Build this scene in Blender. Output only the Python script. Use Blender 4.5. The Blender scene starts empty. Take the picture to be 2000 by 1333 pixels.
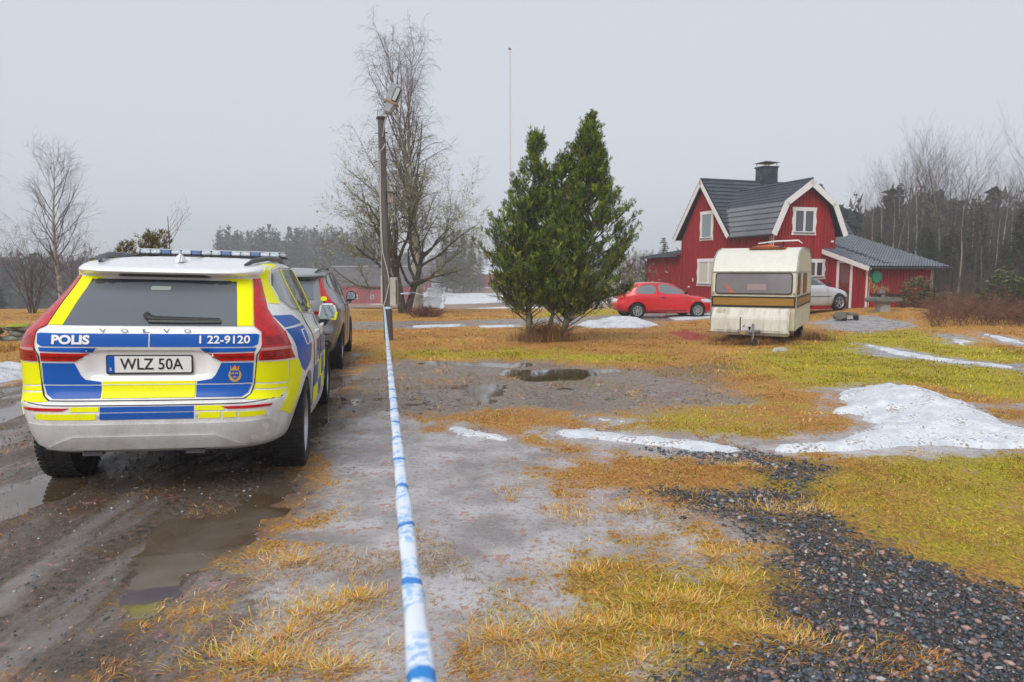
import bpy, bmesh, math, random
import numpy as np
from mathutils import Vector, Matrix
from mathutils.bvhtree import BVHTree

R = math.radians
scene = bpy.context.scene
COL = scene.collection

# ---------------------------------------------------------------- camera
CAM_H = 1.52
PITCH = R(5.80)
cam_data = bpy.data.cameras.new('camera')
cam_data.lens = 24.0
cam_data.sensor_width = 36.0
cam_data.clip_start = 0.05
cam_data.clip_end = 6000
cam_data.dof.use_dof = True
cam_data.dof.focus_distance = 6.0
cam_data.dof.aperture_fstop = 4.5
cam = bpy.data.objects.new('camera', cam_data)
cam.location = (0, 0, CAM_H)
cam.rotation_euler = (R(90) - PITCH, 0, 0)
COL.objects.link(cam)
scene.camera = cam

# ---------------------------------------------------------------- sky (overcast) and soft sun
SUN_EL, SUN_AZ = R(48), R(205)        # azimuth measured clockwise from +Y (behind the camera, a little left)
world = bpy.data.worlds.new('World')
scene.world = world
world.use_nodes = True
wn = world.node_tree
wn.nodes.clear()
w_out = wn.nodes.new('ShaderNodeOutputWorld')
w_bg = wn.nodes.new('ShaderNodeBackground')
w_sky = wn.nodes.new('ShaderNodeTexSky')
w_sky.sky_type = 'NISHITA'
w_sky.sun_disc = False
w_sky.sun_elevation = SUN_EL
w_sky.sun_rotation = SUN_AZ
w_sky.air_density = 1.0
w_sky.dust_density = 4.0
w_bw = wn.nodes.new('ShaderNodeRGBToBW')
w_tint = wn.nodes.new('ShaderNodeMix'); w_tint.data_type = 'RGBA'
w_tint.inputs[0].default_value = 0.90
w_tint.inputs[7].default_value = (4.45, 4.72, 5.2, 1)      # the even grey of the cloud layer
w_mul = wn.nodes.new('ShaderNodeVectorMath'); w_mul.operation = 'MULTIPLY'
w_mul.inputs[1].default_value = (0.95, 1.0, 1.08)
wn.links.new(w_sky.outputs[0], w_bw.inputs[0])
wn.links.new(w_bw.outputs[0], w_mul.inputs[0])
wn.links.new(w_mul.outputs[0], w_tint.inputs[6])
wn.links.new(w_tint.outputs[2], w_bg.inputs[0])
w_bg.inputs[1].default_value = 0.10
wn.links.new(w_bg.outputs[0], w_out.inputs[0])

sun_data = bpy.data.lights.new('sun', 'SUN')
sun_data.energy = 1.5
sun_data.angle = R(40)
sun_data.color = (1.0, 0.97, 0.93)
sun = bpy.data.objects.new('sun', sun_data)
COL.objects.link(sun)
sdir = Vector((math.sin(SUN_AZ) * math.cos(SUN_EL), math.cos(SUN_AZ) * math.cos(SUN_EL), math.sin(SUN_EL)))
sun.rotation_euler = sdir.to_track_quat('Z', 'Y').to_euler()
sun.location = (0, -20, 40)

scene.view_settings.view_transform = 'Standard'
scene.view_settings.look = 'None'
scene.view_settings.exposure = 0.68
scene.view_settings.gamma = 1.0
scene.view_settings.use_curve_mapping = False
scene.cycles.use_denoising = True
scene.cycles.max_bounces = 6
scene.cycles.diffuse_bounces = 3
scene.cycles.glossy_bounces = 3
scene.cycles.transmission_bounces = 4
scene.cycles.transparent_max_bounces = 8
scene.cycles.volume_bounces = 0
scene.cycles.use_adaptive_sampling = True
scene.cycles.adaptive_threshold = 0.02

# ---------------------------------------------------------------- helpers
def tag(o, label=None, cat=None, group=None, kind=None):
    if label: o['label'] = label
    if cat: o['category'] = cat
    if group: o['group'] = group
    if kind: o['kind'] = kind
    return o

def empty(name, loc=(0, 0, 0), rz=0.0, parent=None):
    o = bpy.data.objects.new(name, None)
    o.empty_display_size = 0.2
    o.location = loc
    o.rotation_euler = (0, 0, rz)
    COL.objects.link(o)
    if parent: o.parent = parent
    return o

def mesh_obj(name, me, mats, parent=None, smooth=False, loc=None):
    if mats is not None:
        if not isinstance(mats, (list, tuple)): mats = [mats]
        for m in mats: me.materials.append(m)
    if smooth:
        me.polygons.foreach_set('use_smooth', [True] * len(me.polygons))
    o = bpy.data.objects.new(name, me)
    COL.objects.link(o)
    if parent: o.parent = parent
    if loc is not None: o.location = loc
    return o

def smooth_by_angle(me, deg=35):
    me.polygons.foreach_set('use_smooth', [True] * len(me.polygons))
    bm = bmesh.new(); bm.from_mesh(me)
    a = R(deg)
    for e in bm.edges:
        if len(e.link_faces) == 2 and e.calc_face_angle(0) > a: e.smooth = False
    bm.to_mesh(me); bm.free()

def np_mesh(name, V, tris=None, quads=None, smooth=False):
    """mesh straight from numpy arrays"""
    me = bpy.data.meshes.new(name)
    V = np.asarray(V, np.float32)
    nt = 0 if tris is None else len(tris); nq = 0 if quads is None else len(quads)
    me.vertices.add(len(V)); me.vertices.foreach_set('co', V.ravel())
    idx = []; start = []; tot = []
    p = 0
    if nq:
        idx.append(np.asarray(quads, np.int32).ravel()); start.append(np.arange(nq) * 4); tot.append(np.full(nq, 4)); p = nq * 4
    if nt:
        idx.append(np.asarray(tris, np.int32).ravel()); start.append(p + np.arange(nt) * 3); tot.append(np.full(nt, 3))
    idx = np.concatenate(idx); start = np.concatenate(start).astype(np.int32); tot = np.concatenate(tot).astype(np.int32)
    me.loops.add(len(idx)); me.loops.foreach_set('vertex_index', idx.astype(np.int32))
    me.polygons.add(nt + nq); me.polygons.foreach_set('loop_start', start); me.polygons.foreach_set('loop_total', tot)
    if smooth: me.polygons.foreach_set('use_smooth', np.ones(nt + nq, bool))
    me.update(calc_edges=True)
    return me

def add_attr(me, name, vals):
    a = me.attributes.new(name, 'FLOAT', 'POINT'); a.data.foreach_set('value', np.asarray(vals, np.float32))

def add_col(me, name, rgb):
    a = me.attributes.new(name, 'FLOAT_COLOR', 'POINT')
    c = np.ones((len(rgb), 4), np.float32); c[:, :3] = rgb
    a.data.foreach_set('color', c.ravel())

class MB:
    """collects simple shapes and builds them as ONE mesh object"""
    def __init__(s): s.v = []; s.f = []; s.m = []; s.M = None
    def _add(s, vs, fs, mi=0):
        b = len(s.v)
        s.v += [tuple(s.M @ Vector(p)) for p in vs] if s.M is not None else [tuple(p) for p in vs]
        s.f += [tuple(b + i for i in f) for f in fs]; s.m += [mi] * len(fs)
        return s
    def box(s, x0, x1, y0, y1, z0, z1, mi=0):
        vs = [(x, y, z) for z in (z0, z1) for y in (y0, y1) for x in (x0, x1)]
        return s._add(vs, [(0, 2, 3, 1), (4, 5, 7, 6), (0, 1, 5, 4), (2, 6, 7, 3), (0, 4, 6, 2), (1, 3, 7, 5)], mi)
    def prism(s, poly, axis, a, b, mi=0):
        """poly: 2D points; axis 'x','y','z' = extrude axis from a to b"""
        def P(p, t):
            return {'x': (t, p[0], p[1]), 'y': (p[0], t, p[1]), 'z': (p[0], p[1], t)}[axis]
        n = len(poly)
        vs = [P(p, a) for p in poly] + [P(p, b) for p in poly]
        fs = [tuple(range(n))[::-1], tuple(range(n, 2 * n))] + [(i, (i + 1) % n, n + (i + 1) % n, n + i) for i in range(n)]
        return s._add(vs, fs, mi)
    def tube(s, pts, rad, n=8, mi=0, caps=True):
        pts = [Vector(p) for p in pts]
        if not hasattr(rad, '__len__'): rad = [rad] * len(pts)
        vs = []; fs = []
        up = Vector((0, 0, 1)); prev = None
        for i, p in enumerate(pts):
            t = (pts[min(i + 1, len(pts) - 1)] - pts[max(i - 1, 0)])
            t = t.normalized() if t.length > 1e-9 else Vector((0, 0, 1))
            if prev is None:
                a = t.cross(up if abs(t.z) < .95 else Vector((1, 0, 0))).normalized()
            else:
                a = (prev - t * prev.dot(t))
                a = a.normalized() if a.length > 1e-6 else t.cross(up).normalized()
            prev = a; b = t.cross(a)
            for k in range(n):
                w = 2 * math.pi * k / n
                vs.append(p + (a * math.cos(w) + b * math.sin(w)) * rad[i])
        for i in range(len(pts) - 1):
            for k in range(n):
                fs.append((i * n + k, i * n + (k + 1) % n, (i + 1) * n + (k + 1) % n, (i + 1) * n + k))
        if caps:
            fs.append(tuple(range(n))[::-1]); fs.append(tuple(range((len(pts) - 1) * n, len(pts) * n)))
        return s._add(vs, fs, mi)
    def lathe(s, prof, axis='z', n=24, c=(0, 0, 0), mi=0, close=False):
        """prof: (r, h) list turned about an axis through c"""
        vs = []; fs = []
        for r, h in prof:
            for k in range(n):
                w = 2 * math.pi * k / n; a, b = r * math.cos(w), r * math.sin(w)
                vs.append({'z': (c[0] + a, c[1] + b, c[2] + h), 'x': (c[0] + h, c[1] + a, c[2] + b), 'y': (c[0] + b, c[1] + h, c[2] + a)}[axis])
        m = len(prof)
        for i in range(m if close else m - 1):
            j = (i + 1) % m
            for k in range(n):
                fs.append((i * n + k, i * n + (k + 1) % n, j * n + (k + 1) % n, j * n + k))
        if not close:
            if prof[0][0] > 1e-6: fs.append(tuple(range(n))[::-1])
            if prof[-1][0] > 1e-6: fs.append(tuple(range((m - 1) * n, m * n)))
        return s._add(vs, fs, mi)
    def quad(s, a, b, c, d, mi=0): return s._add([a, b, c, d], [(0, 1, 2, 3)], mi)
    def build(s, name, mats, parent=None, smooth=None, bevel=0, seg=2, fix=True):
        me = bpy.data.meshes.new(name); me.from_pydata(s.v, [], s.f)
        me.polygons.foreach_set('material_index', s.m); me.update()
        if fix or bevel:
            bm = bmesh.new(); bm.from_mesh(me)
            if fix: bmesh.ops.recalc_face_normals(bm, faces=bm.faces)
            if bevel:
                es = [e for e in bm.edges if len(e.link_faces) == 2 and e.calc_face_angle(0) > R(30)]
                bmesh.ops.bevel(bm, geom=es, offset=bevel, segments=seg, affect='EDGES', clamp_overlap=True)
            bm.to_mesh(me); bm.free()
        o = mesh_obj(name, me, mats, parent)
        if smooth: smooth_by_angle(me, smooth)
        return o

def copy_tree(o, parent=None):
    c = o.copy(); COL.objects.link(c)
    if parent: c.parent = parent
    for ch in list(o.children): copy_tree(ch, c)
    return c

# ---------------------------------------------------------------- materials
MATS = {}
def mat(name, col, rough=0.6, metal=0.0, var=0.0, vscale=6.0, bump=0.0, bscale=30.0, spec=0.5, coat=0.0,
        dirt=None, dscale=2.0, damt=0.4, emit=None, trans=0.0, attr=None, alpha=1.0, stretch=(1, 1, 1)):
    if name in MATS: return MATS[name]
    m = bpy.data.materials.new(name); m.use_nodes = True; MATS[name] = m
    nt = m.node_tree; N = nt.nodes; Lk = nt.links
    b = N['Principled BSDF']
    b.inputs['Base Color'].default_value = (*col, 1)
    b.inputs['Roughness'].default_value = rough
    b.inputs['Metallic'].default_value = metal
    b.inputs['Specular IOR Level'].default_value = spec
    b.inputs['Coat Weight'].default_value = coat
    b.inputs['Coat Roughness'].default_value = 0.06
    b.inputs['Transmission Weight'].default_value = trans
    b.inputs['Alpha'].default_value = alpha
    tc = N.new('ShaderNodeTexCoord'); mp = N.new('ShaderNodeMapping')
    mp.inputs['Scale'].default_value = stretch
    Lk.new(tc.outputs['Object'], mp.inputs[0])
    src = None
    if attr:
        a = N.new('ShaderNodeAttribute'); a.attribute_name = attr; src = a.outputs['Color']
    if var > 0:
        n = N.new('ShaderNodeTexNoise'); n.inputs['Scale'].default_value = vscale; n.inputs['Detail'].default_value = 6
        Lk.new(mp.outputs[0], n.inputs['Vector'])
        r = N.new('ShaderNodeMapRange'); r.inputs[1].default_value = .3; r.inputs[2].default_value = .7
        r.inputs[3].default_value = 1 - var; r.inputs[4].default_value = 1 + var
        Lk.new(n.outputs[0], r.inputs[0])
        mx = N.new('ShaderNodeMix'); mx.data_type = 'RGBA'; mx.blend_type = 'MULTIPLY'; mx.inputs[0].default_value = 1
        mx.inputs[6].default_value = (*col, 1)
        if src: Lk.new(src, mx.inputs[6])
        Lk.new(r.outputs[0], mx.inputs[7]); src = mx.outputs[2]
    if dirt:
        n = N.new('ShaderNodeTexNoise'); n.inputs['Scale'].default_value = dscale; n.inputs['Detail'].default_value = 8; n.inputs['Roughness'].default_value = .65
        Lk.new(mp.outputs[0], n.inputs['Vector'])
        r = N.new('ShaderNodeMapRange'); r.inputs[1].default_value = .62 - damt * .35; r.inputs[2].default_value = .72; r.inputs[4].default_value = min(1, damt * 1.6)
        Lk.new(n.outputs[0], r.inputs[0])
        mx = N.new('ShaderNodeMix'); mx.data_type = 'RGBA'
        mx.inputs[6].default_value = (*col, 1); mx.inputs[7].default_value = (*dirt, 1)
        if src: Lk.new(src, mx.inputs[6])
        Lk.new(r.outputs[0], mx.inputs[0]); src = mx.outputs[2]
    if src: Lk.new(src, b.inputs['Base Color'])
    if bump > 0:
        n = N.new('ShaderNodeTexNoise'); n.inputs['Scale'].default_value = bscale; n.inputs['Detail'].default_value = 5
        Lk.new(mp.outputs[0], n.inputs['Vector'])
        bp = N.new('ShaderNodeBump'); bp.inputs['Strength'].default_value = bump; bp.inputs['Distance'].default_value = .02
        Lk.new(n.outputs[0], bp.inputs['Height']); Lk.new(bp.outputs[0], b.inputs['Normal'])
    if emit:
        b.inputs['Emission Color'].default_value = (*emit[0], 1); b.inputs['Emission Strength'].default_value = emit[1]
    return m

# vectorised value noise for shaping terrain, masks and plants
def _hash(ix, iy, seed):
    h = (ix.astype(np.int64) * 374761393 + iy.astype(np.int64) * 668265263 + seed * 1442695041) & 0xffffffff
    h = ((h ^ (h >> 13)) * 1274126177) & 0xffffffff
    return ((h ^ (h >> 16)) & 0xffff) / 65535.0
def vnoise(x, y, seed=0):
    x = np.asarray(x, float); y = np.asarray(y, float)
    ix = np.floor(x); iy = np.floor(y); fx = x - ix; fy = y - iy
    fx = fx * fx * (3 - 2 * fx); fy = fy * fy * (3 - 2 * fy)
    a = _hash(ix, iy, seed); b = _hash(ix + 1, iy, seed); c = _hash(ix, iy + 1, seed); d = _hash(ix + 1, iy + 1, seed)
    return (a * (1 - fx) + b * fx) * (1 - fy) + (c * (1 - fx) + d * fx) * fy
def fbm(x, y, seed=0, o=4, g=.5):
    t = 0; a = 1; n = 0
    for i in range(o):
        t = t + a * vnoise(np.asarray(x) * 2 ** i, np.asarray(y) * 2 ** i, seed + i * 17); n += a; a *= g
    return t / n
def sstep(a, b, x):
    t = np.clip((x - a) / (b - a), 0, 1); return t * t * (3 - 2 * t)

# surveyed points: where a sight line of the photograph meets the ground or a given distance
def sight(px, py):
    x = (px - 1000) / 1333.33; y = -(py - 666.5) / 1333.33
    c, s = math.cos(PITCH), math.sin(PITCH)
    return np.array([x, c + y * s, -s + y * c])
def at(px, py, Y):
    d = sight(px, py); return Vector(d * (Y / d[1])) + Vector((0, 0, CAM_H))
_T = np.geomspace(.6, 1200, 2600)
def on_ground(px, py):
    d = sight(px, py); X = d[0] * _T; Y = d[1] * _T; Z = CAM_H + d[2] * _T
    k = np.argmax(Z < H(X, Y))
    if k == 0: k = len(_T) - 1
    t0, t1 = _T[k - 1], _T[k]
    g0 = CAM_H + d[2] * t0 - float(H(d[0] * t0, d[1] * t0)); g1 = CAM_H + d[2] * t1 - float(H(d[0] * t1, d[1] * t1))
    t = t0 + (t1 - t0) * g0 / max(g0 - g1, 1e-9)
    return Vector(d * t) + Vector((0, 0, CAM_H))

# ---------------------------------------------------------------- terrain height
PY = np.array([-60, 5, 9, 13, 17, 22, 30, 36, 45, 70, 110, 150, 170, 195, 233, 330, 430, 700.])
PZ = np.array([0, 0, -.05, -.13, -.20, -.24, -.32, -.42, -1.2, -3.2, -5.7, -6.8, -6.5, -5.6, -3.7, -2.6, 2.0, 9.0])
def H(x, y):
    x = np.asarray(x, float); y = np.asarray(y, float)
    z = np.interp(y, PY, PZ)
    right = sstep(12, 26, x) * sstep(30, 42, y) * (1 - sstep(80, 140, y))
    z = z * (1 - right) + right * (-.5)
    z = z + .46 * np.exp(-((x - 14.6) / 3.6) ** 2 - ((y - 25.5) / 4.2) ** 2)          # rock mound by the stone table
    z = z - .30 * sstep(14, 22, x) * sstep(14, 20, y) * (1 - sstep(26, 34, y))
    z = z + .05 * (fbm(x * .35, y * .35, 3) - .5) * sstep(5, 12, y)
    z = z + .6 * (fbm(x * .03, y * .03, 5) - .5) * sstep(45, 90, y)
    return z
# ---------------------------------------------------------------- ground zones (outlines on the ground, world metres)
def zpoly(px): return np.array([[p.x, p.y] for p in (on_ground(*q) for q in px)])
ZONES = {
 'mud': [zpoly([(-420, 800), (0, 752), (60, 742), (300, 732), (640, 712), (690, 690), (712, 735), (690, 800), (645, 845), (620, 950), (560, 1010), (480, 1090), (440, 1180), (400, 1330), (250, 1500), (-500, 1500), (-900, 1000)])],
 'ice': [zpoly([(610, 860), (660, 822), (760, 805), (860, 835), (1000, 850), (1130, 895), (1010, 925), (1110, 945), (1320, 1000), (1200, 1050), (1090, 1110), (1000, 1190), (900, 1333), (880, 1500), (380, 1500), (410, 1333), (450, 1180), (490, 1100), (570, 1015), (625, 950)]),
         zpoly([(985, 1170), (1090, 1120), (1150, 1180), (1090, 1250), (1030, 1345), (940, 1345)]), zpoly([(1215, 1345), (1240, 1285), (1320, 1270), (1350, 1345)]), zpoly([(1240, 1075), (1330, 1060), (1370, 1090), (1270, 1110)]), zpoly([(1420, 1020), (1560, 1045), (1500, 1085), (1440, 1060)]), zpoly([(1090, 880), (1150, 885), (1130, 900)])],
 'wet': [zpoly([(640, 830), (660, 760), (700, 715), (780, 702), (1050, 706), (1210, 722), (1330, 738), (1440, 765), (1400, 800), (1200, 812), (1000, 803), (850, 812)]),
         zpoly([(660, 640), (690, 629), (900, 627), (1200, 616), (1400, 607), (1500, 600), (1500, 612), (1400, 622), (1250, 631), (1000, 636), (690, 646)])],
 'moss': [zpoly([(1470, 700), (1590, 655), (1780, 640), (2080, 700), (2080, 800), (1800, 752), (1640, 765), (1540, 745)]),
          zpoly([(1600, 930), (1750, 895), (2080, 890), (2080, 1140), (1850, 1090), (1690, 1010)]),
          zpoly([(780, 690), (1000, 684), (1300, 692), (1250, 706), (1050, 702), (790, 703)]),
          zpoly([(1060, 1160), (1260, 1100), (1420, 1130), (1480, 1240), (1400, 1340), (1120, 1340)]),
          zpoly([(1280, 790), (1420, 788), (1440, 835), (1250, 835)]), zpoly([(1050, 610), (1200, 604), (1210, 614), (1040, 622)])],
 'grav': [zpoly([(1270, 1420), (1370, 1290), (1500, 1215), (1530, 1130), (1470, 1040), (1400, 1005), (1240, 965), (1280, 940), (1400, 965), (1560, 960), (1650, 1020), (1800, 1100), (2080, 1160), (2200, 1500)]),
          zpoly([(1270, 880), (1400, 868), (1640, 910), (1660, 930), (1560, 955), (1430, 905)])],
 'rock': [zpoly([(1590, 628), (1650, 618), (1770, 625), (1790, 640), (1690, 650), (1610, 645)]), zpoly([(1820, 645), (1870, 655), (1900, 668), (1830, 662)]),
          zpoly([(1660, 672), (1740, 678), (1850, 698), (2080, 715), (2080, 745), (1900, 715), (1760, 702), (1690, 690)])],
 'red': [zpoly([(1308, 648), (1345, 644), (1378, 655), (1368, 666), (1335, 665)])],
 'dirt': [zpoly([(1270, 720), (1400, 712), (1440, 765), (1330, 800), (1150, 800), (1180, 740)]), zpoly([(640, 860), (760, 850), (800, 900), (640, 920)])],
}
# narrower and softer transitions with distance are handled per zone
ZW = {'mud': .4, 'ice': .36, 'wet': .5, 'moss': .8, 'grav': .26, 'rock': .45, 'red': .18, 'dirt': .6}
SNOW = [  # outline, thickness
 (zpoly([(1628, 768), (1690, 757), (1745, 756), (1800, 768), (1850, 785), (1905, 798), (1960, 822), (2020, 850), (2080, 872), (1900, 872), (1760, 876), (1690, 884), (1600, 884), (1500, 880), (1580, 872), (1660, 858), (1715, 835), (1690, 815), (1630, 808), (1655, 790)]), .34),
 (zpoly([(1055, 842), (1100, 838), (1220, 850), (1330, 862), (1440, 872), (1450, 884), (1330, 880), (1200, 866), (1090, 857)]), .05),
 (zpoly([(850, 832), (900, 836), (1000, 858), (990, 864), (900, 850)]), .02),
 (zpoly([(1130, 815), (1225, 824), (1220, 829), (1150, 822)]), .03),
 (zpoly([(1120, 636), (1180, 627), (1225, 624), (1290, 635), (1250, 641), (1160, 641)]), .14),
 (zpoly([(1290, 618), (1400, 613), (1420, 620), (1320, 626)]), .03),
 (zpoly([(1900, 648), (1960, 658), (2060, 680), (2060, 688), (1960, 668)]), .05),
 (zpoly([(1900, 790), (1990, 790), (1985, 797), (1910, 797)]), .02),
 (zpoly([(-120, 738), (-40, 722), (48, 712), (60, 722), (46, 740), (-20, 752), (-140, 765)]), .10),
 (zpoly([(800, 637), (900, 634), (905, 638), (810, 641)]), .02),
 (zpoly([(930, 637), (1010, 635), (1015, 639), (940, 641)]), .02),
 (zpoly([(1680, 672), (1740, 680), (1830, 700), (1980, 716), (1990, 722), (1850, 708), (1740, 692)]), .03),
 (zpoly([(1860, 662), (1900, 668), (1880, 674), (1850, 668)]), .02),
]
PUDDLES = [zpoly([(785, 706), (850, 703), (960, 705), (1050, 707), (1060, 712), (1010, 718), (930, 716), (800, 712)]),
           zpoly([(985, 722), (1080, 722), (1200, 720), (1215, 726), (1150, 735), (1120, 742), (1050, 745), (1000, 738), (960, 730)]),
           zpoly([(335, 1005), (420, 1015), (412, 1060), (372, 1095), (340, 1135), (285, 1150), (300, 1080)]),
           zpoly([(880, 752), (960, 748), (1005, 752), (985, 772), (945, 784), (895, 780), (915, 765)])]
def sdf(poly, x, y):
    """signed distance, positive inside"""
    d = np.full(x.shape, 1e9); ins = np.zeros(x.shape, bool); n = len(poly)
    for i in range(n):
        ax, ay = poly[i]; bx, by = poly[(i + 1) % n]; ex, ey = bx - ax, by - ay
        wx, wy = x - ax, y - ay; t = np.clip((wx * ex + wy * ey) / (ex * ex + ey * ey + 1e-12), 0, 1)
        d = np.minimum(d, (wx - ex * t) ** 2 + (wy - ey * t) ** 2)
        c = ((ay <= y) & (by > y)) | ((by <= y) & (ay > y))
        with np.errstate(divide='ignore', invalid='ignore'):
            xi = ax + (y - ay) / (by - ay + 1e-15) * ex
        ins ^= c & (x < xi)
    d = np.sqrt(d); return np.where(ins, d, -d)
def zsd(polys, x, y, pad=2.0):
    out = np.full(x.shape, -pad)
    for p in polys:
        lo = p.min(0) - pad; hi = p.max(0) + pad
        k = (x > lo[0]) & (x < hi[0]) & (y > lo[1]) & (y < hi[1])
        if k.any(): out[k] = np.maximum(out[k], sdf(p, x[k], y[k]))
    return out
def zone(name, x, y):
    w = ZW[name]; d = zsd(ZONES[name], x, y)
    if name == 'ice': d = np.maximum(d, zsd([p for p, _ in SNOW], x, y) + .16)      # wet ice left round the melting snow
    d = d + (fbm(x * 1.1, y * 1.1, 11, 5, .6) - .5) * w * 2.6 + (fbm(x * 5.0, y * 5.0, 13, 4, .6) - .5) * w * 1.2
    v = np.clip(.5 + d / (2 * w), 0, 1)
    if name == 'grav': v = v * np.interp(y, [2.6, 3.6, 4.6, 6], [1, .85, .66, .6])       # the bed thins out towards the lawn
    return v

# ---------------------------------------------------------------- ground sheet
rows = np.concatenate([np.linspace(-14, .5, 20), np.geomspace(1.0, 60, 360)[1:] - .3, np.geomspace(62, 620, 70)])
s_ = np.linspace(-1, 1, 521); cols = 2.2 * np.sign(s_) * np.abs(s_) ** 1.6
GX = cols[None, :] * (rows[:, None] + 16); GY = np.repeat(rows[:, None], len(cols), 1)
GZ = H(GX, GY)
near = (GY < 48)
zv = {}
for k in ZONES:
    a = np.zeros(GX.shape); a[near] = zone(k, GX[near], GY[near]); zv[k] = a
pud = np.full(GX.shape, -2.0); pud[near] = zsd(PUDDLES, GX[near], GY[near])
pdn = pud + (fbm(GX * 1.3, GY * 2.6, 31) - .5) * .5
nr = np.clip(1.2 - GY / 26, 0, 1)
rel = .030 * (fbm(GX * 2.4, GY * 2.4, 21, 5) - .5) * nr
rel += zv['mud'] * nr * (.045 * (fbm(GX * 1.4 + GY * .3, GY * .9, 23, 5) - .5))
# wheel ruts pressed into the road along the line of the parked cars
cr_ = (GX + 2.395) * math.cos(R(11.67)) + (GY - 4.361) * math.sin(R(11.67)) + .12 * (fbm(GX * .5, GY * .5, 25) - .5)
for rc0, dep in ((-.8, .018), (.8, .020), (-2.5, .028), (-4.0, .022), (-.1, -.010)):
    rel -= zv['mud'] * np.clip(1.3 - GY / 22, 0, 1) * dep * np.exp(-((cr_ - rc0) / .24) ** 2) * (.5 + fbm(GX * .8, GY * .8, 29))
grassy = 1 - np.maximum.reduce([zv['mud'], zv['ice'], zv['wet'], zv['grav']])
rel += grassy * nr * .05 * (fbm(GX * 3.5, GY * 3.5, 27, 4) - .35)
rel -= .035 * sstep(-.15, .25, pdn)
GZ = GZ + rel
nR, nC = GX.shape
V = np.stack([GX, GY, GZ], -1).reshape(-1, 3)
ii = np.arange(nR * nC).reshape(nR, nC)
Q = np.stack([ii[:-1, :-1], ii[:-1, 1:], ii[1:, 1:], ii[1:, :-1]], -1).reshape(-1, 4)
gme = np_mesh('ground', V, None, Q, True)
far_f = sstep(36, 44, GY)
far_f = far_f * (1 - sstep(14, 22, GX) * (GY < 90))
fsn = np.clip((fbm(GX * .020, GY * .045, 41, 4) - .52) * 7, 0, 1) * sstep(42, 60, GY)
fdk = np.clip((fbm(GX * .012 + 3, GY * .05, 47, 3) - .5) * 6, 0, 1)
for k in zv: add_attr(gme, 'z_' + k, zv[k].ravel())
add_attr(gme, 'z_far', far_f.ravel()); add_attr(gme, 'z_fsnow', fsn.ravel()); add_attr(gme, 'z_fdark', fdk.ravel())
add_attr(gme, 'z_pud', np.clip(.5 + pdn * 1.2, 0, 1).ravel())

class NG:
    def __init__(s, name):
        s.m = bpy.data.materials.new(name); s.m.use_nodes = True; s.N = s.m.node_tree.nodes; s.L = s.m.node_tree.links
        s.b = s.N['Principled BSDF']; tc = s.N.new('ShaderNodeTexCoord'); s.P = tc.outputs['Object']
    def set(s, sock, v):
        if isinstance(v, (int, float)): sock.default_value = v
        elif isinstance(v, tuple): sock.default_value = (*v, 1) if len(v) == 3 and sock.type == 'RGBA' else v
        else: s.L.new(v, sock)
    def noise(s, sc, det=6, rough=.55, stretch=None):
        n = s.N.new('ShaderNodeTexNoise'); n.inputs['Scale'].default_value = sc; n.inputs['Detail'].default_value = det; n.inputs['Roughness'].default_value = rough
        p = s.P
        if stretch:
            mp = s.N.new('ShaderNodeMapping'); mp.inputs['Scale'].default_value = stretch; s.L.new(p, mp.inputs[0]); p = mp.outputs[0]
        s.L.new(p, n.inputs['Vector']); return n.outputs[0]
    def vor(s, sc, out='Distance'):
        n = s.N.new('ShaderNodeTexVoronoi'); n.inputs['Scale'].default_value = sc; s.L.new(s.P, n.inputs['Vector']); return n.outputs[out]
    def attr(s, name):
        a = s.N.new('ShaderNodeAttribute'); a.attribute_name = name; return a.outputs['Fac']
    def acol(s, name):
        a = s.N.new('ShaderNodeAttribute'); a.attribute_name = name; return a.outputs['Color']
    def mix(s, a, b, f):
        n = s.N.new('ShaderNodeMix'); n.data_type = 'RGBA'; s.set(n.inputs[0], f); s.set(n.inputs[6], a); s.set(n.inputs[7], b); return n.outputs[2]
    def math(s, op, a, b=0.0, c=0.0):
        n = s.N.new('ShaderNodeMath'); n.operation = op; s.set(n.inputs[0], a); s.set(n.inputs[1], b); s.set(n.inputs[2], c); return n.outputs[0]
    def rng(s, v, a, b, c=0.0, d=1.0):
        n = s.N.new('ShaderNodeMapRange'); s.set(n.inputs[0], v); n.inputs[1].default_value = a; n.inputs[2].default_value = b; n.inputs[3].default_value = c; n.inputs[4].default_value = d; return n.outputs[0]
    def thr(s, v, ns, amp, w=.08):
        """a ragged edge: soft zone value pushed about by noise, then cut"""
        t = s.math('MULTIPLY_ADD', ns, amp, s.math('ADD', v, -amp * .5)); return s.rng(t, .5 - w, .5 + w)
    def bump(s, h, st, dist=.02):
        n = s.N.new('ShaderNodeBump'); s.set(n.inputs['Strength'], st); n.inputs['Distance'].default_value = dist; s.L.new(h, n.inputs['Height']); s.L.new(n.outputs[0], s.b.inputs['Normal'])
    def out(s, col, rough):
        s.set(s.b.inputs['Base Color'], col); s.set(s.b.inputs['Roughness'], rough); return s.m

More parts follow.
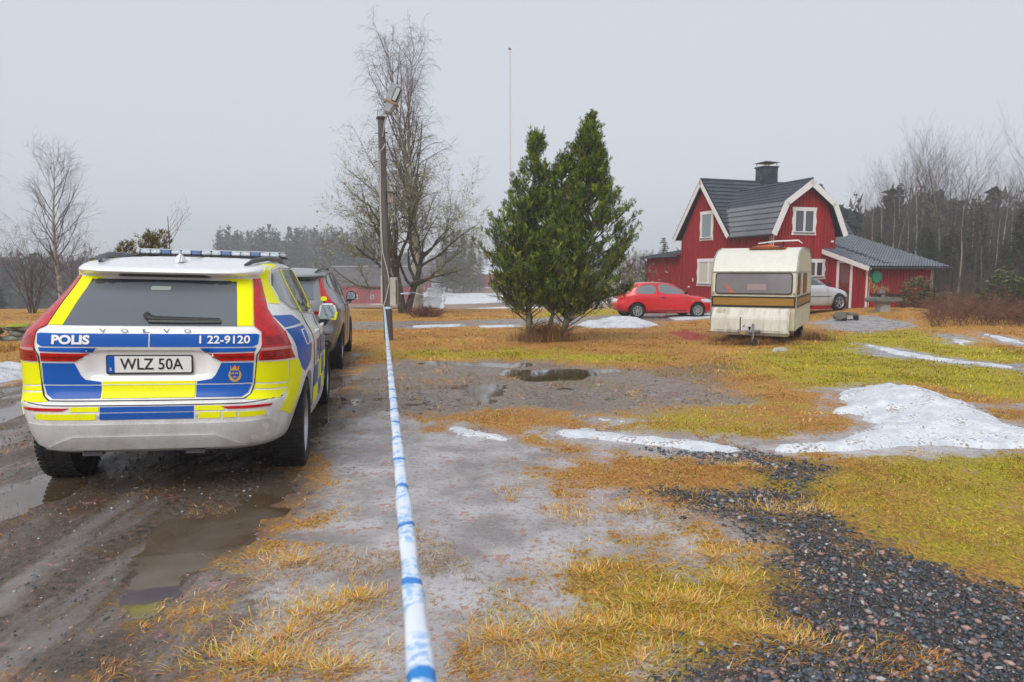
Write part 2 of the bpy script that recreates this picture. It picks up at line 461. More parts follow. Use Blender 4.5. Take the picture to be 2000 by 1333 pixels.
g = NG('ground_surface')
n1, n2, n3, n4 = g.noise(.8, 4), g.noise(4.5, 8, .62), g.noise(24, 8, .65), g.noise(110, 4, .6)
n5 = g.noise(2.2, 6, .6)
ns = g.noise(60, 6, .75, (1, .45, 1)); ne = g.math('ADD', g.math('MULTIPLY', n2, .5), g.math('MULTIPLY', n3, .5))
straw = g.mix((.20, .072, .012), (.72, .40, .085), g.rng(ns, .40, .60))
straw = g.mix(straw, (.52, .20, .03), g.rng(n2, .42, .60, 0, .7))
straw = g.mix(straw, (.055, .03, .014), g.rng(n4, .54, .66, 0, .8))
mossc = g.mix((.13, .11, .004), (.60, .50, .006), g.rng(ns, .38, .60))
mossc = g.mix(mossc, (.48, .30, .06), g.rng(n2, .52, .70, 0, .7))
mossm = g.thr(g.attr('z_moss'), ne, 3.0, .3)
amb = g.rng(g.math('MULTIPLY', n1, n5), .26, .40, 0, .55)
col = g.mix(g.mix(straw, mossc, amb), mossc, mossm)
rough = .85
dirtc = g.mix((.12, .085, .06), (.28, .215, .165), g.rng(n3, .35, .65))
col = g.mix(col, dirtc, g.math('MULTIPLY', g.thr(g.attr('z_dirt'), n3, 1.3, .2), .7))
# wet gravelly drive
wm = g.thr(g.attr('z_wet'), ne, 3.0, .25)
wetc = g.mix((.12, .09, .07), (.38, .315, .265), g.rng(n3, .38, .62)); wetc = g.mix(wetc, (.34, .18, .06), g.rng(n2, .56, .70, 0, .6))
wetc = g.mix(wetc, (.05, .045, .042), g.rng(n4, .58, .70, 0, .7))
col = g.mix(col, wetc, wm)
# pale trodden ice
im = g.thr(g.attr('z_ice'), ne, 3.4, .16)
icec = g.mix((.26, .235, .235), (.47, .45, .46), g.rng(n5, .38, .62)); icec = g.mix(icec, (.20, .16, .135), g.rng(n3, .52, .66, 0, .8)); icec = g.mix(icec, (.36, .19, .06), g.rng(g.math('MULTIPLY', n2, n3), .30, .38, 0, .7)); icec = g.mix(icec, (.09, .07, .06), g.rng(n4, .58, .68, 0, .7))
col = g.mix(col, icec, im)
# mud of the road
mm = g.thr(g.attr('z_mud'), ne, 3.0, .3)
tr = g.noise(1.6, 7, .6, (2.2, .35, 1))
mudc = g.mix((.034, .022, .014), (.17, .125, .095), g.rng(n3, .33, .68)); mudc = g.mix(mudc, (.105, .062, .026), g.rng(n5, .50, .66, 0, .8))
mudc = g.mix(mudc, (.20, .18, .175), g.rng(tr, .50, .62, 0, .8)); mudc = g.mix(mudc, (.30, .26, .22), g.rng(n4, .68, .76, 0, .55))  # pale streaks put the sky's sheen on wet mud into the colour
col = g.mix(col, mudc, mm)
wetness = g.rng(g.math('ADD', tr, g.math('MULTIPLY', n5, .6)), .66, .92)
# gravel bed, rock, red stain
gm = g.thr(g.attr('z_grav'), ne, 2.6, .2)
col = g.mix(col, g.mix((.03, .027, .025), (.13, .105, .085), g.rng(n4, .4, .62)), gm)
rm = g.thr(g.attr('z_rock'), ne, 4.0, .15)
col = g.mix(col, g.mix((.20, .195, .20), (.44, .43, .44), g.rng(n2, .35, .65)), rm)
col = g.mix(col, (.38, .05, .04), g.math('MULTIPLY', g.thr(g.attr('z_red'), ne, 3.5, .3), .95))
# fields beyond the yard
fa = g.noise(.25, 6, .6, (1, .25, 1)); fb = g.noise(1.6, 8, .7, (1, .3, 1))
field = g.mix((.20, .115, .075), (.34, .21, .12), g.rng(fb, .35, .65)); field = g.mix(field, (.13, .08, .07), g.attr('z_fdark'))
field = g.mix(field, (.66, .68, .72), g.thr(g.attr('z_fsnow'), fb, .8, .12))
col = g.mix(col, field, g.thr(g.attr('z_far'), fb, .5, .1))
rr = g.mix((.85, .85, .85), (.22, .22, .22), im); rr = g.mix(rr, g.rng(n5, .38, .58, .12, .5), wm)
rr = g.mix(rr, g.rng(wetness, 0, .8, .55, .07), mm); rr = g.mix(rr, (.7, .7, .7), g.attr('z_far'))
hgt = g.math('ADD', g.math('MULTIPLY', n3, 1.0), g.math('MULTIPLY', n4, .5))
g.bump(g.math('ADD', hgt, ns), g.math('MULTIPLY', g.rng(im, 0, 1, .8, .28), g.math('SUBTRACT', 1.0, g.math('MULTIPLY', g.math('MULTIPLY', wetness, mm), .75))), .03)
ground = mesh_obj('ground', gme, g.out(col, rr)); tag(ground, kind='structure')

# ---------------------------------------------------------------- puddles: still brown water lying in the hollows
wg = NG('puddle_water'); wg.bump(wg.noise(14, 3), .03, .01)
wg.b.inputs['Specular IOR Level'].default_value = .6
M_WATER = wg.out(wg.mix((.075, .05, .028), (.13, .105, .085), wg.rng(wg.noise(1.2, 4), .4, .6)), .04)
# thin meltwater standing in the ruts of the road and the hollows of the drive
for nm_, px_, lev in (('meltwater', [(-420, 800), (0, 760), (600, 725), (690, 700), (700, 780), (640, 850), (610, 950), (470, 1090), (400, 1330), (-500, 1500), (-900, 1000)], -.0125), ('meltwater', [(660, 760), (720, 716), (1050, 712), (1330, 742), (1380, 790), (1000, 800), (680, 825)], -.0065)):
    zp = zpoly(px_); bm = bmesh.new(); f_ = bm.faces.new([bm.verts.new((a, b, 0)) for a, b in zp])
    for ax in (0, 1):
        for c_ in np.arange(zp[:, ax].min() + .8, zp[:, ax].max(), .8):
            co = [0, 0, 0]; co[ax] = c_; no = [0, 0, 0]; no[ax] = 1; bmesh.ops.bisect_plane(bm, geom=bm.verts[:] + bm.edges[:] + bm.faces[:], plane_co=co, plane_no=no)
    for v in bm.verts: v.co.z = float(H(v.co.x, v.co.y)) + lev
    me = bpy.data.meshes.new(nm_); bm.to_mesh(me); bm.free(); tag(mesh_obj(nm_, me, M_WATER, None, True), kind='structure')
for p in PUDDLES:
    lo = p.min(0) - .5; hi = p.max(0) + .5; c = (lo + hi) / 2
    th = np.linspace(0, 2 * math.pi, 40, endpoint=False)
    big = [(c[0] + (hi[0] - lo[0]) * .52 * math.cos(a), c[1] + (hi[1] - lo[1]) * .55 * math.sin(a)) for a in th]
    zz = float(H(c[0], c[1])) - .022
    me = bpy.data.meshes.new('puddle'); me.from_pydata([(x, y, zz + (float(H(x, y)) - float(H(c[0], c[1]))) * .7) for x, y in big], [], [tuple(range(40))])
    tag(mesh_obj('puddle', me, M_WATER), kind='structure')

# ---------------------------------------------------------------- snow left lying: heaped and thin patches
sg_ = NG('old_snow')
sn = sg_.noise(6, 8, .6); sn2 = sg_.noise(40, 6, .65); snd = sg_.noise(3, 6, .7)
sc_ = sg_.mix((.52, .55, .60), (.74, .76, .79), sg_.rng(sn, .38, .62)); sc_ = sg_.mix(sc_, (.16, .11, .08), sg_.rng(sg_.math('MULTIPLY', sn2, snd), .27, .34, 0, .85))
sg_.bump(sg_.math('ADD', sn, sg_.math('MULTIPLY', sn2, .5)), .5, .04)
sg_.b.inputs['Subsurface Weight'].default_value = .0
M_SNOW = sg_.out(sc_, .55)
def snow_patch(poly, thick, i):
    lo = poly.min(0) - .3; hi = poly.max(0) + .3
    r = max((hi - lo).max() / 150, .025)
    xs = np.arange(lo[0], hi[0], r); ys = np.arange(lo[1], hi[1], r); X, Y = np.meshgrid(xs, ys)
    d = sdf(poly, X, Y) + (fbm(X * 1.4, Y * 1.4, 50 + i, 5, .6) - .5) * .45 + (fbm(X * 7, Y * 7, 90 + i, 4, .6) - .5) * .16 - (.03 if thick > .2 else .07)
    w = 1.7 if thick > .2 else .34
    h = thick * np.clip(d / w, 0, 1) ** .75 * (.35 + 1.3 * fbm(X * 1.1, Y * 1.1, 60 + i, 5, .6)) - .02 * (d < .01)
    Z = H(X, Y) + h + .016
    n = X.size; I = np.arange(n).reshape(X.shape)
    q = np.stack([I[:-1, :-1], I[:-1, 1:], I[1:, 1:], I[1:, :-1]], -1).reshape(-1, 4)
    keep = (d.ravel()[q] > -.03).any(1); q = q[keep]
    u, inv = np.unique(q, return_inverse=True)
    Vv = np.stack([X, Y, Z], -1).reshape(-1, 3)[u]
    me = np_mesh('snow', Vv, None, inv.reshape(-1, 4), True)
    o = mesh_obj('snow', me, M_SNOW); tag(o, kind='stuff')
for i, (p, t) in enumerate(SNOW): snow_patch(p, t, i)
# ---------------------------------------------------------------- winter grass and moss: one mass of blades
rng = np.random.default_rng(7)
def gz(x, y):
    """ground height with the same small relief as the sheet"""
    fi = np.interp(y, rows, np.arange(nR)); r0 = np.clip(fi.astype(int), 0, nR - 2); fr = fi - r0
    out = []
    for k in (0, 1):
        r = r0 + k
        c = np.sign(x) * (np.abs(x) / (2.2 * (rows[r] + 16))) ** (1 / 1.6); fc = np.clip((c + 1) / 2 * (nC - 1), 0, nC - 1.001); c0 = fc.astype(int); f = fc - c0
        out.append(GZ[r, c0] * (1 - f) + GZ[r, c0 + 1] * f)
    return out[0] * (1 - fr) + out[1] * fr
def scatter(n, y0, y1, spread=.86):
    y = np.exp(rng.uniform(math.log(y0), math.log(y1), n)); x = rng.uniform(-1, 1, n) * (spread * y + .9); return x, y
def zs(names, x, y): return {k: zone(k, x, y) for k in names}
def snow_sd(x, y): return zsd([p for p, _ in SNOW], x, y)
def blades(x, y, length, width, tilt, az, col, name, bend=.6, sink=.004):
    n = len(x); z = gz(x, y) - sink
    d = np.stack([np.cos(az) * np.sin(tilt), np.sin(az) * np.sin(tilt), np.cos(tilt)], -1)
    t2 = np.minimum(tilt + bend, 1.52); d2 = np.stack([np.cos(az) * np.sin(t2), np.sin(az) * np.sin(t2), np.cos(t2)], -1)
    sv = np.stack([-np.sin(az), np.cos(az), np.zeros(n)], -1) * (width / 2)[:, None]
    b = np.stack([x, y, z], -1); m = b + d * (length * .55)[:, None]; t = m + d2 * (length * .45)[:, None]
    Vv = np.stack([b - sv, b + sv, m - sv * .8, m + sv * .8, t], 1).reshape(-1, 3)
    k = np.arange(n)[:, None] * 5
    me = np_mesh(name, Vv, k + np.array([[2, 3, 4]]), k + np.array([[0, 1, 3, 2]]))
    add_col(me, 'tint', np.repeat(col, 5, 0)); return me
STRAW = np.array([(.66, .50, .24), (.62, .26, .04), (.74, .50, .15), (.52, .20, .03), (.68, .34, .055)])
GREEN = np.array([(.34, .31, .006), (.54, .46, .006), (.46, .36, .008), (.22, .22, .008), (.62, .48, .01)])
x, y = scatter(560000, 1.15, 33)
zz = zs(('mud', 'ice', 'wet', 'moss', 'grav', 'rock', 'red'), x, y)
clump = fbm(x * 2.6, y * 2.6, 71, 4, .55); clump2 = fbm(x * .9, y * .9, 73, 3)
p = np.ones(len(x))
p *= 1 - np.clip(zz['mud'] * 1.5, 0, 1) * (1 - .25 * (clump > .66)); 
tuft_need = np.interp(y, [1.2, 2.6, 3.6, 5.0, 7], [.50, .55, .63, .68, .62])
tuft = sstep(0, .06, clump - tuft_need)
p *= 1 - np.clip(zz['ice'] * 1.6, 0, 1) * (1 - tuft)
p *= 1 - np.clip(zz['wet'] * 1.4, 0, 1) * (1 - .35 * sstep(.55, .62, clump))
p *= 1 - np.clip(zz['grav'] * 1.6, 0, 1) * (1 - .9 * sstep(.60, .66, clump))
p *= 1 - .85 * zz['rock']; p *= (snow_sd(x, y) < .02); p *= 1 - .7 * zz['red']
p *= .30 + .70 * sstep(.42, .53, clump); p *= (zsd(PUDDLES, x, y) < .05)
k = rng.random(len(x)) < p; x, y, clump, clump2 = x[k], y[k], clump[k], clump2[k]; zz = {a: b[k] for a, b in zz.items()}
n = len(x); lod = np.clip(y / 6, .55, 4.5)
green = rng.random(n) < np.clip(zz['moss'] * .95 + .22 * (clump2 > .55) + .08 - .2 * (clump2 < .42), 0, .9)
hi = sstep(.50, .68, clump)
length = np.where(green, rng.uniform(.014, .036, n), rng.uniform(.025, .058, n) * (.65 + .65 * hi)) * np.clip(.6 + .1 * y, .75, 1.7)
width = np.where(green, .0055, .0048) * lod * rng.uniform(.7, 1.3, n)
tilt = np.where(green, rng.uniform(.1, 1.0, n), np.clip(rng.normal(1.12, .26, n), .1, 1.45))
flow = fbm(x * .7, y * .7, 77) * 9; az = flow + rng.normal(0, 1.0, n)
col = np.where(green[:, None], GREEN[rng.integers(0, 5, n)], STRAW[rng.integers(0, 5, n)]) * rng.uniform(.5, 1.3, n)[:, None]
rust = (fbm(x * .5 + 9, y * .5, 79) > .53) & ~green
col[rust] *= np.array([1.0, .80, .62])
gmat = mat('grass_blade', (.5, .3, .1), .7, attr='tint', spec=.25)
o = mesh_obj('grass', blades(x, y, length, width, tilt, az, col, 'grass'), gmat); tag(o, 'matted straw-coloured winter grass and moss over the yard', kind='stuff')

# tall dry tussocks here and there, dead stalks
cx, cy = [], []
for (px, py) in [(1075, 1290), (1180, 1230), (1310, 1235), (1250, 1290), (620, 1200), (570, 1240), (470, 1290), (540, 1300), (575, 1100), (1480, 1240), (1560, 1260), (1230, 1000), (1445, 915), (1390, 1090), (1150, 1120), (1350, 1180), (980, 1250), (700, 1170), (650, 1310), (1500, 1000), (1570, 1000), (1280, 1180), (1420, 1140), (1090, 1230)]:
    q = on_ground(px, py); cx.append(q.x); cy.append(q.y)
cx = np.array(cx); cy = np.array(cy); per = 620
bx = np.repeat(cx, per); by = np.repeat(cy, per); rr_ = np.abs(rng.normal(0, .12, len(bx))) * np.repeat(rng.uniform(.6, 1.5, len(cx)), per); aa = rng.uniform(0, 2 * math.pi, len(bx))
x = bx + rr_ * np.cos(aa) * 1.5; y = by + rr_ * np.sin(aa); n = len(x)
sel = rng.random(n) < .35
col = np.where((rng.random(n) < .16)[:, None], GREEN[rng.integers(0, 5, n)], STRAW[rng.integers(0, 5, n)]) * rng.uniform(.7, 1.25, n)[:, None]
o = mesh_obj('grass_tussocks', blades(x, y, rng.uniform(.035, .085, n), rng.uniform(.0022, .004, n), np.clip(rng.normal(1.15, .25, n), .2, 1.42), aa + rng.normal(0, .9, n), col, 'grass_tussocks', .35), gmat)
tag(o, 'tufts of longer dry yellow grass beside the gravel and ice', kind='stuff')

# ---------------------------------------------------------------- gravel: crushed stone
ico = bmesh.new(); bmesh.ops.create_icosphere(ico, subdivisions=1, radius=1); IV = np.array([v.co[:] for v in ico.verts]); IF = np.array([[v.index for v in f.verts] for f in ico.faces]); ico.free()
def stones(x, y, size, col, name, flat=.6, sunk=.25):
    n = len(x); m = len(IV)
    P = IV[None] * (1 + rng.normal(0, .20, (n, m, 1)))
    P = P * np.stack([size * rng.uniform(.8, 1.5, n), size * rng.uniform(.6, 1.0, n), size * flat * rng.uniform(.7, 1.2, n)], -1)[:, None]
    a = rng.uniform(0, 6.28, n); t = rng.normal(0, .35, n)
    c, s = np.cos(a), np.sin(a); ct, st = np.cos(t), np.sin(t)
    X, Y, Z = P[..., 0], P[..., 1], P[..., 2]
    Y, Z = Y * ct[:, None] - Z * st[:, None], Y * st[:, None] + Z * ct[:, None]
    X, Y = X * c[:, None] - Y * s[:, None], X * s[:, None] + Y * c[:, None]
    z0 = gz(x, y) + size * flat * (1 - sunk * 2)
    Vv = np.stack([X + x[:, None], Y + y[:, None], Z + z0[:, None]], -1).reshape(-1, 3)
    F = (np.arange(n)[:, None, None] * m + IF[None]).reshape(-1, 3)
    me = np_mesh(name, Vv, F); add_col(me, 'tint', np.repeat(col, m, 0)); return me
def stone_cols(n):
    base = np.array([.045, .052, .062])[None] * rng.uniform(.45, 2.0, n)[:, None] * (1 + rng.normal(0, .06, (n, 3)))
    r = rng.random(n); pk = r < .16; pl = (r > .16) & (r < .22)
    base[pk] = np.array([.32, .195, .165]) * rng.uniform(.6, 1.25, pk.sum())[:, None]
    base[pl] = np.array([.36, .35, .33]) * rng.uniform(.7, 1.2, pl.sum())[:, None]
    return base
smat = mat('crushed_stone', (.05, .05, .06), .42, attr='tint', var=.25, vscale=60, spec=.5)
x, y = scatter(90000, 1.5, 9.5, .9); k = x > 0; x, y = x[k], y[k]
zg = zone('grav', x, y); k = (rng.random(len(x)) < sstep(.30, .85, zg + (fbm(x * 3, y * 3, 91, 4) - .5) * .5) * np.interp(y, [2, 3.5, 5, 9], [1, .9, .5, .4]) + .012 * (zg > 0.02)) & (snow_sd(x, y) < 0); x, y = x[k], y[k]
x, y = x[:30000], y[:30000]
o = mesh_obj('gravel', stones(x, y, (.0045 + .0125 * rng.random(len(x)) ** 1.7) * np.clip(y / 3.2, 1, 1.6), stone_cols(len(x)), 'gravel'), smat); tag(o, 'dark crushed stone gravel with a few pink pieces', kind='stuff')
OV = np.array([(1, 0, 0), (-1, 0, 0), (0, 1, 0), (0, -1, 0), (0, 0, 1), (0, 0, -1.)]); OF = np.array([(0, 2, 4), (2, 1, 4), (1, 3, 4), (3, 0, 4), (2, 0, 5), (1, 2, 5), (3, 1, 5), (0, 3, 5)])
x, y = scatter(110000, 1.5, 6.5, .9); k = x > 0; x, y = x[k], y[k]
zg = zone('grav', x, y); k = (rng.random(len(x)) < sstep(.25, .7, zg)) & (snow_sd(x, y) < 0); x, y = x[k][:26000], y[k][:26000]
_sv = (IV, IF); IV, IF = OV, OF
o = mesh_obj('gravel_chips', stones(x, y, rng.uniform(.003, .0075, len(x)) * np.clip(y / 3.0, 1, 1.6), stone_cols(len(x)), 'gravel_chips', .7, .2), smat); tag(o, 'small stone chips between the larger gravel', kind='stuff')
IV, IF = _sv
x, y = scatter(60000, 1.4, 9, .9)
zm_ = np.maximum.reduce([zone('mud', x, y), zone('wet', x, y) * .8, zone('ice', x, y) * .22]); k = rng.random(len(x)) < sstep(.3, .7, zm_) * .20; x, y = x[k], y[k]
c_ = stone_cols(len(x)) * 1.3
o = mesh_obj('road_grit', stones(x, y, rng.uniform(.0025, .0075, len(x)) * np.clip(y / 3.5, 1, 2), c_, 'road_grit', .6, .3), smat); tag(o, 'loose grit lying on the muddy road', kind='stuff')
# ---------------------------------------------------------------- cars: lofted shells with fitted panels
def pchip(x, y, xi):
    x = np.asarray(x, float); y = np.asarray(y, float); h = np.diff(x); d = np.diff(y) / h
    m = np.zeros(len(x)); m[0] = d[0]; m[-1] = d[-1]
    for i in range(1, len(x) - 1):
        if d[i - 1] * d[i] > 0:
            w1 = 2 * h[i] + h[i - 1]; w2 = h[i] + 2 * h[i - 1]
            m[i] = (w1 + w2) / (w1 / d[i - 1] + w2 / d[i])
    k = np.clip(np.searchsorted(x, xi) - 1, 0, len(x) - 2); t = (xi - x[k]) / h[k]
    h00 = 2 * t ** 3 - 3 * t ** 2 + 1; h10 = t ** 3 - 2 * t ** 2 + t; h01 = -2 * t ** 3 + 3 * t ** 2; h11 = t ** 3 - t ** 2
    return h00 * y[k] + h10 * h[k] * m[k] + h01 * y[k + 1] + h11 * h[k] * m[k + 1]

def car_shell(rings, n=5.0, per=5, recess=None, nf=None):
    """rings: rows of (zr, zm, zf, yr, yf, wr, wm, wf) from sill to roof; returns verts, faces (a closed shell, y=0 at the tail)"""
    rings = np.array(rings, float); k = len(rings)
    ti = np.linspace(0, k - 1, (k - 1) * per + 1)
    P = np.stack([pchip(np.arange(k), rings[:, c], ti) for c in range(8)], 1)
    q = np.concatenate([np.linspace(0, .86, 26), 1 - (1 - .86) * np.cos(np.linspace(0, math.pi / 2, 12))[1:]])
    def angs(n):
        c = np.clip(q, 0, 1) ** (n / 2)
        return np.arccos(np.clip(c, 0, 1))
    nf = nf or n
    V = []
    for zr, zm, zf, yr, yf, wr, wm, wf in P:
        ym = (yr + yf) / 2; row = []
        th_r = angs(n)[:-1]; th_f = angs(nf)[:-1]
        rear = [(math.cos(t) ** (2 / n), yr + (ym - yr) * (1 - math.sin(t) ** (2 / n))) for t in th_r]
        y1 = rear[-1][1]; front = [(math.cos(t) ** (2 / nf), yf - (yf - ym) * (1 - math.sin(t) ** (2 / nf))) for t in th_f]
        y2 = front[-1][1]
        xs = []
        for t in np.linspace(0, 1, 40)[1:-1]:
            y = y1 + (y2 - y1) * t
            nn = n if y < ym else nf; e = abs(y - ym) / max(ym - yr, 1e-4)
            xs.append(((max(0, 1 - min(1, e) ** nn)) ** (1 / nn), y))
        half = rear + xs + front[::-1]
        full = half + [(-x, y) for x, y in half[-2:0:-1]]
        for x, y in full:
            a = (y - .5) / 3.7; a = min(1, max(0, a))
            w = wr * (1 - a) * (1 - 2 * a) + wm * 4 * a * (1 - a) + wf * a * (2 * a - 1)
            s = (y - yr) / max(yf - yr, 1e-4)
            z = zr * (1 - s) * (1 - 2 * s) + zm * 4 * s * (1 - s) + zf * s * (2 * s - 1)
            row.append((x * w, y, z))
        V.append(row)
    m = len(V[0]); nr = len(V)
    if recess:
        for row in V:
            for i, (x, y, z) in enumerate(row): row[i] = recess(x, y, z)
    verts = [p for row in V for p in row]
    faces = []
    for i in range(nr - 1):
        for j in range(m):
            faces.append((i * m + j, i * m + (j + 1) % m, (i + 1) * m + (j + 1) % m, (i + 1) * m + j))
    faces.append(tuple(range(m))[::-1]); faces.append(tuple(range((nr - 1) * m, nr * m)))
    return verts, faces

def shell_mesh(name, verts, faces, arches=()):
    """closed shell with the wheel arches cut out"""
    me = bpy.data.meshes.new(name); me.from_pydata(verts, [], faces); me.update()
    bm = bmesh.new(); bm.from_mesh(me); bmesh.ops.recalc_face_normals(bm, faces=bm.faces); bm.to_mesh(me); bm.free()
    bvh = BVHTree.FromPolygons([v.co.copy() for v in me.vertices], [tuple(p.vertices) for p in me.polygons])
    if arches:
        o = bpy.data.objects.new('shell_tmp', me); COL.objects.link(o)
        cs = []
        for (y, z, r, x0, x1) in arches:
            c = MB().lathe([(r, x0), (r, x1)], 'x', 48, (0, y, z)).build('cut_tmp', None)
            mo = o.modifiers.new('cut', 'BOOLEAN'); mo.operation = 'DIFFERENCE'; mo.object = c; mo.solver = 'EXACT'
            cs.append(c)
        dg = bpy.context.evaluated_depsgraph_get()
        me2 = bpy.data.meshes.new_from_object(o.evaluated_get(dg))
        bpy.data.objects.remove(o)
        for c in cs: bpy.data.objects.remove(c)
        me2.name = name
        me = me2
    smooth_by_angle(me, 32)
    return me, bvh

def chaikin(poly, it=2, keep=0.25):
    for _ in range(it):
        out = []
        for i, p in enumerate(poly):
            q = poly[(i + 1) % len(poly)]
            out.append((p[0] * (1 - keep) + q[0] * keep, p[1] * (1 - keep) + q[1] * keep))
            out.append((p[0] * keep + q[0] * (1 - keep), p[1] * keep + q[1] * (1 - keep)))
        poly = out
    return poly

DIRS = {'rear': (Vector((0, -2, 0)), Vector((0, 1, 0))), 'front': (Vector((0, 8, 0)), Vector((0, -1, 0))),
        'right': (Vector((3, 0, 0)), Vector((-1, 0, 0))), 'left': (Vector((-3, 0, 0)), Vector((1, 0, 0))),
        'top': (Vector((0, 0, 4)), Vector((0, 0, -1)))}
def on_shell(bvh, side, a, b, off):
    o, d = DIRS[side]
    p = {'rear': Vector((a, 0, b)), 'front': Vector((a, 0, b)), 'right': Vector((0, a, b)), 'left': Vector((0, a, b)), 'top': Vector((a, b, 0))}[side] + o
    hit, nrm, _, _ = bvh.ray_cast(p, d)
    if hit is None:
        hit, nrm, _, _ = bvh.find_nearest(p + d * 2)
    if nrm.dot(d) > 0: nrm = -nrm
    nn = (nrm - d * .6).normalized()
    return hit + nn * off

def panel(name, bvh, side, poly, m, parent, off=.004, res=.06, rim=.012, soft=0, smooth=True):
    """a thin plate cut to an outline and laid on the shell"""
    if soft: poly = chaikin(poly, soft)
    bm = bmesh.new()
    vs = [bm.verts.new((p[0], p[1], 0)) for p in poly]
    bm.faces.new(vs)
    for ax in (0, 1):
        lo = min(p[ax] for p in poly); hi = max(p[ax] for p in poly)
        for k in range(1, int((hi - lo) / res) + 1):
            c = [0, 0, 0]; c[ax] = lo + k * res; nrm = [0, 0, 0]; nrm[ax] = 1
            bmesh.ops.bisect_plane(bm, geom=bm.verts[:] + bm.edges[:] + bm.faces[:], plane_co=c, plane_no=nrm, dist=1e-5)
    bmesh.ops.triangulate(bm, faces=[f for f in bm.faces if len(f.verts) > 4])
    d = DIRS[side][1]
    for v in bm.verts: v.co = on_shell(bvh, side, v.co.x, v.co.y, off)
    if rim:
        be = [e for e in bm.edges if len(e.link_faces) == 1]
        ex = bmesh.ops.extrude_edge_only(bm, edges=be)
        for g in ex['geom']:
            if isinstance(g, bmesh.types.BMVert): g.co += d * rim
    bmesh.ops.recalc_face_normals(bm, faces=bm.faces)
    me = bpy.data.meshes.new(name); bm.to_mesh(me); bm.free()
    c = Vector((0, 0, 0))
    # make the plate face outwards
    n = sum((p.normal.dot(d) * p.area for p in me.polygons))
    if n > 0: me.flip_normals()
    o = mesh_obj(name, me, m, parent)
    if smooth: smooth_by_angle(me, 40)
    return o

def text_on(name, bvh, side, txt, a, b, height, m, parent, off=.006, bold=.0, squeeze=1.0, width=None, mirror=False, depth=0):
    """lettering laid on the shell; (a, b) = lower left of the line"""
    cu = bpy.data.curves.new('lettering', 'FONT'); cu.body = txt; cu.size = 1.0; cu.offset = bold; cu.resolution_u = 3
    o = bpy.data.objects.new('lettering', cu); COL.objects.link(o)
    me = bpy.data.meshes.new_from_object(o.evaluated_get(bpy.context.evaluated_depsgraph_get()))
    bpy.data.objects.remove(o)
    xs = [v.co.x for v in me.vertices]; ys = [v.co.y for v in me.vertices]
    sc = height / (max(ys) - min(ys)); sx = sc * squeeze
    if width: sx = width / (max(xs) - min(xs))
    x0, y0 = min(xs), min(ys)
    for v in me.vertices:
        p = (a + (-1 if mirror else 1) * (v.co.x - x0) * sx, b + (v.co.y - y0) * sc)
        v.co = on_shell(bvh, side, p[0], p[1], off) if bvh else Vector((p[0], depth, p[1]))
    me.name = name
    d = DIRS[side][1]
    if sum(p.normal.dot(d) * p.area for p in me.polygons) > 0: me.flip_normals()
    return mesh_obj(name, me, m, parent)

def rrect(x0, x1, z0, z1, r=.02, k=4):
    out = []
    for cx, cz, a0 in ((x1 - r, z0 + r, -90), (x1 - r, z1 - r, 0), (x0 + r, z1 - r, 90), (x0 + r, z0 + r, 180)):
        for i in range(k + 1):
            w = R(a0 + 90 * i / k); out.append((cx + r * math.cos(w), cz + r * math.sin(w)))
    return out

def wheel(parent, x, y, r, width, rim_r, spokes, side, m_rim, style='star'):
    w = empty('wheel', (x, y, r), 0, parent)
    s = side                                            # +1: outer face towards +x
    t = MB(); hw = width / 2
    prof = [(rim_r, -hw * .8), (rim_r + .02, -hw), (r - .03, -hw), (r - .008, -hw + .02), (r, -hw * .6), (r, hw * .6), (r - .008, hw - .02), (r - .03, hw), (rim_r + .02, hw), (rim_r, hw * .8)]
    t.lathe(prof, 'x', 48, close=True)
    for k in range(64):                                 # tread blocks
        a = 2 * math.pi * k / 64
        M = Matrix.Rotation(a, 4, 'X'); t.M = M
        for q in (-.75, -.25, .25, .75):
            t.box(hw * (q - .2), hw * (q + .2), -.011, .011, r - .004, r + .005)
    t.M = None
    t.build('tyre', mat('tyre_rubber', (.012, .012, .013), .75, bump=.2, bscale=60, dirt=(.06, .045, .035), damt=.35, dscale=9), w, 40)
    b = MB()
    b.lathe([(rim_r + .004, -hw * .7), (rim_r + .004, hw * .82), (rim_r - .012, hw * .86), (rim_r - .022, hw * .7), (rim_r - .03, -hw * .7)], 'x', 40, close=True)
    b.lathe([(.0, hw * .62), (.055, hw * .62), (.062, hw * .45), (.062, hw * .1), (0, hw * .1)], 'x', 20)
    for k in range(spokes):
        a = 2 * math.pi * k / spokes
        b.M = Matrix.Rotation(a, 4, 'X')
        if style == 'star':
            for q in (-1, 1):
                b.prism([(q * .012 - .012, .04), (q * .012 + .012, .04), (q * .034 + .011, rim_r - .01), (q * .034 - .011, rim_r - .01)], 'x', hw * .42, hw * .62)
        else:
            b.prism([(-.016, .04), (.016, .04), (.022, rim_r - .012), (-.022, rim_r - .012)], 'x', hw * .45, hw * .66)
    b.M = None
    o = b.build('rim', m_rim, w, 35)
    dk = MB(); dk.lathe([(0, -.02), (rim_r - .02, -.02), (rim_r - .02, 0), (0, 0)], 'x', 28)
    dk.build('brake_disc', mat('brake_dark', (.02, .02, .022), .6), w)
    if s < 0: w.rotation_euler = (0, 0, math.pi)
    return w
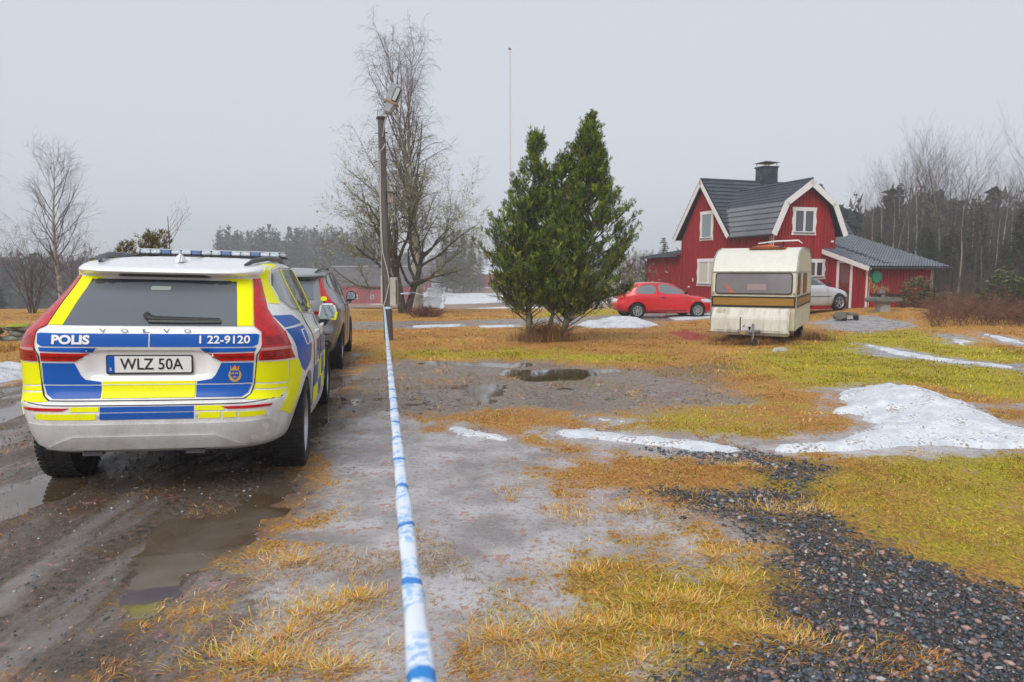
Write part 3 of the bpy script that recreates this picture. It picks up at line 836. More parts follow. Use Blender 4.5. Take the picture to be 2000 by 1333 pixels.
# rows: zr, zm, zf, yr, yf, wr, wm, wf
SUV_RINGS = [
 (.30, .24, .26, .40, 4.30, .72, .80, .70),
 (.345, .25, .26, .16, 4.45, .78, .86, .78),
 (.40, .28, .28, .06, 4.55, .835, .90, .84),
 (.50, .36, .36, .015, 4.62, .875, .925, .88),
 (.60, .50, .50, .0, 4.66, .905, .935, .90),
 (.685, .62, .60, .008, 4.67, .93, .935, .91),
 (.715, .68, .66, .05, 4.665, .94, .935, .915),
 (.80, .78, .74, .085, 4.64, .95, .94, .915),
 (.92, .90, .84, .088, 4.58, .955, .945, .905),
 (1.02, .985, .93, .078, 4.45, .95, .945, .89),
 (1.10, 1.05, 1.00, .085, 4.15, .925, .935, .86),
 (1.165, 1.105, 1.05, .105, 3.75, .885, .915, .82),
 (1.19, 1.13, 1.075, .145, 3.55, .865, .90, .78),
 (1.33, 1.29, 1.24, .295, 3.28, .775, .85, .74),
 (1.47, 1.455, 1.42, .455, 2.98, .68, .785, .69),
 (1.525, 1.545, 1.50, .50, 2.83, .645, .745, .645),
 (1.535, 1.595, 1.545, .44, 2.76, .635, .72, .625),
 (1.553, 1.63, 1.575, .40, 2.70, .625, .70, .605),
 (1.578, 1.66, 1.60, .44, 2.62, .60, .665, .575),
 (1.62, 1.69, 1.635, .75, 2.45, .49, .53, .47),
 (1.66, 1.705, 1.66, 1.10, 2.25, .26, .29, .25),
 (1.68, 1.71, 1.68, 1.35, 2.05, .03, .03, .03),
]
def suv_recess(x, y, z):
    # hollow round the number plate in the tailgate
    if y < .5:
        k = float(sstep(.40, .33, abs(x)) * sstep(.835, .875, z) * sstep(1.045, 1.02, z))
        y = y + .035 * k
    return (x, y, z)
SUV_AXLES = (.95, 3.815)
def suv_shell(name='body'):
    v, f = car_shell(SUV_RINGS, 6.2, 5, suv_recess, 3.6)
    ar = []
    for y in SUV_AXLES:
        ar += [(y, .37, .425, .62, 1.2), (y, .37, .425, -1.2, -.62)]
    return shell_mesh(name, v, f, ar)
POLICE_LOC = (-2.395, 4.361, -.028); POLICE_ROT = (R(-1.16), R(1.37), R(11.67))
def car_paint(name, col, rough=.28, metal=0.0, dirt=(.13, .10, .08), z0=.30, z1=.85, amt=.8, film=.12, coat=.5, spec=.5):
    """clear-coated paint with road spray thrown up from below"""
    if name in MATS: return MATS[name]
    m = bpy.data.materials.new(name); m.use_nodes = True; MATS[name] = m
    N = m.node_tree.nodes; L = m.node_tree.links; b = N['Principled BSDF']
    b.inputs['Roughness'].default_value = rough; b.inputs['Metallic'].default_value = metal; b.inputs['Specular IOR Level'].default_value = spec
    b.inputs['Coat Weight'].default_value = coat; b.inputs['Coat Roughness'].default_value = .12
    tc = N.new('ShaderNodeTexCoord'); sp = N.new('ShaderNodeSeparateXYZ'); L.new(tc.outputs['Object'], sp.inputs[0])
    mr = N.new('ShaderNodeMapRange'); mr.inputs[1].default_value = z1; mr.inputs[2].default_value = z0; mr.inputs[3].default_value = 0; mr.inputs[4].default_value = amt
    L.new(sp.outputs[2], mr.inputs[0])
    n = N.new('ShaderNodeTexNoise'); n.inputs['Scale'].default_value = 4; n.inputs['Detail'].default_value = 10; n.inputs['Roughness'].default_value = .7
    L.new(tc.outputs['Object'], n.inputs['Vector'])
    n2 = N.new('ShaderNodeTexNoise'); n2.inputs['Scale'].default_value = 160; n2.inputs['Detail'].default_value = 3
    L.new(tc.outputs['Object'], n2.inputs['Vector'])
    ad = N.new('ShaderNodeMath'); ad.operation = 'ADD'; L.new(n.outputs[0], ad.inputs[0])
    sc = N.new('ShaderNodeMath'); sc.operation = 'MULTIPLY_ADD'; L.new(n2.outputs[0], sc.inputs[0]); sc.inputs[1].default_value = .5; sc.inputs[2].default_value = -.25
    L.new(sc.outputs[0], ad.inputs[1])
    r2 = N.new('ShaderNodeMapRange'); r2.inputs[1].default_value = .38; r2.inputs[2].default_value = .72; L.new(ad.outputs[0], r2.inputs[0])
    mu = N.new('ShaderNodeMath'); mu.operation = 'MULTIPLY_ADD'; L.new(r2.outputs[0], mu.inputs[0]); L.new(mr.outputs[0], mu.inputs[1])
    fm = N.new('ShaderNodeMath'); fm.operation = 'MULTIPLY'; L.new(r2.outputs[0], fm.inputs[0]); fm.inputs[1].default_value = film; L.new(fm.outputs[0], mu.inputs[2])
    mx = N.new('ShaderNodeMix'); mx.data_type = 'RGBA'; mx.inputs[6].default_value = (*col, 1); mx.inputs[7].default_value = (*dirt, 1)
    L.new(mu.outputs[0], mx.inputs[0]); L.new(mx.outputs[2], b.inputs['Base Color'])
    ra = N.new('ShaderNodeMath'); ra.operation = 'MULTIPLY_ADD'; L.new(mu.outputs[0], ra.inputs[0]); ra.inputs[1].default_value = .5; ra.inputs[2].default_value = rough
    L.new(ra.outputs[0], b.inputs['Roughness'])
    return m

M_WHITE = car_paint('police_white', (.80, .80, .80), .25)
M_YEL = car_paint('signal_yellow', (.84, .84, .0), .4, amt=.3, film=.02, coat=.05, spec=.15)
M_BLUE = car_paint('police_blue', (.002, .085, .40), .35, amt=.3, film=.02, coat=.08, spec=.25)
M_RED = mat('tail_red', (.46, .004, .007), .2, spec=.35, coat=.15, var=.25, vscale=20)
M_REDD = mat('tail_red_dark', (.10, .004, .006), .15, coat=.6)
M_REDP = mat('tail_red_pale', (.55, .20, .18), .2, coat=.6)
M_GLASSD = mat('rear_glass_wet', (.10, .115, .13), .20, spec=.9, var=.10, vscale=2, bump=.03, bscale=300, dirt=(.17, .185, .20), damt=.25, dscale=160)
M_GLASS = mat('side_glass', (.02, .025, .028), .05, spec=1.0, coat=.5)
M_BLACK = mat('black_trim', (.012, .012, .013), .45, bump=.05)
M_SEAM = mat('panel_gap', (.03, .03, .032), .7)
M_CHROME = mat('chrome', (.75, .76, .78), .15, 1.0)
M_ALLOY = mat('alloy_rim', (.42, .43, .45), .32, 1.0, dirt=(.08, .07, .06), damt=.4, dscale=12)
M_PLATE = mat('plate_white', (.72, .72, .70), .35, var=.06)
M_INK = mat('plate_ink', (.012, .012, .014), .5)
M_CLEAR = mat('lamp_clear', (.55, .60, .64), .12, spec=.8, coat=.6, var=.35, vscale=40, stretch=(1, .2, 2))
M_LAMPB = mat('lamp_blue_lens', (.10, .16, .34), .12, spec=.8, coat=.6)
M_GOLD = mat('crest_gold', (.62, .40, .10), .35, .4)
M_CLAD = car_paint('bumper_grey', (.62, .62, .61), .45, amt=.5)

def seam(name, bvh, side, pts, w, m, parent, off=.003):
    mb = MB(); P = []
    for i in range(len(pts) - 1):
        n = max(1, int(math.hypot(pts[i + 1][0] - pts[i][0], pts[i + 1][1] - pts[i][1]) / .05))
        for k in range(n): P.append(tuple(pts[i][c] + (pts[i + 1][c] - pts[i][c]) * k / n for c in (0, 1)))
    P.append(pts[-1])
    mb.tube([on_shell(bvh, side, p[0], p[1], off - w * .5) for p in P], w, 5)
    return mb.build(name, m, parent)

def mir(poly): return [(-x, z) for x, z in poly][::-1]

# ---- outlines measured on the car, metres: (x, z) from behind, (y, z) from the side
TAIL_UP = [(.572, 1.520), (.612, 1.524), (.645, 1.43), (.695, 1.305), (.742, 1.235), (.826, 1.14), (.862, 1.05), (.692, 1.05), (.697, 1.075), (.690, 1.155), (.640, 1.190), (.612, 1.33)]
TAIL_LOW = [(.690, 1.028), (.862, 1.028), (.884, .955), (.676, .962), (.682, 1.01)]
GLASS = [(-.475, 1.500), (.475, 1.500), (.535, 1.192), (-.535, 1.192)]
YGLASS = [(.37, 1.514), (.566, 1.516), (.605, 1.34), (.632, 1.193), (.537, 1.193), (.505, 1.36), (.478, 1.475), (.44, 1.498)]
BAND = [(-.676, 1.075), (-.645, 1.056), (.645, 1.056), (.680, 1.075), (.682, 1.138), (.66, 1.143), (-.66, 1.143), (-.682, 1.138)]
BANDLOW = [(.315, 1.050), (.665, 1.050), (.655, 1.026), (.59, 1.024), (.345, 1.020)]
REFL = [(.362, 1.012), (.652, 1.016), (.650, .963), (.440, .963)]
BLUE1 = [(.447, .950), (.645, .950), (.638, .812), (.292, .812), (.292, .826), (.385, .842), (.41, .87)]
BLUE2 = [(.290, .803), (.633, .803), (.612, .748), (.575, .722), (.290, .724)]
YMID = [(-.283, .829), (.283, .829), (.283, .722), (-.283, .722)]
YSIDE = [(.655, .950), (.848, .944), (.853, .792), (.648, .812)]
YSIDE2 = [(.648, .800), (.853, .780), (.850, .752), (.643, .772)]
YSIDE3 = [(.640, .760), (.848, .742), (.80, .692), (.60, .703), (.615, .72), (.632, .742)]
YCORNER = [(.33, .944), (.476, .936), (.60, .83), (.515, .66), (.45, .53), (.215, .60), (.315, .72), (.345, .79)]
def build_suv(root, police, paint):
    me, bvh = suv_shell('body')
    mesh_obj('body', me, paint, root)
    # underside and wheel wells
    MB().box(-.64, .64, .85, 4.1, .215, .42).build('underbody', M_BLACK, root)
    for x, s in ((.81, 1), (-.80, -1)):
        for y in SUV_AXLES: wheel(root, x, y, .368, .235, .255, 5, s, M_ALLOY)
    for sg in (1, -1):
        q = (lambda p: p) if sg > 0 else mir
        t = panel('taillight', bvh, 'rear', q(TAIL_UP), M_RED, root, .010, .05, .02)
        for k in range(5):
            z = 1.068 + k * .012; x1 = .835 - k * .006
            panel('lens_strip', bvh, 'rear', q([(.705, z), (x1, z), (x1, z + .004), (.705, z + .004)]), M_REDD, t, .0125, .05, 0)
        t2 = panel('taillight', bvh, 'rear', q(TAIL_LOW), M_RED, root, .010, .05, .02)
        for k in range(4):
            z = .968 + k * .015
            panel('lens_strip', bvh, 'rear', q([(.70, z), (.855, z), (.855, z + .006), (.70, z + .006)]), M_REDD, t2, .0125, .05, 0)
        panel('reversing_lens', bvh, 'rear', q([(.693, 1.031), (.862, 1.031), (.862, 1.047), (.693, 1.047)]), M_REDP, root, .0125, .05, .02)
        panel('taillight', bvh, 'rear', q(REFL), M_RED, root, .008, .06, .015)
        panel('lens_strip', bvh, 'rear', q([(.40, .983), (.645, .985), (.645, .993), (.385, .993)]), M_REDD, root, .011, .06, 0)
        panel('rear_reflector', bvh, 'rear', q([(.455, .668), (.72, .667), (.765, .662), (.755, .648), (.50, .650)]), M_REDD if not police else M_RED, root, .006, .05, .01)
    gl = panel('rear_window', bvh, 'rear', GLASS, M_GLASSD, root, .005, .08, .01)
    panel('under_spoiler', bvh, 'rear', [(-.27, 1.538), (.27, 1.538), (.31, 1.518), (-.31, 1.518)], M_BLACK, root, .006, .06, .01)
    panel('glass_top_band', bvh, 'rear', [(-.47, 1.497), (.47, 1.497), (.476, 1.465), (.30, 1.462), (0, 1.475), (-.30, 1.462), (-.478, 1.465)], mat('glass_dark_band', (.03, .035, .04), .2, spec=.8, dirt=(.12, .13, .14), damt=.3, dscale=90), root, .0065, .05, .004)
    if police: panel('glass_sticker', bvh, 'rear', rrect(-.075, .055, 1.425, 1.452, .012), mat('sticker_green', (.26, .32, .29), .4), root, .0075, .05, 0)
    # rear wiper
    wp = MB()
    pts = [(-.045, 1.256), (-.02, 1.235), (.02, 1.228), (.42, 1.224)]
    wp.tube([on_shell(bvh, 'rear', a, b, .02) for a, b in pts], [.022, .024, .020, .014], 8)
    wp.tube([on_shell(bvh, 'rear', a, b, .012) for a, b in [(-.02, 1.214), (.2, 1.211), (.43, 1.213)]], .015, 6)
    wp.build('rear_wiper', M_BLACK, root, 40)
    # side glass, belt trim, door seams, handles on both flanks
    for side in ('right', 'left'):
        W = [('side_window', [(.72, 1.375), (.76, 1.47), (.90, 1.575), (1.18, 1.60), (1.20, 1.265), (.88, 1.305)]),
             ('side_window', [(1.25, 1.605), (2.0, 1.622), (2.02, 1.225), (1.27, 1.26)]),
             ('side_window', [(2.09, 1.622), (2.45, 1.60), (2.75, 1.50), (3.15, 1.225), (3.20, 1.175), (2.11, 1.22)])]
        for nme, pl in W: panel(nme, bvh, side, pl, M_GLASS, root, .005, .10, .01)
        seam('window_trim', bvh, side, [(.70, 1.36), (.745, 1.475), (.89, 1.59), (1.2, 1.617), (2.0, 1.635), (2.46, 1.612), (2.77, 1.51)], .008, M_BLACK if not police else M_CHROME, root)
        seam('window_trim', bvh, side, [(.70, 1.36), (.87, 1.292), (1.2, 1.252), (2.05, 1.21), (3.22, 1.162)], .007, M_CHROME, root)
        for pth in ([(1.22, 1.24), (1.30, .95), (1.42, .74), (1.44, .42)], [(2.10, 1.20), (2.12, .42)], [(3.25, 1.14), (3.30, .8), (3.28, .42)]):
            seam('door_seam', bvh, side, pth, .004, M_SEAM, root, .004)
        for y in (1.42, 2.28):
            h = MB(); h.tube([on_shell(bvh, side, y + .0, 1.075, .01), on_shell(bvh, side, y + .05, 1.08, .035), on_shell(bvh, side, y + .17, 1.08, .035), on_shell(bvh, side, y + .22, 1.075, .01)], .014, 8)
            h.build('door_handle', paint, root, 40)
        sg = 1 if side == 'right' else -1
        # door mirror
        mb = MB(); mb.M = Matrix.Translation((sg * .965, 3.0, 1.20))
        mb.prism([(-.10, -.085), (.085, -.095), (.10, .0), (.075, .085), (-.075, .085)], 'y', -.03, .09)
        mo = mb.build('door_mirror', paint if police else M_BLACK, root, 40, bevel=.022, seg=3)
        g = MB(); g.M = mb.M; g.prism([(-.082, -.07), (.070, -.078), (.084, .0), (.062, .070), (-.06, .070)], 'y', -.036, -.031)
        g.build('mirror_glass', mat('mirror_glass', (.45, .52, .52), .04, .9), mo)
        f = MB(); f.M = mb.M; f.prism([(-.10, -.16), (-.02, -.16), (.02, -.09), (-.09, -.09)], 'y', -.01, .06); f.build('mirror_foot', M_BLACK, mo)
        if police:
            f = MB(); f.M = mb.M; f.prism([(.03, -.088), (.092, -.094), (.108, -.01), (.05, -.02)], 'y', -.034, .093); f.build('mirror_marking', M_YEL, mo)
            f = MB(); f.M = Matrix.Translation((sg * .925, 3.03, 1.335)); f.prism(rrect(-.032, .032, -.024, .024, .02), 'y', -.02, .02); f.build('second_mirror', M_YEL, mo, 40)
            f = MB(); f.tube([(sg * .925, 3.03, 1.31), (sg * .94, 3.03, 1.26)], .012, 8); f.build('mirror_stalk', M_BLACK, mo)
        # roof rail
        rp = [(.50 * sg, .72, 0), (.54 * sg, .84, .022), (.60 * sg, 1.2, .030), (.615 * sg, 1.7, .030), (.59 * sg, 2.2, .026), (.54 * sg, 2.42, .0)]
        rm = MB(); rm.tube([on_shell(bvh, 'top', a, b, .005) + Vector((0, 0, c)) for a, b, c in rp], [.012, .020, .021, .021, .02, .012], 8)
        rm.build('roof_rail', mat('rail_dark', (.03, .035, .045), .35), root, 40)
    # shark fin
    fz = on_shell(bvh, 'top', 0, .95, 0).z
    fb = MB(); fb.prism([(.80, fz - .02), (.86, fz + .055), (.90, fz + .06), (1.10, fz - .005)], 'x', -.022, .022); fb.build('antenna_fin', paint, root, 40, bevel=.014, seg=2)
    # bumper lower panel and skid
    panel('lower_bumper', bvh, 'rear', [(-.735, .560), (.745, .560), (.79, .50), (.765, .43), (.70, .40), (-.70, .40), (-.765, .43), (-.785, .50)], M_CLAD if police else M_BLACK, root, .006, .07, .012)
    panel('skid_panel', bvh, 'rear', [(-.64, .392), (-.44, .482), (.42, .482), (.60, .392)], M_CLAD if police else M_BLACK, root, .018, .06, .014)
    for x in (-.36, .27):
        MB().box(x - .06, x + .06, .10, .16, .335, .362).build('tow_grille', mat('dark_grille', (.10, .10, .11), .5), root)
    seam('tailgate_seam', bvh, 'rear', [(.655, 1.186), (.70, 1.15), (.705, 1.06), (.668, 1.0), (.650, .80), (.63, .735), (.59, .709), (0, .707), (-.59, .709), (-.63, .735), (-.650, .80), (-.668, 1.0), (-.705, 1.06), (-.70, 1.15), (-.655, 1.186)], .005, M_SEAM, root, .004)
    seam('bumper_seam', bvh, 'rear', [(-.82, .70), (-.60, .685), (0, .683), (.60, .685), (.82, .70)], .004, M_SEAM, root, .003)
    # number plate
    px0, px1, pz0, pz1 = -.267, .262, .876, 1.002
    yb = on_shell(bvh, 'rear', 0, .94, 0).y
    pl = MB(); pl.prism(rrect(px0, px1, pz0, pz1, .012), 'y', yb - .016, yb + .01); ob = pl.build('number_plate', M_BLACK, root, 40)
    f = MB(); f.prism(rrect(px0 + .008, px1 - .008, pz0 + .010, pz1 - .008, .008), 'y', yb - .0185, yb - .0155); f.build('plate_face', M_PLATE, ob)
    f = MB(); f.prism([(px0 + .008, pz0 + .010), (px0 + .052, pz0 + .010), (px0 + .052, pz1 - .008), (px0 + .008, pz1 - .008)], 'y', yb - .0195, yb - .0184); f.build('plate_country_strip', M_BLUE, ob)
    if police:
        def ptext(txt, a, b, h, m, w=None, bold=0):
            return text_on('plate_letters', None, 'rear', txt, a, b, h, m, ob, bold=bold, width=w, depth=yb - .0205)
        ptext('S', px0 + .022, pz0 + .022, .020, M_WHITE, bold=.02)
        ptext('WLZ 50A', px0 + .085, pz0 + .028, .076, M_INK, w=.385, bold=.012)
        yb2 = yb
        # livery on the tailgate
        for sg in (1, -1):
            q = (lambda p: p) if sg > 0 else mir
            panel('glass_marking', bvh, 'rear', q(YGLASS), M_YEL, root, .006, .06, .008)
            panel('blue_panel', bvh, 'rear', q(BANDLOW), M_BLUE, root, .006, .025, .006)
            panel('blue_panel', bvh, 'rear', q(BLUE1), M_BLUE, root, .006, .025, .006)
            panel('blue_panel', bvh, 'rear', q(BLUE2), M_BLUE, root, .006, .025, .006)
            for pl_ in (YSIDE, YSIDE2, YSIDE3): panel('yellow_panel', bvh, 'rear', q(pl_), M_YEL, root, .004, .05, .004)
            sd = 'right' if sg > 0 else 'left'
            panel('yellow_panel', bvh, sd, YCORNER, M_YEL, root, .005, .05, .004)
            panel('yellow_panel', bvh, sd, [(.50, 1.345), (.64, 1.335), (.70, 1.385), (.74, 1.49), (.88, 1.60), (1.15, 1.63), (1.2, 1.655), (.86, 1.635), (.66, 1.555), (.60, 1.47)], M_YEL, root, .004, .05, .004)
            for yy in (1.205, 2.025):
                panel('pillar_marking', bvh, sd, [(yy, 1.26), (yy + .045, 1.258), (yy + .042, 1.61), (yy - .003, 1.61)], M_YEL, root, .008, .06, .004)
            panel('blue_panel', bvh, sd, [(.40, 1.258), (.76, 1.25), (.98, 1.18), (.42, 1.172)], M_BLUE, root, .004, .06, .004)
            panel('blue_panel', bvh, sd, [(.40, 1.160), (.985, 1.160), (1.07, .98), (1.0, .87), (.74, .815), (.60, .86), (.49, .955)], M_BLUE, root, .004, .06, .004)
            fr = rrect(.76, .96, 1.02, 1.13, .03)
            seam('fuel_flap_outline', bvh, sd, fr + fr[:1], .005, M_WHITE, root, .006)
            for k, (a, b, mm) in enumerate([(1.50, 1.95, M_BLUE), (1.97, 2.36, M_YEL), (2.38, 2.80, M_BLUE), (2.82, 3.22, M_YEL)]):
                panel('blue_panel' if mm is M_BLUE else 'yellow_panel', bvh, sd, [(a, .58), (b, .58), (b, .76), (a, .76)], mm, root, .004, .08, .004)
                m2 = M_YEL if mm is M_BLUE else M_BLUE
                panel('blue_panel' if m2 is M_BLUE else 'yellow_panel', bvh, sd, [(a, .44), (b, .44), (b, .57), (a, .57)], m2, root, .004, .08, .004)
            panel('blue_panel', bvh, sd, [(3.45, .88), (4.15, .90), (4.05, 1.0), (3.35, 1.06)], M_BLUE, root, .004, .08, .004)
            text_on('side_lettering', bvh, sd, 'POLIS', 1.62 if sg > 0 else 2.9, .80, .20, M_BLUE, root, .005, .03, width=1.25, mirror=sg < 0)
        panel('blue_panel', bvh, 'rear', [(-.004 - .67, 1.075), (-.645, 1.058), (-.004, 1.058), (-.004, 1.143), (-.66, 1.143), (-.68, 1.137)], M_BLUE, root, .005, .025, .005)
        panel('blue_panel', bvh, 'rear', [(.674, 1.075), (.645, 1.058), (.006, 1.058), (.006, 1.143), (.66, 1.143), (.68, 1.137)][::-1], M_BLUE, root, .005, .025, .005)
        panel('yellow_panel', bvh, 'rear', YMID, M_YEL, root, .005, .03, .004)
        panel('yellow_line', bvh, 'rear', [(-.283, .812), (.283, .812), (.283, .806), (-.283, .806)], M_WHITE, root, .008, .03, 0)
        for (x0, x1, z0, z1, mm) in ((-.275, .288, .640, .674, M_BLUE), (-.275, .288, .592, .634, M_BLUE), (-.45, -.282, .645, .674, M_YEL), (-.665, -.30, .592, .630, M_YEL), (.296, .475, .645, .674, M_YEL),
                                     (.315, .45, .592, .632, M_YEL), (.465, .55, .592, .630, M_YEL), (.565, .72, .590, .626, M_YEL)):
            panel('blue_panel' if mm is M_BLUE else 'yellow_panel', bvh, 'rear', [(x0, z0), (x1, z0), (x1, z1), (x0, z1)], mm, root, .004, .08, .004)
        for x, z in ((-.678, .608), (-.288, .613), (.305, .610), (.735, .593)):
            p = on_shell(bvh, 'rear', x, z, .003); MB().lathe([(.0, -.003), (.011, -.003), (.011, .006), (0, .006)], 'y', 14, p).build('parking_sensor', mat('sensor_grey', (.5, .5, .5), .4), root)
        M_LET = mat('lettering_white', (.80, .80, .80), .35)
        text_on('lettering', bvh, 'rear', 'POLIS', -.578, 1.072, .060, M_LET, root, .0095, .045, width=.228)
        text_on('lettering', bvh, 'rear', '1 22-9120', .312, 1.079, .054, M_LET, root, .0095, .022, width=.314)
        # police crest
        cx, cz = .53, .878
        oval = [(cx + .040 * math.cos(a), cz - .012 + .046 * math.sin(a)) for a in np.linspace(0, 2 * math.pi, 24, endpoint=False)]
        cr = panel('police_crest', bvh, 'rear', oval, M_GOLD, root, .0085, .03, 0)
        panel('shield', bvh, 'rear', [(cx - .026, cz + .018), (cx + .026, cz + .018), (cx + .026, cz - .018), (cx, cz - .046), (cx - .026, cz - .018)], M_BLUE, cr, .0100, .03, 0)
        def crown(x, z, s, m):
            return panel('crown', bvh, 'rear', [(x - s, z), (x + s, z), (x + s * 1.15, z + s * 1.1), (x + s * .5, z + s * .6), (x, z + s * 1.4), (x - s * .5, z + s * .6), (x - s * 1.15, z + s * 1.1)], m, cr, .0115, .03, 0)
        crown(cx - .012, cz - .004, .008, M_GOLD); crown(cx + .012, cz - .004, .008, M_GOLD); crown(cx, cz - .028, .008, M_GOLD)
        crown(cx, cz + .030, .022, mat('crest_red', (.45, .03, .03), .4)); crown(cx, cz + .024, .025, M_GOLD)
        # maker's letters on the tailgate
        for ch, x in zip('VOLVO', (-.298, -.168, -.038, .086, .215)):
            text_on('tailgate_letter', None, 'rear', ch, x, 1.150, .024, mat('badge_metal', (.36, .37, .39), .3, .7), root, 0, .03, width=.044, depth=min(on_shell(bvh, 'rear', x + q_, 1.150, 0).y for q_ in (0, .04)) - .005)
        # light bar
        zb = 1.722; y0, y1 = 1.85, 2.13; x0, x1 = -.625, .655
        lb = empty('light_bar', (0, 0, 0), 0, root)
        outer = [(x0, y0 + .06), (x0 + .05, y0), (x1 - .05, y0), (x1, y0 + .06), (x1, y1 - .06), (x1 - .05, y1), (x0 + .05, y1), (x0, y1 - .06)]
        MB().prism(outer, 'z', zb, zb + .014).build('base', M_BLACK, lb, 40)
        n = 14
        for k in range(n):
            a = x0 + .05 + (x1 - x0 - .1) * k / n; b = x0 + .05 + (x1 - x0 - .1) * (k + 1) / n
            MB().box(a + .003, b - .003, y0 + .008, y1 - .008, zb + .014, zb + .050).build('lamp_module', M_LAMPB if k in (2, 5, 8, 11) else M_CLEAR, lb, bevel=.006)
        for q, xx in ((-1, x0), (1, x1)):
            MB().prism([(xx, y0 + .06), (xx - q * .048, y0 + .003), (xx - q * .048, y1 - .003), (xx, y1 - .06)], 'z', zb + .014, zb + .052).build('end_lamp', M_CLEAR, lb, 40, bevel=.010)
        MB().prism([(p[0] * .985, y0 + .012 + (p[1] - y0) * .94) for p in outer], 'z', zb + .050, zb + .058).build('lid', mat('lamp_lid', (.62, .66, .70), .2, coat=.5), lb, 40, bevel=.005)
        for xx in (-.50, .50):
            ft = MB(); ft.tube([(xx, 1.99, zb), (xx, 1.99, 1.70), (xx + .04 * (1 if xx > 0 else -1), 1.99, 1.665)], .022, 8); ft.build('mount', M_BLACK, lb, 40)
        MB().box(-.01, .01, 1.95, 2.0, 1.69, zb).build('mount', M_BLACK, lb)
    else:
        panel('lettering_strip', bvh, 'rear', [(-.25, 1.165), (.25, 1.165), (.25, 1.175), (-.25, 1.175)], M_CHROME, root, .004, .1, 0)
    return me, bvh

police = empty('police_car', POLICE_LOC); police.rotation_euler = POLICE_ROT
tag(police, 'white police car with yellow and blue livery panels and a roof light bar', 'police car')
build_suv(police, True, M_WHITE)
# ---------------------------------------------------------------- red timber house
M_RED_W = mat('red_timber', (.30, .012, .015), .75, var=.22, vscale=3, bump=.15, bscale=60, stretch=(1, 1, .12))
M_TRIM = mat('white_trim', (.74, .73, .72), .55, var=.05, vscale=8)
M_TILE = mat('roof_tile', (.045, .055, .072), .34, var=.25, vscale=2, spec=.5, bump=.05, bscale=40)
M_DARKM = mat('dark_gutter', (.018, .02, .024), .4)
M_FOUND = mat('foundation', (.30, .29, .28), .85, var=.2, bump=.2)
M_HWIN = mat('house_glass', (.05, .06, .07), .06, spec=1.0)
M_BLIND = mat('window_blind', (.55, .52, .46), .7)
house = empty('red_house', (12.802, 34, 0), R(18.5))
tag(house, 'red timber house with dark tiled gambrel wing, white trim and a lean-to', 'house')
ZB = -.75
def wall(p0, p1, top, out, parent=house, th=.12, pitch=.20, zb=ZB):
    """p0->p1 on plan (u, v); top = [(s, z)] along the wall; out = outward normal"""
    p0 = Vector((*p0, 0)); p1 = Vector((*p1, 0)); d = (p1 - p0); Ls = d.length; d.normalize(); n = Vector((*out, 0))
    P = lambda s, z, o: p0 + d * s + Vector((0, 0, z)) + n * o
    ss = [t[0] for t in top]; zs_ = [t[1] for t in top]
    poly = [(0, zb), (Ls, zb)] + [(s, z) for s, z in top[::-1]]
    mb = MB(); k = len(poly)
    mb._add([P(s, z, 0) for s, z in poly] + [P(s, z, -th) for s, z in poly], [tuple(range(k)), tuple(range(k, 2 * k))[::-1]] + [(i, (i + 1) % k, k + (i + 1) % k, k + i) for i in range(k)])
    w = mb.build('wall', M_RED_W, parent)
    b = MB(); nb = int(Ls / pitch)
    for i in range(nb + 1):
        s = min(i * pitch + .02, Ls - .03); z = float(np.interp(s, ss, zs_)) - .02
        if z < zb + .3: continue
        a0, a1 = s - .034, s + .034
        b._add([P(a0, zb + .25, .003), P(a1, zb + .25, .003), P(a1, z, .003), P(a0, z, .003), P(a0, zb + .25, .042), P(a1, zb + .25, .042), P(a1, z, .042), P(a0, z, .042)],
               [(4, 5, 6, 7), (0, 1, 5, 4), (1, 2, 6, 5), (2, 3, 7, 6), (3, 0, 4, 7)])
    b.build('batten_siding', M_RED_W, w)
    return P, w
def board(a, b, h, t, n, m, parent, name='barge_board'):
    """a plank from a to b, h deep below the line, t thick along n"""
    a, b, n = Vector(a), Vector(b), Vector(n); d = n.cross((b - a).normalized()); 
    if d.z > 0: d = -d
    vs = [a, b, b + d * h, a + d * h]; vs += [p + n * t for p in vs]
    return MB()._add(vs, [(0, 1, 2, 3), (7, 6, 5, 4), (0, 4, 5, 1), (1, 5, 6, 2), (2, 6, 7, 3), (3, 7, 4, 0)]).build(name, m, parent)
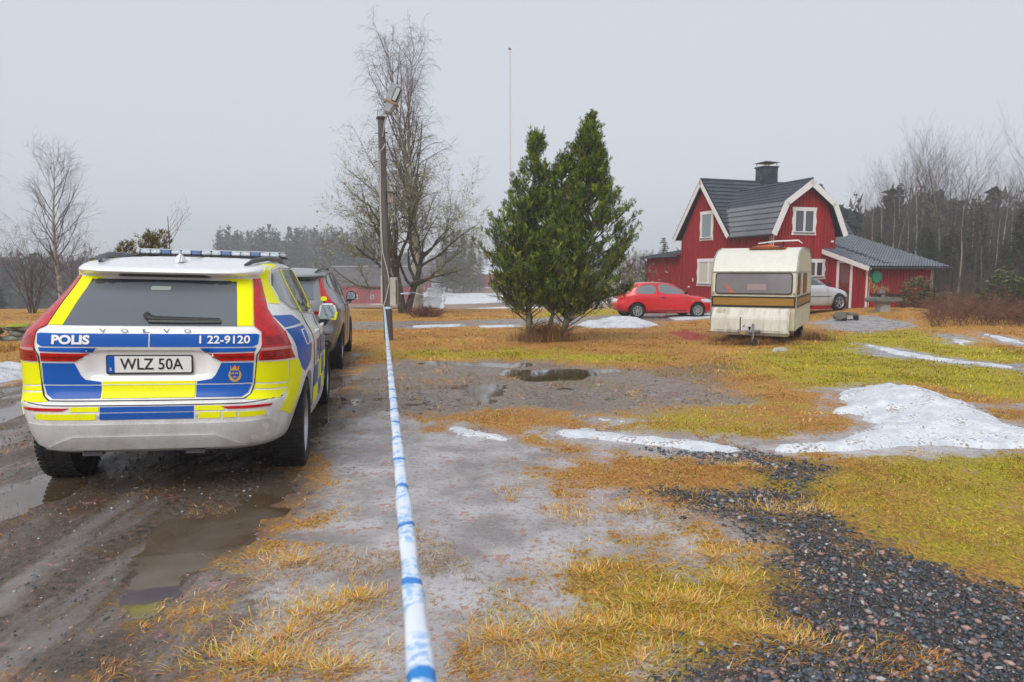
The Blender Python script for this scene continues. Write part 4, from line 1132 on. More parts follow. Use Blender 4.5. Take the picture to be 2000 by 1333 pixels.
def tile_roof(P0, e, up, Ls, f0, f1, parent=house, m_=None, pitch=.18, row=.31, th=.05):
    """pantiles: rolls along the eave, stepped courses up the slope"""
    P0, e, up = Vector(P0), Vector(e).normalized(), Vector(up).normalized(); n = e.cross(up).normalized()
    if n.z < 0: n = -n
    nr_ = max(1, round(Ls / row)); lo = min(f0(0), f0(1)); hi = max(f1(0), f1(1))
    k = int((hi - lo) / pitch * 7) + 1; g0 = np.linspace(lo, hi, k)
    rows_ = []
    for i in range(nr_):
        for (t, o) in ((i / nr_, .055), ((i + 1) / nr_, .004)):
            s = np.clip(g0, f0(t), f1(t)); wv = .5 + .5 * np.sin(s / pitch * 2 * math.pi); wv = .065 * wv ** 1.5 + o
            rows_.append([P0 + e * float(a) + up * (Ls * t) + n * float(b) for a, b in zip(s, wv)])
    Vv = np.array([[p[:] for p in r] for r in rows_]).reshape(-1, 3)
    I = np.arange(len(Vv)).reshape(len(rows_), k); q = np.stack([I[:-1, :-1], I[:-1, 1:], I[1:, 1:], I[1:, :-1]], -1).reshape(-1, 4)
    base = len(Vv); corners = [P0 + e * f0(0), P0 + e * f1(0), P0 + e * f1(1) + up * Ls, P0 + e * f0(1) + up * Ls]
    Vv = np.vstack([Vv, [c[:] for c in corners], [(c - n * th)[:] for c in corners]])
    q = np.vstack([q, [[base, base + 1, base + 5, base + 4], [base + 1, base + 2, base + 6, base + 5], [base + 2, base + 3, base + 7, base + 6], [base + 3, base, base + 4, base + 7], [base + 7, base + 6, base + 5, base + 4]]])
    o = mesh_obj('roof', np_mesh('roof', Vv, None, q), m_ or M_TILE, parent); smooth_by_angle(o.data, 50); return o
def window(P, s0, s1, z0, z1, w, panes=2, blind=None, parent=house):
    """casing, sill, frame, panes on a wall plane; P(s, z, out)"""
    def bx(mb, a0, a1, b0, b1, o0, o1):
        v = [P(a, b, o) for o in (o0, o1) for b in (b0, b1) for a in (a0, a1)]
        mb._add(v, [(0, 2, 3, 1), (4, 5, 7, 6), (0, 1, 5, 4), (2, 6, 7, 3), (0, 4, 6, 2), (1, 3, 7, 5)])
    win = empty('window', (0, 0, 0), 0, parent); cw = .13
    m = MB()
    for a0, a1 in ((s0, s0 + cw), (s1 - cw, s1)):                       # side casings with a wavy outer edge
        out = -1 if a0 == s0 else 1; edge = s0 if out < 0 else s1; inn = a1 if out < 0 else a0
        pts = []
        for i in range(13):
            t = i / 12; pts.append((edge + out * .03 * math.cos(t * 4 * math.pi), z0 + (z1 - z0) * t))
        poly = [(inn, z0), *pts, (inn, z1)] if out > 0 else [(inn, z1), *pts[::-1], (inn, z0)]
        k = len(poly); m._add([P(s, z, .03) for s, z in poly] + [P(s, z, .065) for s, z in poly], [tuple(range(k))[::-1], tuple(range(k, 2 * k))] + [(i, (i + 1) % k, k + (i + 1) % k, k + i) for i in range(k)])
    bx(m, s0 + cw, s1 - cw, z1 - cw, z1, .03, .065); bx(m, s0 + cw, s1 - cw, z0 + .002, z0 + cw * .8, .03, .064)
    m.build('casing', M_TRIM, win)
    si = MB(); bx(si, s0 + cw * .6, s1 - cw * .6, z0 + cw * .75, z0 + cw, .055, .12); si.build('sill', M_DARKM, win)
    bx2 = (s0 + cw, s1 - cw); n = panes; fw = .055; step = (bx2[1] - bx2[0]) / n
    for i in range(n):
        a0 = bx2[0] + i * step; a1 = a0 + step
        f = MB(); bx(f, a0 + .002, a0 + fw, z0 + cw, z1 - cw, .03, .075); bx(f, a1 - fw, a1 - .002, z0 + cw, z1 - cw, .03, .075); bx(f, a0 + fw, a1 - fw, z1 - cw - fw, z1 - cw, .03, .074); bx(f, a0 + fw, a1 - fw, z0 + cw, z0 + cw + fw, .03, .074)
        f.build('frame', M_TRIM, win)
        p = MB(); bx(p, a0 + fw, a1 - fw, z0 + cw + fw, z1 - cw - fw, .028, .045); p.build('pane', blind or M_HWIN, win)
    return win
# walls (plan coordinates: u along the main ridge, v towards the back)
apex_v, apex_z, ev = 5.76, 6.55, 3.45
PL, _ = wall((0, 8.0), (0, 0), [(0, 3.42), (8.0 - apex_v, apex_z), (4.62, 3.5), (8.0, 3.42)], (-1, 0))          # long left side: end gable and wing flank; s runs from back to front
PW, _ = wall((0, 0), (3.9, 0), [(0, 3.42), (.62, 4.9), (2.0, 5.88), (3.38, 4.9), (3.9, 3.42)], (0, -1))          # wing gable
wall((3.9, 0), (3.9, 3.5), [(0, 3.4), (3.5, 3.4)], (1, 0)); wall((3.9, 3.5), (7.9, 3.5), [(0, 3.4), (4.0, 3.4)], (0, -1))
wall((7.9, 3.5), (7.9, 8.0), [(0, 3.4), (apex_v - 3.5, apex_z), (4.5, 3.4)], (1, 0)); wall((7.9, 8.0), (0, 8.0), [(0, 3.4), (7.9, 3.4)], (0, 1))
PS, _ = wall((0, 12.1), (0, 8.0), [(0, 2.45), (4.1, 2.62)], (-1, 0)); wall((4, 12.1), (0, 12.1), [(0, 2.45), (4, 2.45)], (0, 1))
PA, _ = wall((3.37, 0), (3.37, -2.71), [(0, 2.60), (2.71, 1.74)], (-1, 0)); PF, _ = wall((3.37, -2.71), (7.4, -2.71), [(0, 1.74), (4.03, 1.74)], (0, -1))
wall((7.4, -2.71), (7.4, 3.5), [(0, 1.74), (6.21, 3.4)], (1, 0))
MB().box(-.03, 7.93, 3.47, 8.03, ZB, ZB + .28).build('foundation', M_FOUND, house)
# roofs
sl = (apex_z + .12 - 3.42) / (apex_v - 3.0)
up_f = (0, 2.76, 3.25); Lf = math.hypot(2.76, 3.25)
tile_roof((0, 3.0, 3.43), (1, 0, 0), up_f, Lf, lambda t: -.32, lambda t: 8.2)
tile_roof((8.2, 8.52, 3.43), (-1, 0, 0), (0, -2.76, 3.25), Lf, lambda t: 0, lambda t: 8.52)
vend = lambda z: 3.0 + (z - 3.43) / 3.25 * 2.76
def wing_roof(u0, z0, u1, z1, flip):
    L_ = math.hypot(u1 - u0, z1 - z0); back = lambda t: vend(z0 + (z1 - z0) * t) + .12
    tile_roof((u0, -.38, z0), (0, 1, 0), (u1 - u0, 0, z1 - z0), L_, lambda t: 0, lambda t: back(t) + .38 - .0)
wing_roof(-.27, 3.32, .47, 4.96, 0); wing_roof(.45, 4.93, 2.03, 6.03, 0); wing_roof(4.30, 3.32, 3.53, 4.96, 1); wing_roof(3.55, 4.93, 1.97, 6.03, 1)
sa = (2.66 - 1.80) / 2.9
La = math.hypot(6.3, 6.3 * sa)
tile_roof((3.15, -3.05, 1.72), (1, 0, 0), (0, 1, sa), La, lambda t: 0 if t < .48 else .75, lambda t: 4.95, m_=mat('leanto_tile_sheen', (.13, .145, .17), .2, var=.2, vscale=3, spec=.8))  # tile colour lightened to carry the sky sheen of a wet roof
tile_roof((-.25, 12.4, 2.42), (0, -1, 0), (1, 0, .16), 4.2, lambda t: 0, lambda t: 4.38)
rc = MB(); rc.tube([(-.3, apex_v, 6.72), (8.2, apex_v, 6.72)], .085, 8); rc.build('ridge_cap', M_TILE, house, 40)
rc = MB(); rc.tube([(2.0, -.38, 6.08), (2.0, 5.25, 6.08)], .08, 8); rc.build('ridge_cap', M_TILE, house, 40)
# white barge boards and corner boards
B = lambda a, b, h=.24, n=(0, -1, 0), t=.03: board(a, b, h, t, n, M_TRIM, house)
for a, b in (((-.32, 3.38), (.42, 4.98)), ((.42, 4.98), (2.0, 6.06)), ((2.0, 6.06), (3.58, 4.98)), ((3.58, 4.98), (4.35, 3.38))):
    B((a[0], -.38, a[1]), (b[0], -.38, b[1]), .30)
for a, b in (((8.55, 3.40), (5.76, 6.70)), ((5.76, 6.70), (2.98, 3.43))):
    B((-.32, a[0], a[1]), (-.32, b[0], b[1]), .24, (-1, 0, 0))
for a, b in (((8.55, 3.40), (5.76, 6.70)), ((5.76, 6.70), (2.98, 3.43))):
    B((8.22, a[0], a[1]), (8.22, b[0], b[1]), .2, (1, 0, 0))
B((3.13, .2, 2.72), (3.13, -3.05, 1.76), .22, (-1, 0, 0)); B((3.13, -3.09, 1.70), (8.1, -3.09, 1.70), .08, (0, -1, 0))
c = MB()
for (a0, a1, b0, b1, z1) in ((-.035, .12, -.035, -.03 + .0, 3.4), (-.035, -.03, -.03, .12, 3.4), (3.335, 3.47, -2.745, -2.74, 1.72), (3.335, 3.34, -2.74, -2.6, 1.72), (7.30, 7.44, -2.745, -2.74, 1.72)):
    c.box(a0, a1, b0, b1, ZB + .25, z1)
c.build('corner_board', M_TRIM, house)
# gutters and downpipes
gt = MB(); gt.tube([(3.15, -3.12, 1.68), (8.12, -3.12, 1.68)], .06, 8); gt.tube([(7.95, -3.12, 1.66), (7.95, -3.0, 1.5), (7.6, -2.79, 1.3), (7.6, -2.79, -.4)], .04, 8); gt.build('gutter', M_DARKM, house, 40)
gt = MB(); gt.tube([(-.32, 8.0, 2.42), (-.32, 12.45, 2.42)], .06, 8); gt.tube([(-.32, 12.3, 2.40), (-.1, 12.2, 2.2), (-.06, 12.17, 2.0), (-.06, 12.17, -.5)], .045, 8); gt.build('gutter', M_DARKM, house, 40)
gt = MB(); gt.tube([(-.33, -.3, 3.30), (-.33, 2.9, 3.30)], .06, 8); gt.tube([(-.33, .25, 3.28), (-.2, .2, 3.1), (-.07, .2, 2.95), (-.07, .2, -.4)], .04, 8); gt.build('gutter', M_DARKM, house, 40)
# windows
S8 = lambda v: 8.0 - v
window(PW, 1.17, 2.62, 3.34, 4.72, house, 2); window(PW, 2.15, 3.32, 1.14, 2.16, house, 2)
window(PL, S8(6.08), S8(4.82), 3.28, 4.93, house, 1, mat('pale_pane', (.22, .27, .30), .1, spec=.9)); window(PL, S8(6.25), S8(4.05), .70, 2.26, house, 2, M_BLIND)
# front door on the lean-to flank
dr = empty('front_door', (0, 0, 0), 0, house)
def pb(name, P, s0, s1, z0, z1, o0, o1, m, par, bev=0):
    v = [P(a, b, o) for o in (o0, o1) for b in (z0, z1) for a in (s0, s1)]
    return MB()._add(v, [(0, 2, 3, 1), (4, 5, 7, 6), (0, 1, 5, 4), (2, 6, 7, 3), (0, 4, 6, 2), (1, 3, 7, 5)]).build(name, m, par, bevel=bev)
M_DOOR = mat('door_brown', (.085, .045, .025), .5, var=.3, vscale=10, stretch=(1, 1, .2))
for a, b in ((.83, .98), (1.70, 1.84)): pb('casing', PA, a, b, -.4, 2.06, .03, .06, M_TRIM, dr)
pb('casing', PA, .98, 1.70, 1.95, 2.06, .03, .06, M_TRIM, dr)
pb('door_leaf', PA, .99, 1.69, -.3, 1.94, .0, .035, M_DOOR, dr); pb('door_pane', PA, 1.10, 1.58, .98, 1.84, .035, .04, mat('door_pane', (.12, .13, .14), .15), dr)
pb('letter_plate', PA, 1.2, 1.48, .70, .76, .036, .05, M_CHROME, dr)
for k in range(6): pb('door_panel', PA, 1.03 + k * .107, 1.12 + k * .107, -.22, .62, .0355, .045, M_DOOR, dr)
hn = MB(); hn.tube([PA(1.04, .78, .04), PA(1.04, .78, .09), PA(1.16, .78, .09)], .012, 6); hn.build('door_handle', M_CHROME, dr)
pb('door_step', PA, .8, 1.8, -.6, -.34, .04, .6, M_FOUND, house)
# chimney
ch = empty('chimney', (4.15, apex_v, 0), 0, house)
M_CHIM = mat('chimney_metal', (.03, .045, .055), .35, .3, var=.3, vscale=4, dirt=(.3, .32, .33), damt=.25, dscale=3)
m = MB(); m.box(-.46, .46, -.40, .40, 6.0, 7.55); 
for q in range(7): m.box(-.46 + q * .149, -.43 + q * .149, -.415, -.40, 6.2, 7.55)
m.build('stack', M_CHIM, ch); MB().box(-.52, .52, -.46, .46, 7.55, 7.62).build('crown', M_CHIM, ch)
m = MB()
for a, b in ((-.42, -.36), (.42, -.36), (-.42, .36), (.42, .36)): m.tube([(a, b, 7.6), (a, b, 7.84)], .018, 6)
m.build('cap_leg', M_DARKM, ch)
MB()._add([(-.58, -.52, 7.83), (.58, -.52, 7.83), (.58, .52, 7.83), (-.58, .52, 7.83), (0, 0, 7.98)], [(3, 2, 1, 0), (0, 1, 4), (1, 2, 4), (2, 3, 4), (3, 0, 4)]).build('cap', M_DARKM, ch)
# roof ladder on the lean-to, lamp and fittings
lad = MB()
for q in range(14):
    t = .35 + q * .28; lad.box(4.35, 4.75, -3.0 + t, -2.93 + t, 1.76 + (t) * sa + .03, 1.76 + t * sa + .10)
lad.build('roof_ladder', M_DARKM, house)
pb('wall_lamp', PW, 3.62, 3.72, 3.0, 3.1, .03, .12, M_TRIM, house)
pb('outdoor_socket', PL, S8(9.0 - 2.3), S8(9.0 - 2.3) + .06, .95, 1.15, .03, .07, M_TRIM, house)
bracket = MB(); bracket.tube([PL(.95, .62, .03), PL(.95, .62, .12)], .05, 10); bracket.build('outdoor_tap', M_TRIM, house)

# hose reel hung on the corner of the lean-to
HM = house.matrix_basis if False else (Matrix.Translation((12.802, 34, 0)) @ Matrix.Rotation(R(18.5), 4, 'Z'))
reel = empty('hose_reel', HM @ Vector((3.72, -2.75, 1.28)), R(18.5))
tag(reel, 'round green hose reel with orange hose hung on the lean-to corner', 'hose reel')
M_GREEN = mat('reel_green', (.01, .22, .12), .4)
m = MB(); m.lathe([(.0, -.03), (.27, -.03), (.29, -.05), (.29, -.06), (.0, -.06)], 'y', 28); m.build('reel_plate', M_GREEN, reel, 40)
m = MB(); m.lathe([(.12, -.06), (.12, -.16)], 'y', 20); m.build('drum', M_GREEN, reel, 40)
m = MB(); m.lathe([(.06, -.16), (.27, -.16), (.285, -.175), (.06, -.18)], 'y', 28, close=True); m.build('reel_plate', M_GREEN, reel, 40)
random.seed(4)
for cidx, cc in enumerate(((.50, .22, .05), (.55, .45, .10), (.35, .18, .06), (.5, .2, .05))):
    pts = []; w = .12 + .06 * cidx; dp = .35 + .14 * cidx
    for i in range(15):
        t = i / 14; pts.append((-.16 + w * (2 * t - 1) * (1 if cidx % 2 else .7), -.08 - .02 * cidx, -.02 - dp * math.sin(math.pi * t)))
    m = MB(); m.tube(pts, .016, 6); m.build('hose', mat('hose_%d' % cidx, cc, .5), reel, 40)
# ---------------------------------------------------------------- caravan
_cf = (5.795, 16.457)
cvz = float(H(*_cf))
cv = empty('caravan', (_cf[0], _cf[1], cvz), R(-28))
tag(cv, 'old cream caravan with a brown side stripe parked on the lawn', 'caravan')
M_CREAM = mat('caravan_cream', (.62, .57, .43), .42, var=.06, vscale=4, dirt=(.30, .24, .14), damt=.28, dscale=1.2, stretch=(3, 3, .8))
M_CREAM2 = mat('caravan_box', (.63, .60, .52), .5, var=.08, vscale=5, dirt=(.30, .24, .17), damt=.42, dscale=2.0, stretch=(5, 1, .7))
M_ROOFW = mat('caravan_roof', (.66, .64, .56), .4, var=.05, dirt=(.4, .36, .26), damt=.2)
M_STRIPE = mat('caravan_stripe', (.30, .155, .025), .45, var=.25, vscale=3, stretch=(.4, .4, 6))
M_BROWN = mat('stripe_border', (.018, .012, .008), .45)
W2 = .975
prof = [(0, .32), (0, 1.0), (.015, 1.72), (.22, 2.06), (.62, 2.23), (1.1, 2.31), (2.8, 2.31), (3.3, 2.19), (3.65, 1.98), (3.76, 1.7), (3.8, .32)]
m = MB(); m.prism(prof, 'x', -W2, W2); m.build('body', M_CREAM, cv, 30, bevel=.02, seg=2)
rp = prof[2:10]
m = MB(); k = len(rp)
m._add([(x, y, z + .004) for x in (-W2 + .03, W2 - .03) for y, z in rp], [(i, i + 1, k + i + 1, k + i) for i in range(k - 1)]); m.build('roof_skin', M_ROOFW, cv, 40)
# corner mouldings and seam strips
for x in (-W2, W2):
    m = MB(); m.tube([(x, y - (.012 if i < 3 else 0), z) for i, (y, z) in enumerate(prof)], .016, 6); m.build('corner_moulding', mat('aluminium_moulding', (.45, .44, .40), .4, .6, var=.2), cv, 40)
m = MB(); m.box(-W2 + .01, W2 - .01, -.012, .006, 1.705, 1.725); m.build('seam_strip', mat('aluminium_moulding', (.45, .44, .40), .4), cv)
m = MB(); m.box(W2 - .004, W2 + .010, .03, 3.72, 1.705, 1.722); m.build('seam_strip', mat('aluminium_moulding', (.45, .44, .40), .4), cv)
# front window
M_CVG = mat('caravan_window', (.20, .185, .20), .08, spec=.9, coat=.4, var=.12, vscale=1.5)
m = MB(); m.prism(rrect(-.885, .885, 1.175, 1.685, .07, 5), 'y', -.02, .01); fw_ = m.build('front_window', M_BLACK, cv, 40)
m = MB(); m.prism(rrect(-.86, .86, 1.20, 1.66, .06, 5), 'y', -.026, -.019); m.build('pane', M_CVG, fw_, 40)
m = MB(); m.box(-.13, .30, -.0285, -.0262, 1.28, 1.42); m.build('inside_cushion', mat('cushion_seen', (.34, .25, .25), .3, coat=.4), fw_)
m = MB(); m._add([(-.56, -.0275, 1.205), (-.40, -.0275, 1.205), (-.62, -.0275, 1.46), (-.66, -.0275, 1.42)], [(0, 1, 2, 3)]); m.build('inside_curtain', mat('curtain_seen', (.42, .15, .10), .3, coat=.4), fw_)
for x in (-.93, .93):
    m = MB(); m.lathe([(0, -.035), (.022, -.035), (.03, -.01), (0, .0)], 'y', 12, (x, 0, 1.20)); m.build('marker_lamp', mat('marker_amber', (.45, .30, .20), .3), cv)
# stripe round the front and side
m = MB(); m.box(-W2 - .002, W2 + .002, -.022, .004, .865, 1.125); st = m.build('front_stripe', M_BROWN, cv)
m = MB(); m.box(-W2 + .05, W2 - .05, -.027, -.0215, .91, 1.085); m.build('stripe_inlay', M_STRIPE, st)
m = MB(); m.box(W2 - .004, W2 + .018, .03, 3.78, .865, 1.125); st = m.build('side_stripe', M_BROWN, cv)
m = MB(); m.box(W2 + .0175, W2 + .023, .08, 3.72, .91, 1.085); m.build('stripe_inlay', M_STRIPE, st)
m = MB(); m.box(-W2 - .018, -W2 + .004, .03, 3.78, .865, 1.125); m.build('side_stripe', M_BROWN, cv)
# side windows, hatch
for y0, y1 in ((.16, .72), (1.5, 2.4)):
    m = MB(); m.prism(rrect(y0, y1, 1.17, 1.68, .06, 4), 'x', W2 - .004, W2 + .016); sw = m.build('side_window', mat('window_rubber', (.05, .035, .03), .5), cv, 40)
    m = MB(); m.prism(rrect(y0 + .03, y1 - .03, 1.2, 1.65, .05, 4), 'x', W2 + .0155, W2 + .022); m.build('pane', mat('curtained_pane', (.23, .10, .035), .12, spec=.8, var=.3, vscale=9, stretch=(1, 6, .3)), sw, 40)
m = MB(); m.box(W2 - .004, W2 + .012, 1.1, 1.5, .5, .78); m.build('service_hatch', M_CREAM, cv, bevel=.006)
m = MB(); m.box(W2, W2 + .02, 1.30, 1.33, .60, .74); m.build('hatch_handle', M_CHROME, cv)
# front locker
bp = [(-.005, .20), (-.005, .85), (-.07, .84), (-.33, .62), (-.36, .30), (-.30, .20)]
m = MB(); m.prism(bp, 'x', -.90, .86); lk = m.build('front_locker', M_CREAM2, cv, 30, bevel=.02)
m = MB(); m._add([(-.80, -.372, .33), (.76, -.372, .33), (.76, -.345, .60), (-.80, -.345, .60)], [(0, 1, 2, 3)]); m.build('locker_lid', M_CREAM2, lk)
m = MB(); m.box(-.92, .88, -.385, -.34, .285, .305); m.build('locker_rail', M_CREAM2, lk)
for x in (-.55, .05, .45): 
    m = MB(); m.box(x - .02, x + .02, -.392, -.36, .28, .36); m.build('locker_catch', M_CREAM2, lk)
m = MB(); m._add([(-.03, -.39, .42), (.05, -.39, .42), (.01, -.385, .30), (.012, -.38, .30)], [(0, 1, 2, 3)]); m.build('locker_handle', M_BLACK, lk)
m = MB(); m.prism(rrect(-.80, -.60, .71, .82, .02), 'y', -.22, -.06); m.build('locker_grip', M_CREAM2, lk, 40, bevel=.012)
# drawbar, coupling, jockey wheel, wheels
m = MB()
for x in (-.45, .45): m.tube([(x, .6, .30), (x * .15, -1.05, .34)], .04, 6)
m.build('drawbar', mat('galvanised', (.30, .31, .32), .5, .7, var=.2), cv)
m = MB(); m.box(-.06, .06, -1.30, -.95, .31, .40); m.tube([(0, -1.32, .38), (0, -1.22, .44), (0, -1.0, .50)], .028, 8); m.build('coupling', M_CHROME, cv, bevel=.015)
m = MB(); m.tube([(.16, -.85, .52), (.16, -.85, .10)], .028, 8); m.build('jockey_post', mat('galvanised', (.3, .31, .32), .5), cv)
m = MB(); m.lathe([(.0, -.03), (.085, -.03), (.10, 0), (.085, .03), (0, .03)], 'x', 20, (.20, -.85, .10)); m.build('jockey_wheel', mat('tyre_rubber', (.012, .012, .013), .75), cv, 40)
m = MB(); m.tube([(-.14, -.75, .36), (-.14, -.78, .62), (-.12, -.82, .66)], .014, 6); m.build('hand_brake', M_BLACK, cv)
for s in (1, -1): wheel(cv, s * .86, 2.05, .29, .17, .17, 8, s, mat('steel_rim', (.30, .30, .29), .5, .5), 'plain')
m = MB(); m.box(-.84, .84, .1, 3.7, .26, .33); m.build('chassis', M_BLACK, cv)
for x in (-.75, .75):
    m = MB(); m.tube([(x, 3.4, .30), (x, 3.45, .0)], .025, 6); m.build('corner_steady', M_BLACK, cv)
m = MB(); m.box(W2 - .03, W2 + .035, 1.55, 1.68, .22, .34); m.build('mudflap', M_BLACK, cv)
m = MB(); m.prism(rrect(-.3, .3, 1.9, 2.4, .06), 'z', 2.31, 2.38); m.build('roof_hatch', M_ROOFW, cv, 40, bevel=.02)
CM = Matrix.Translation(cv.location) @ Matrix.Rotation(R(-28), 4, 'Z')
ob = empty('orange_bundle', CM @ Vector((.18, .82, 2.275)), R(-28)); tag(ob, 'orange folded plastic sledge lying on the caravan roof', 'sledge')
m = MB(); m.prism([(-.42, 0), (.42, 0), (.45, .03), (.25, .05), (.05, .10), (-.2, .075), (-.44, .03)], 'y', -.15, .25); m.build('shell', mat('orange_plastic', (.62, .18, .03), .45, var=.15), ob, 40, bevel=.02)
m = MB(); m.tube([(-.4, -.16, .03), (0, -.19, .05), (.4, -.16, .03)], .012, 6); m.build('rope', M_BLACK, ob)
an = empty('roof_aerial', CM @ Vector((.45, 1.25, 2.31)), R(-28)); tag(an, 'white folded television aerial on the caravan roof', 'aerial')
M_AW = mat('aerial_white', (.66, .66, .66), .4)
m = MB(); m.tube([(.05, 0, 0), (.05, 0, .16)], .02, 8); m.build('mast', M_BLACK, an)
m = MB(); m.tube([(-.55, 0, .12), (-.1, 0, .17), (.4, 0, .18), (.5, 0, .10)], [.014, .022, .02, .008], 6); m.build('boom', M_AW, an, 40)
for q in range(4):
    m = MB(); m.tube([(-.2 + q * .15, -.22, .17), (-.2 + q * .15, .22, .17)], .009, 5); m.build('element', M_AW, an)
q = on_ground(1523, 687); wb = empty('white_block', (q.x, q.y, q.z), R(25)); tag(wb, 'small pale concrete block lying in the grass before the caravan', 'block')
m = MB(); m.prism([(-.17, 0), (.15, 0), (.17, .05), (.12, .08), (-.13, .075)], 'y', -.05, .06); m.build('block', mat('pale_block', (.5, .5, .48), .8, var=.2, bump=.2), wb, 30, bevel=.012)
# ---------------------------------------------------------------- grey estate on the road ahead
grey = empty('grey_car', (-3.62, 10.45, -.10)); grey.rotation_euler = (R(-.6), R(1.0), R(10.5))
tag(grey, 'dark grey estate car parked on the road ahead of the police car', 'car')
build_suv(grey, False, car_paint('metallic_grey', (.24, .245, .25), .3, .5, dirt=(.12, .10, .085), amt=.7, film=.15))

# ---------------------------------------------------------------- red three-door hatchback
def small_car(root, rings, axles, r_w, paint, track, ar=.345, wz=.30, spokes=9, rim=.19):
    v, f = car_shell(rings, 4.2, 5, None, 3.2)
    a = []
    for y in axles: a += [(y, wz, ar, .52, 1.1), (y, wz, ar, -1.1, -.52)]
    me, bvh = shell_mesh('body', v, f, a); mesh_obj('body', me, paint, root)
    MB().box(-.5, .5, .4, 3.7, .17, .35).build('underbody', M_BLACK, root)
    for s in (1, -1):
        for y in axles: wheel(root, s * track, y, r_w, .18, rim, spokes, s, mat('steel_wheel_cover', (.50, .50, .52), .35, .7), 'plain')
    return bvh
HATCH = [
 (.24, .20, .20, .25, 3.85, .66, .70, .66), (.30, .21, .22, .08, 4.02, .74, .78, .74), (.42, .30, .30, .02, 4.09, .79, .825, .79), (.55, .46, .46, .0, 4.10, .815, .845, .81),
 (.62, .58, .56, .03, 4.07, .825, .845, .81), (.74, .70, .66, .09, 3.98, .825, .845, .80), (.84, .81, .74, .12, 3.82, .81, .84, .775), (.90, .87, .82, .15, 3.45, .79, .825, .74), (.94, .905, .87, .19, 3.10, .765, .805, .715),
 (1.08, 1.05, 1.02, .34, 2.85, .705, .745, .66), (1.24, 1.23, 1.20, .52, 2.52, .635, .68, .60), (1.31, 1.325, 1.29, .62, 2.36, .59, .635, .565), (1.345, 1.365, 1.33, .75, 2.22, .51, .56, .49), (1.37, 1.385, 1.36, 1.0, 2.0, .30, .33, .30), (1.375, 1.39, 1.37, 1.2, 1.8, .03, .03, .03)]
M_CARRED = car_paint('car_red', (.62, .012, .02), .25, 0, amt=.25, film=.03, z0=.15, z1=.5)
q0 = on_ground(1245, 622.5); q1 = on_ground(1362, 617.5)
rdir = R(9 - 90)
red = empty('red_car', (0, 0, 0), rdir)
tag(red, 'red three-door hatchback parked side-on before the house', 'car')
# right flank faces the camera: rear right wheel stands at q0
Rm = Matrix.Rotation(rdir, 4, 'Z'); off_ = Rm @ Vector((.80, .72, 0)); red.location = (q0.x - off_.x, q0.y - off_.y, q0.z)
bv = small_car(red, HATCH, (.72, 3.185), .29, M_CARRED, .735)
M_RG = mat('car_glass_pale', (.16, .18, .19), .06, spec=1.0, coat=.3)
for sd in ('right', 'left'):
    panel('side_window', bv, sd, chaikin([(.66, .985), (.80, 1.20), (1.08, 1.285), (1.42, 1.31), (1.50, .945), (.98, .935)], 1), M_RG, red, .004, .08, .008)
    panel('side_window', bv, sd, chaikin([(1.53, 1.315), (1.95, 1.30), (2.25, 1.20), (2.66, .955), (2.62, .93), (1.60, .935)], 1), M_RG, red, .004, .08, .008)
    seam('window_trim', bv, sd, [(.62, .97), (.80, 1.23), (1.08, 1.31), (1.5, 1.335), (1.98, 1.32), (2.3, 1.215), (2.74, .95)], .012, M_BLACK, red)
    seam('door_seam', bv, sd, [(1.52, 1.30), (1.55, .90), (1.52, .35), (2.6, .33), (2.74, .5), (2.74, .92)], .005, M_SEAM, red)
    seam('side_moulding', bv, sd, [(1.15, .52), (2.75, .52)], .008, M_CARRED, red)
    h = MB(); h.tube([on_shell(bv, sd, 1.62, .80, .004), on_shell(bv, sd, 1.66, .805, .02), on_shell(bv, sd, 1.80, .805, .02), on_shell(bv, sd, 1.84, .80, .004)], .014, 6); h.build('door_handle', M_BLACK, red)
    panel('indicator', bv, sd, rrect(2.92, 2.99, .66, .69, .012), mat('amber_lens', (.60, .22, .02), .25, coat=.5), red, .004, .05, .004)
    panel('taillight', bv, sd, [(.10, .92), (.30, .90), (.26, .76), (.10, .70), (.08, .72)], M_RED, red, .008, .05, .01)
    panel('amber_lens', bv, sd, [(.14, .87), (.24, .865), (.23, .81), (.14, .80)], mat('amber_lens', (.60, .22, .02), .25), red, .012, .05, .005)
    panel('sill', bv, sd, [(1.15, .27), (2.70, .27), (2.70, .30), (1.15, .30)], M_BLACK, red, .003, .1, .004)
    sg = 1 if sd == 'right' else -1
    mm_ = MB(); mm_.M = Matrix.Translation((sg * .90, 2.62, .985)); mm_.prism([(-.09, -.06), (.08, -.05), (.09, .03), (.06, .065), (-.07, .06)], 'y', -.03, .06); mm_.build('door_mirror', M_BLACK, red, 40, bevel=.015)
panel('rear_window', bv, 'rear', [(-.50, 1.25), (.50, 1.25), (.60, .95), (-.60, .95)], M_RG, red, .004, .08, .008)
panel('number_plate', bv, 'rear', [(-.26, .74), (.26, .74), (.26, .63), (-.26, .63)], M_PLATE, red, .008, .1, .01)
sp = MB(); sp.prism([(.44, 1.30), (.60, 1.335), (.62, 1.31), (.46, 1.27)], 'x', -.54, .54); sp.build('rear_spoiler', M_BLACK, red, 30, bevel=.01)
panel('front_window', bv, 'front', [(-.52, 1.24), (.52, 1.24), (.63, .95), (-.63, .95)], M_RG, red, .004, .1, .008)
for x in (-.58, .58): panel('headlight', bv, 'front', rrect(x - .17, x + .17, .60, .72, .04), M_CLEAR, red, .008, .06, .01)

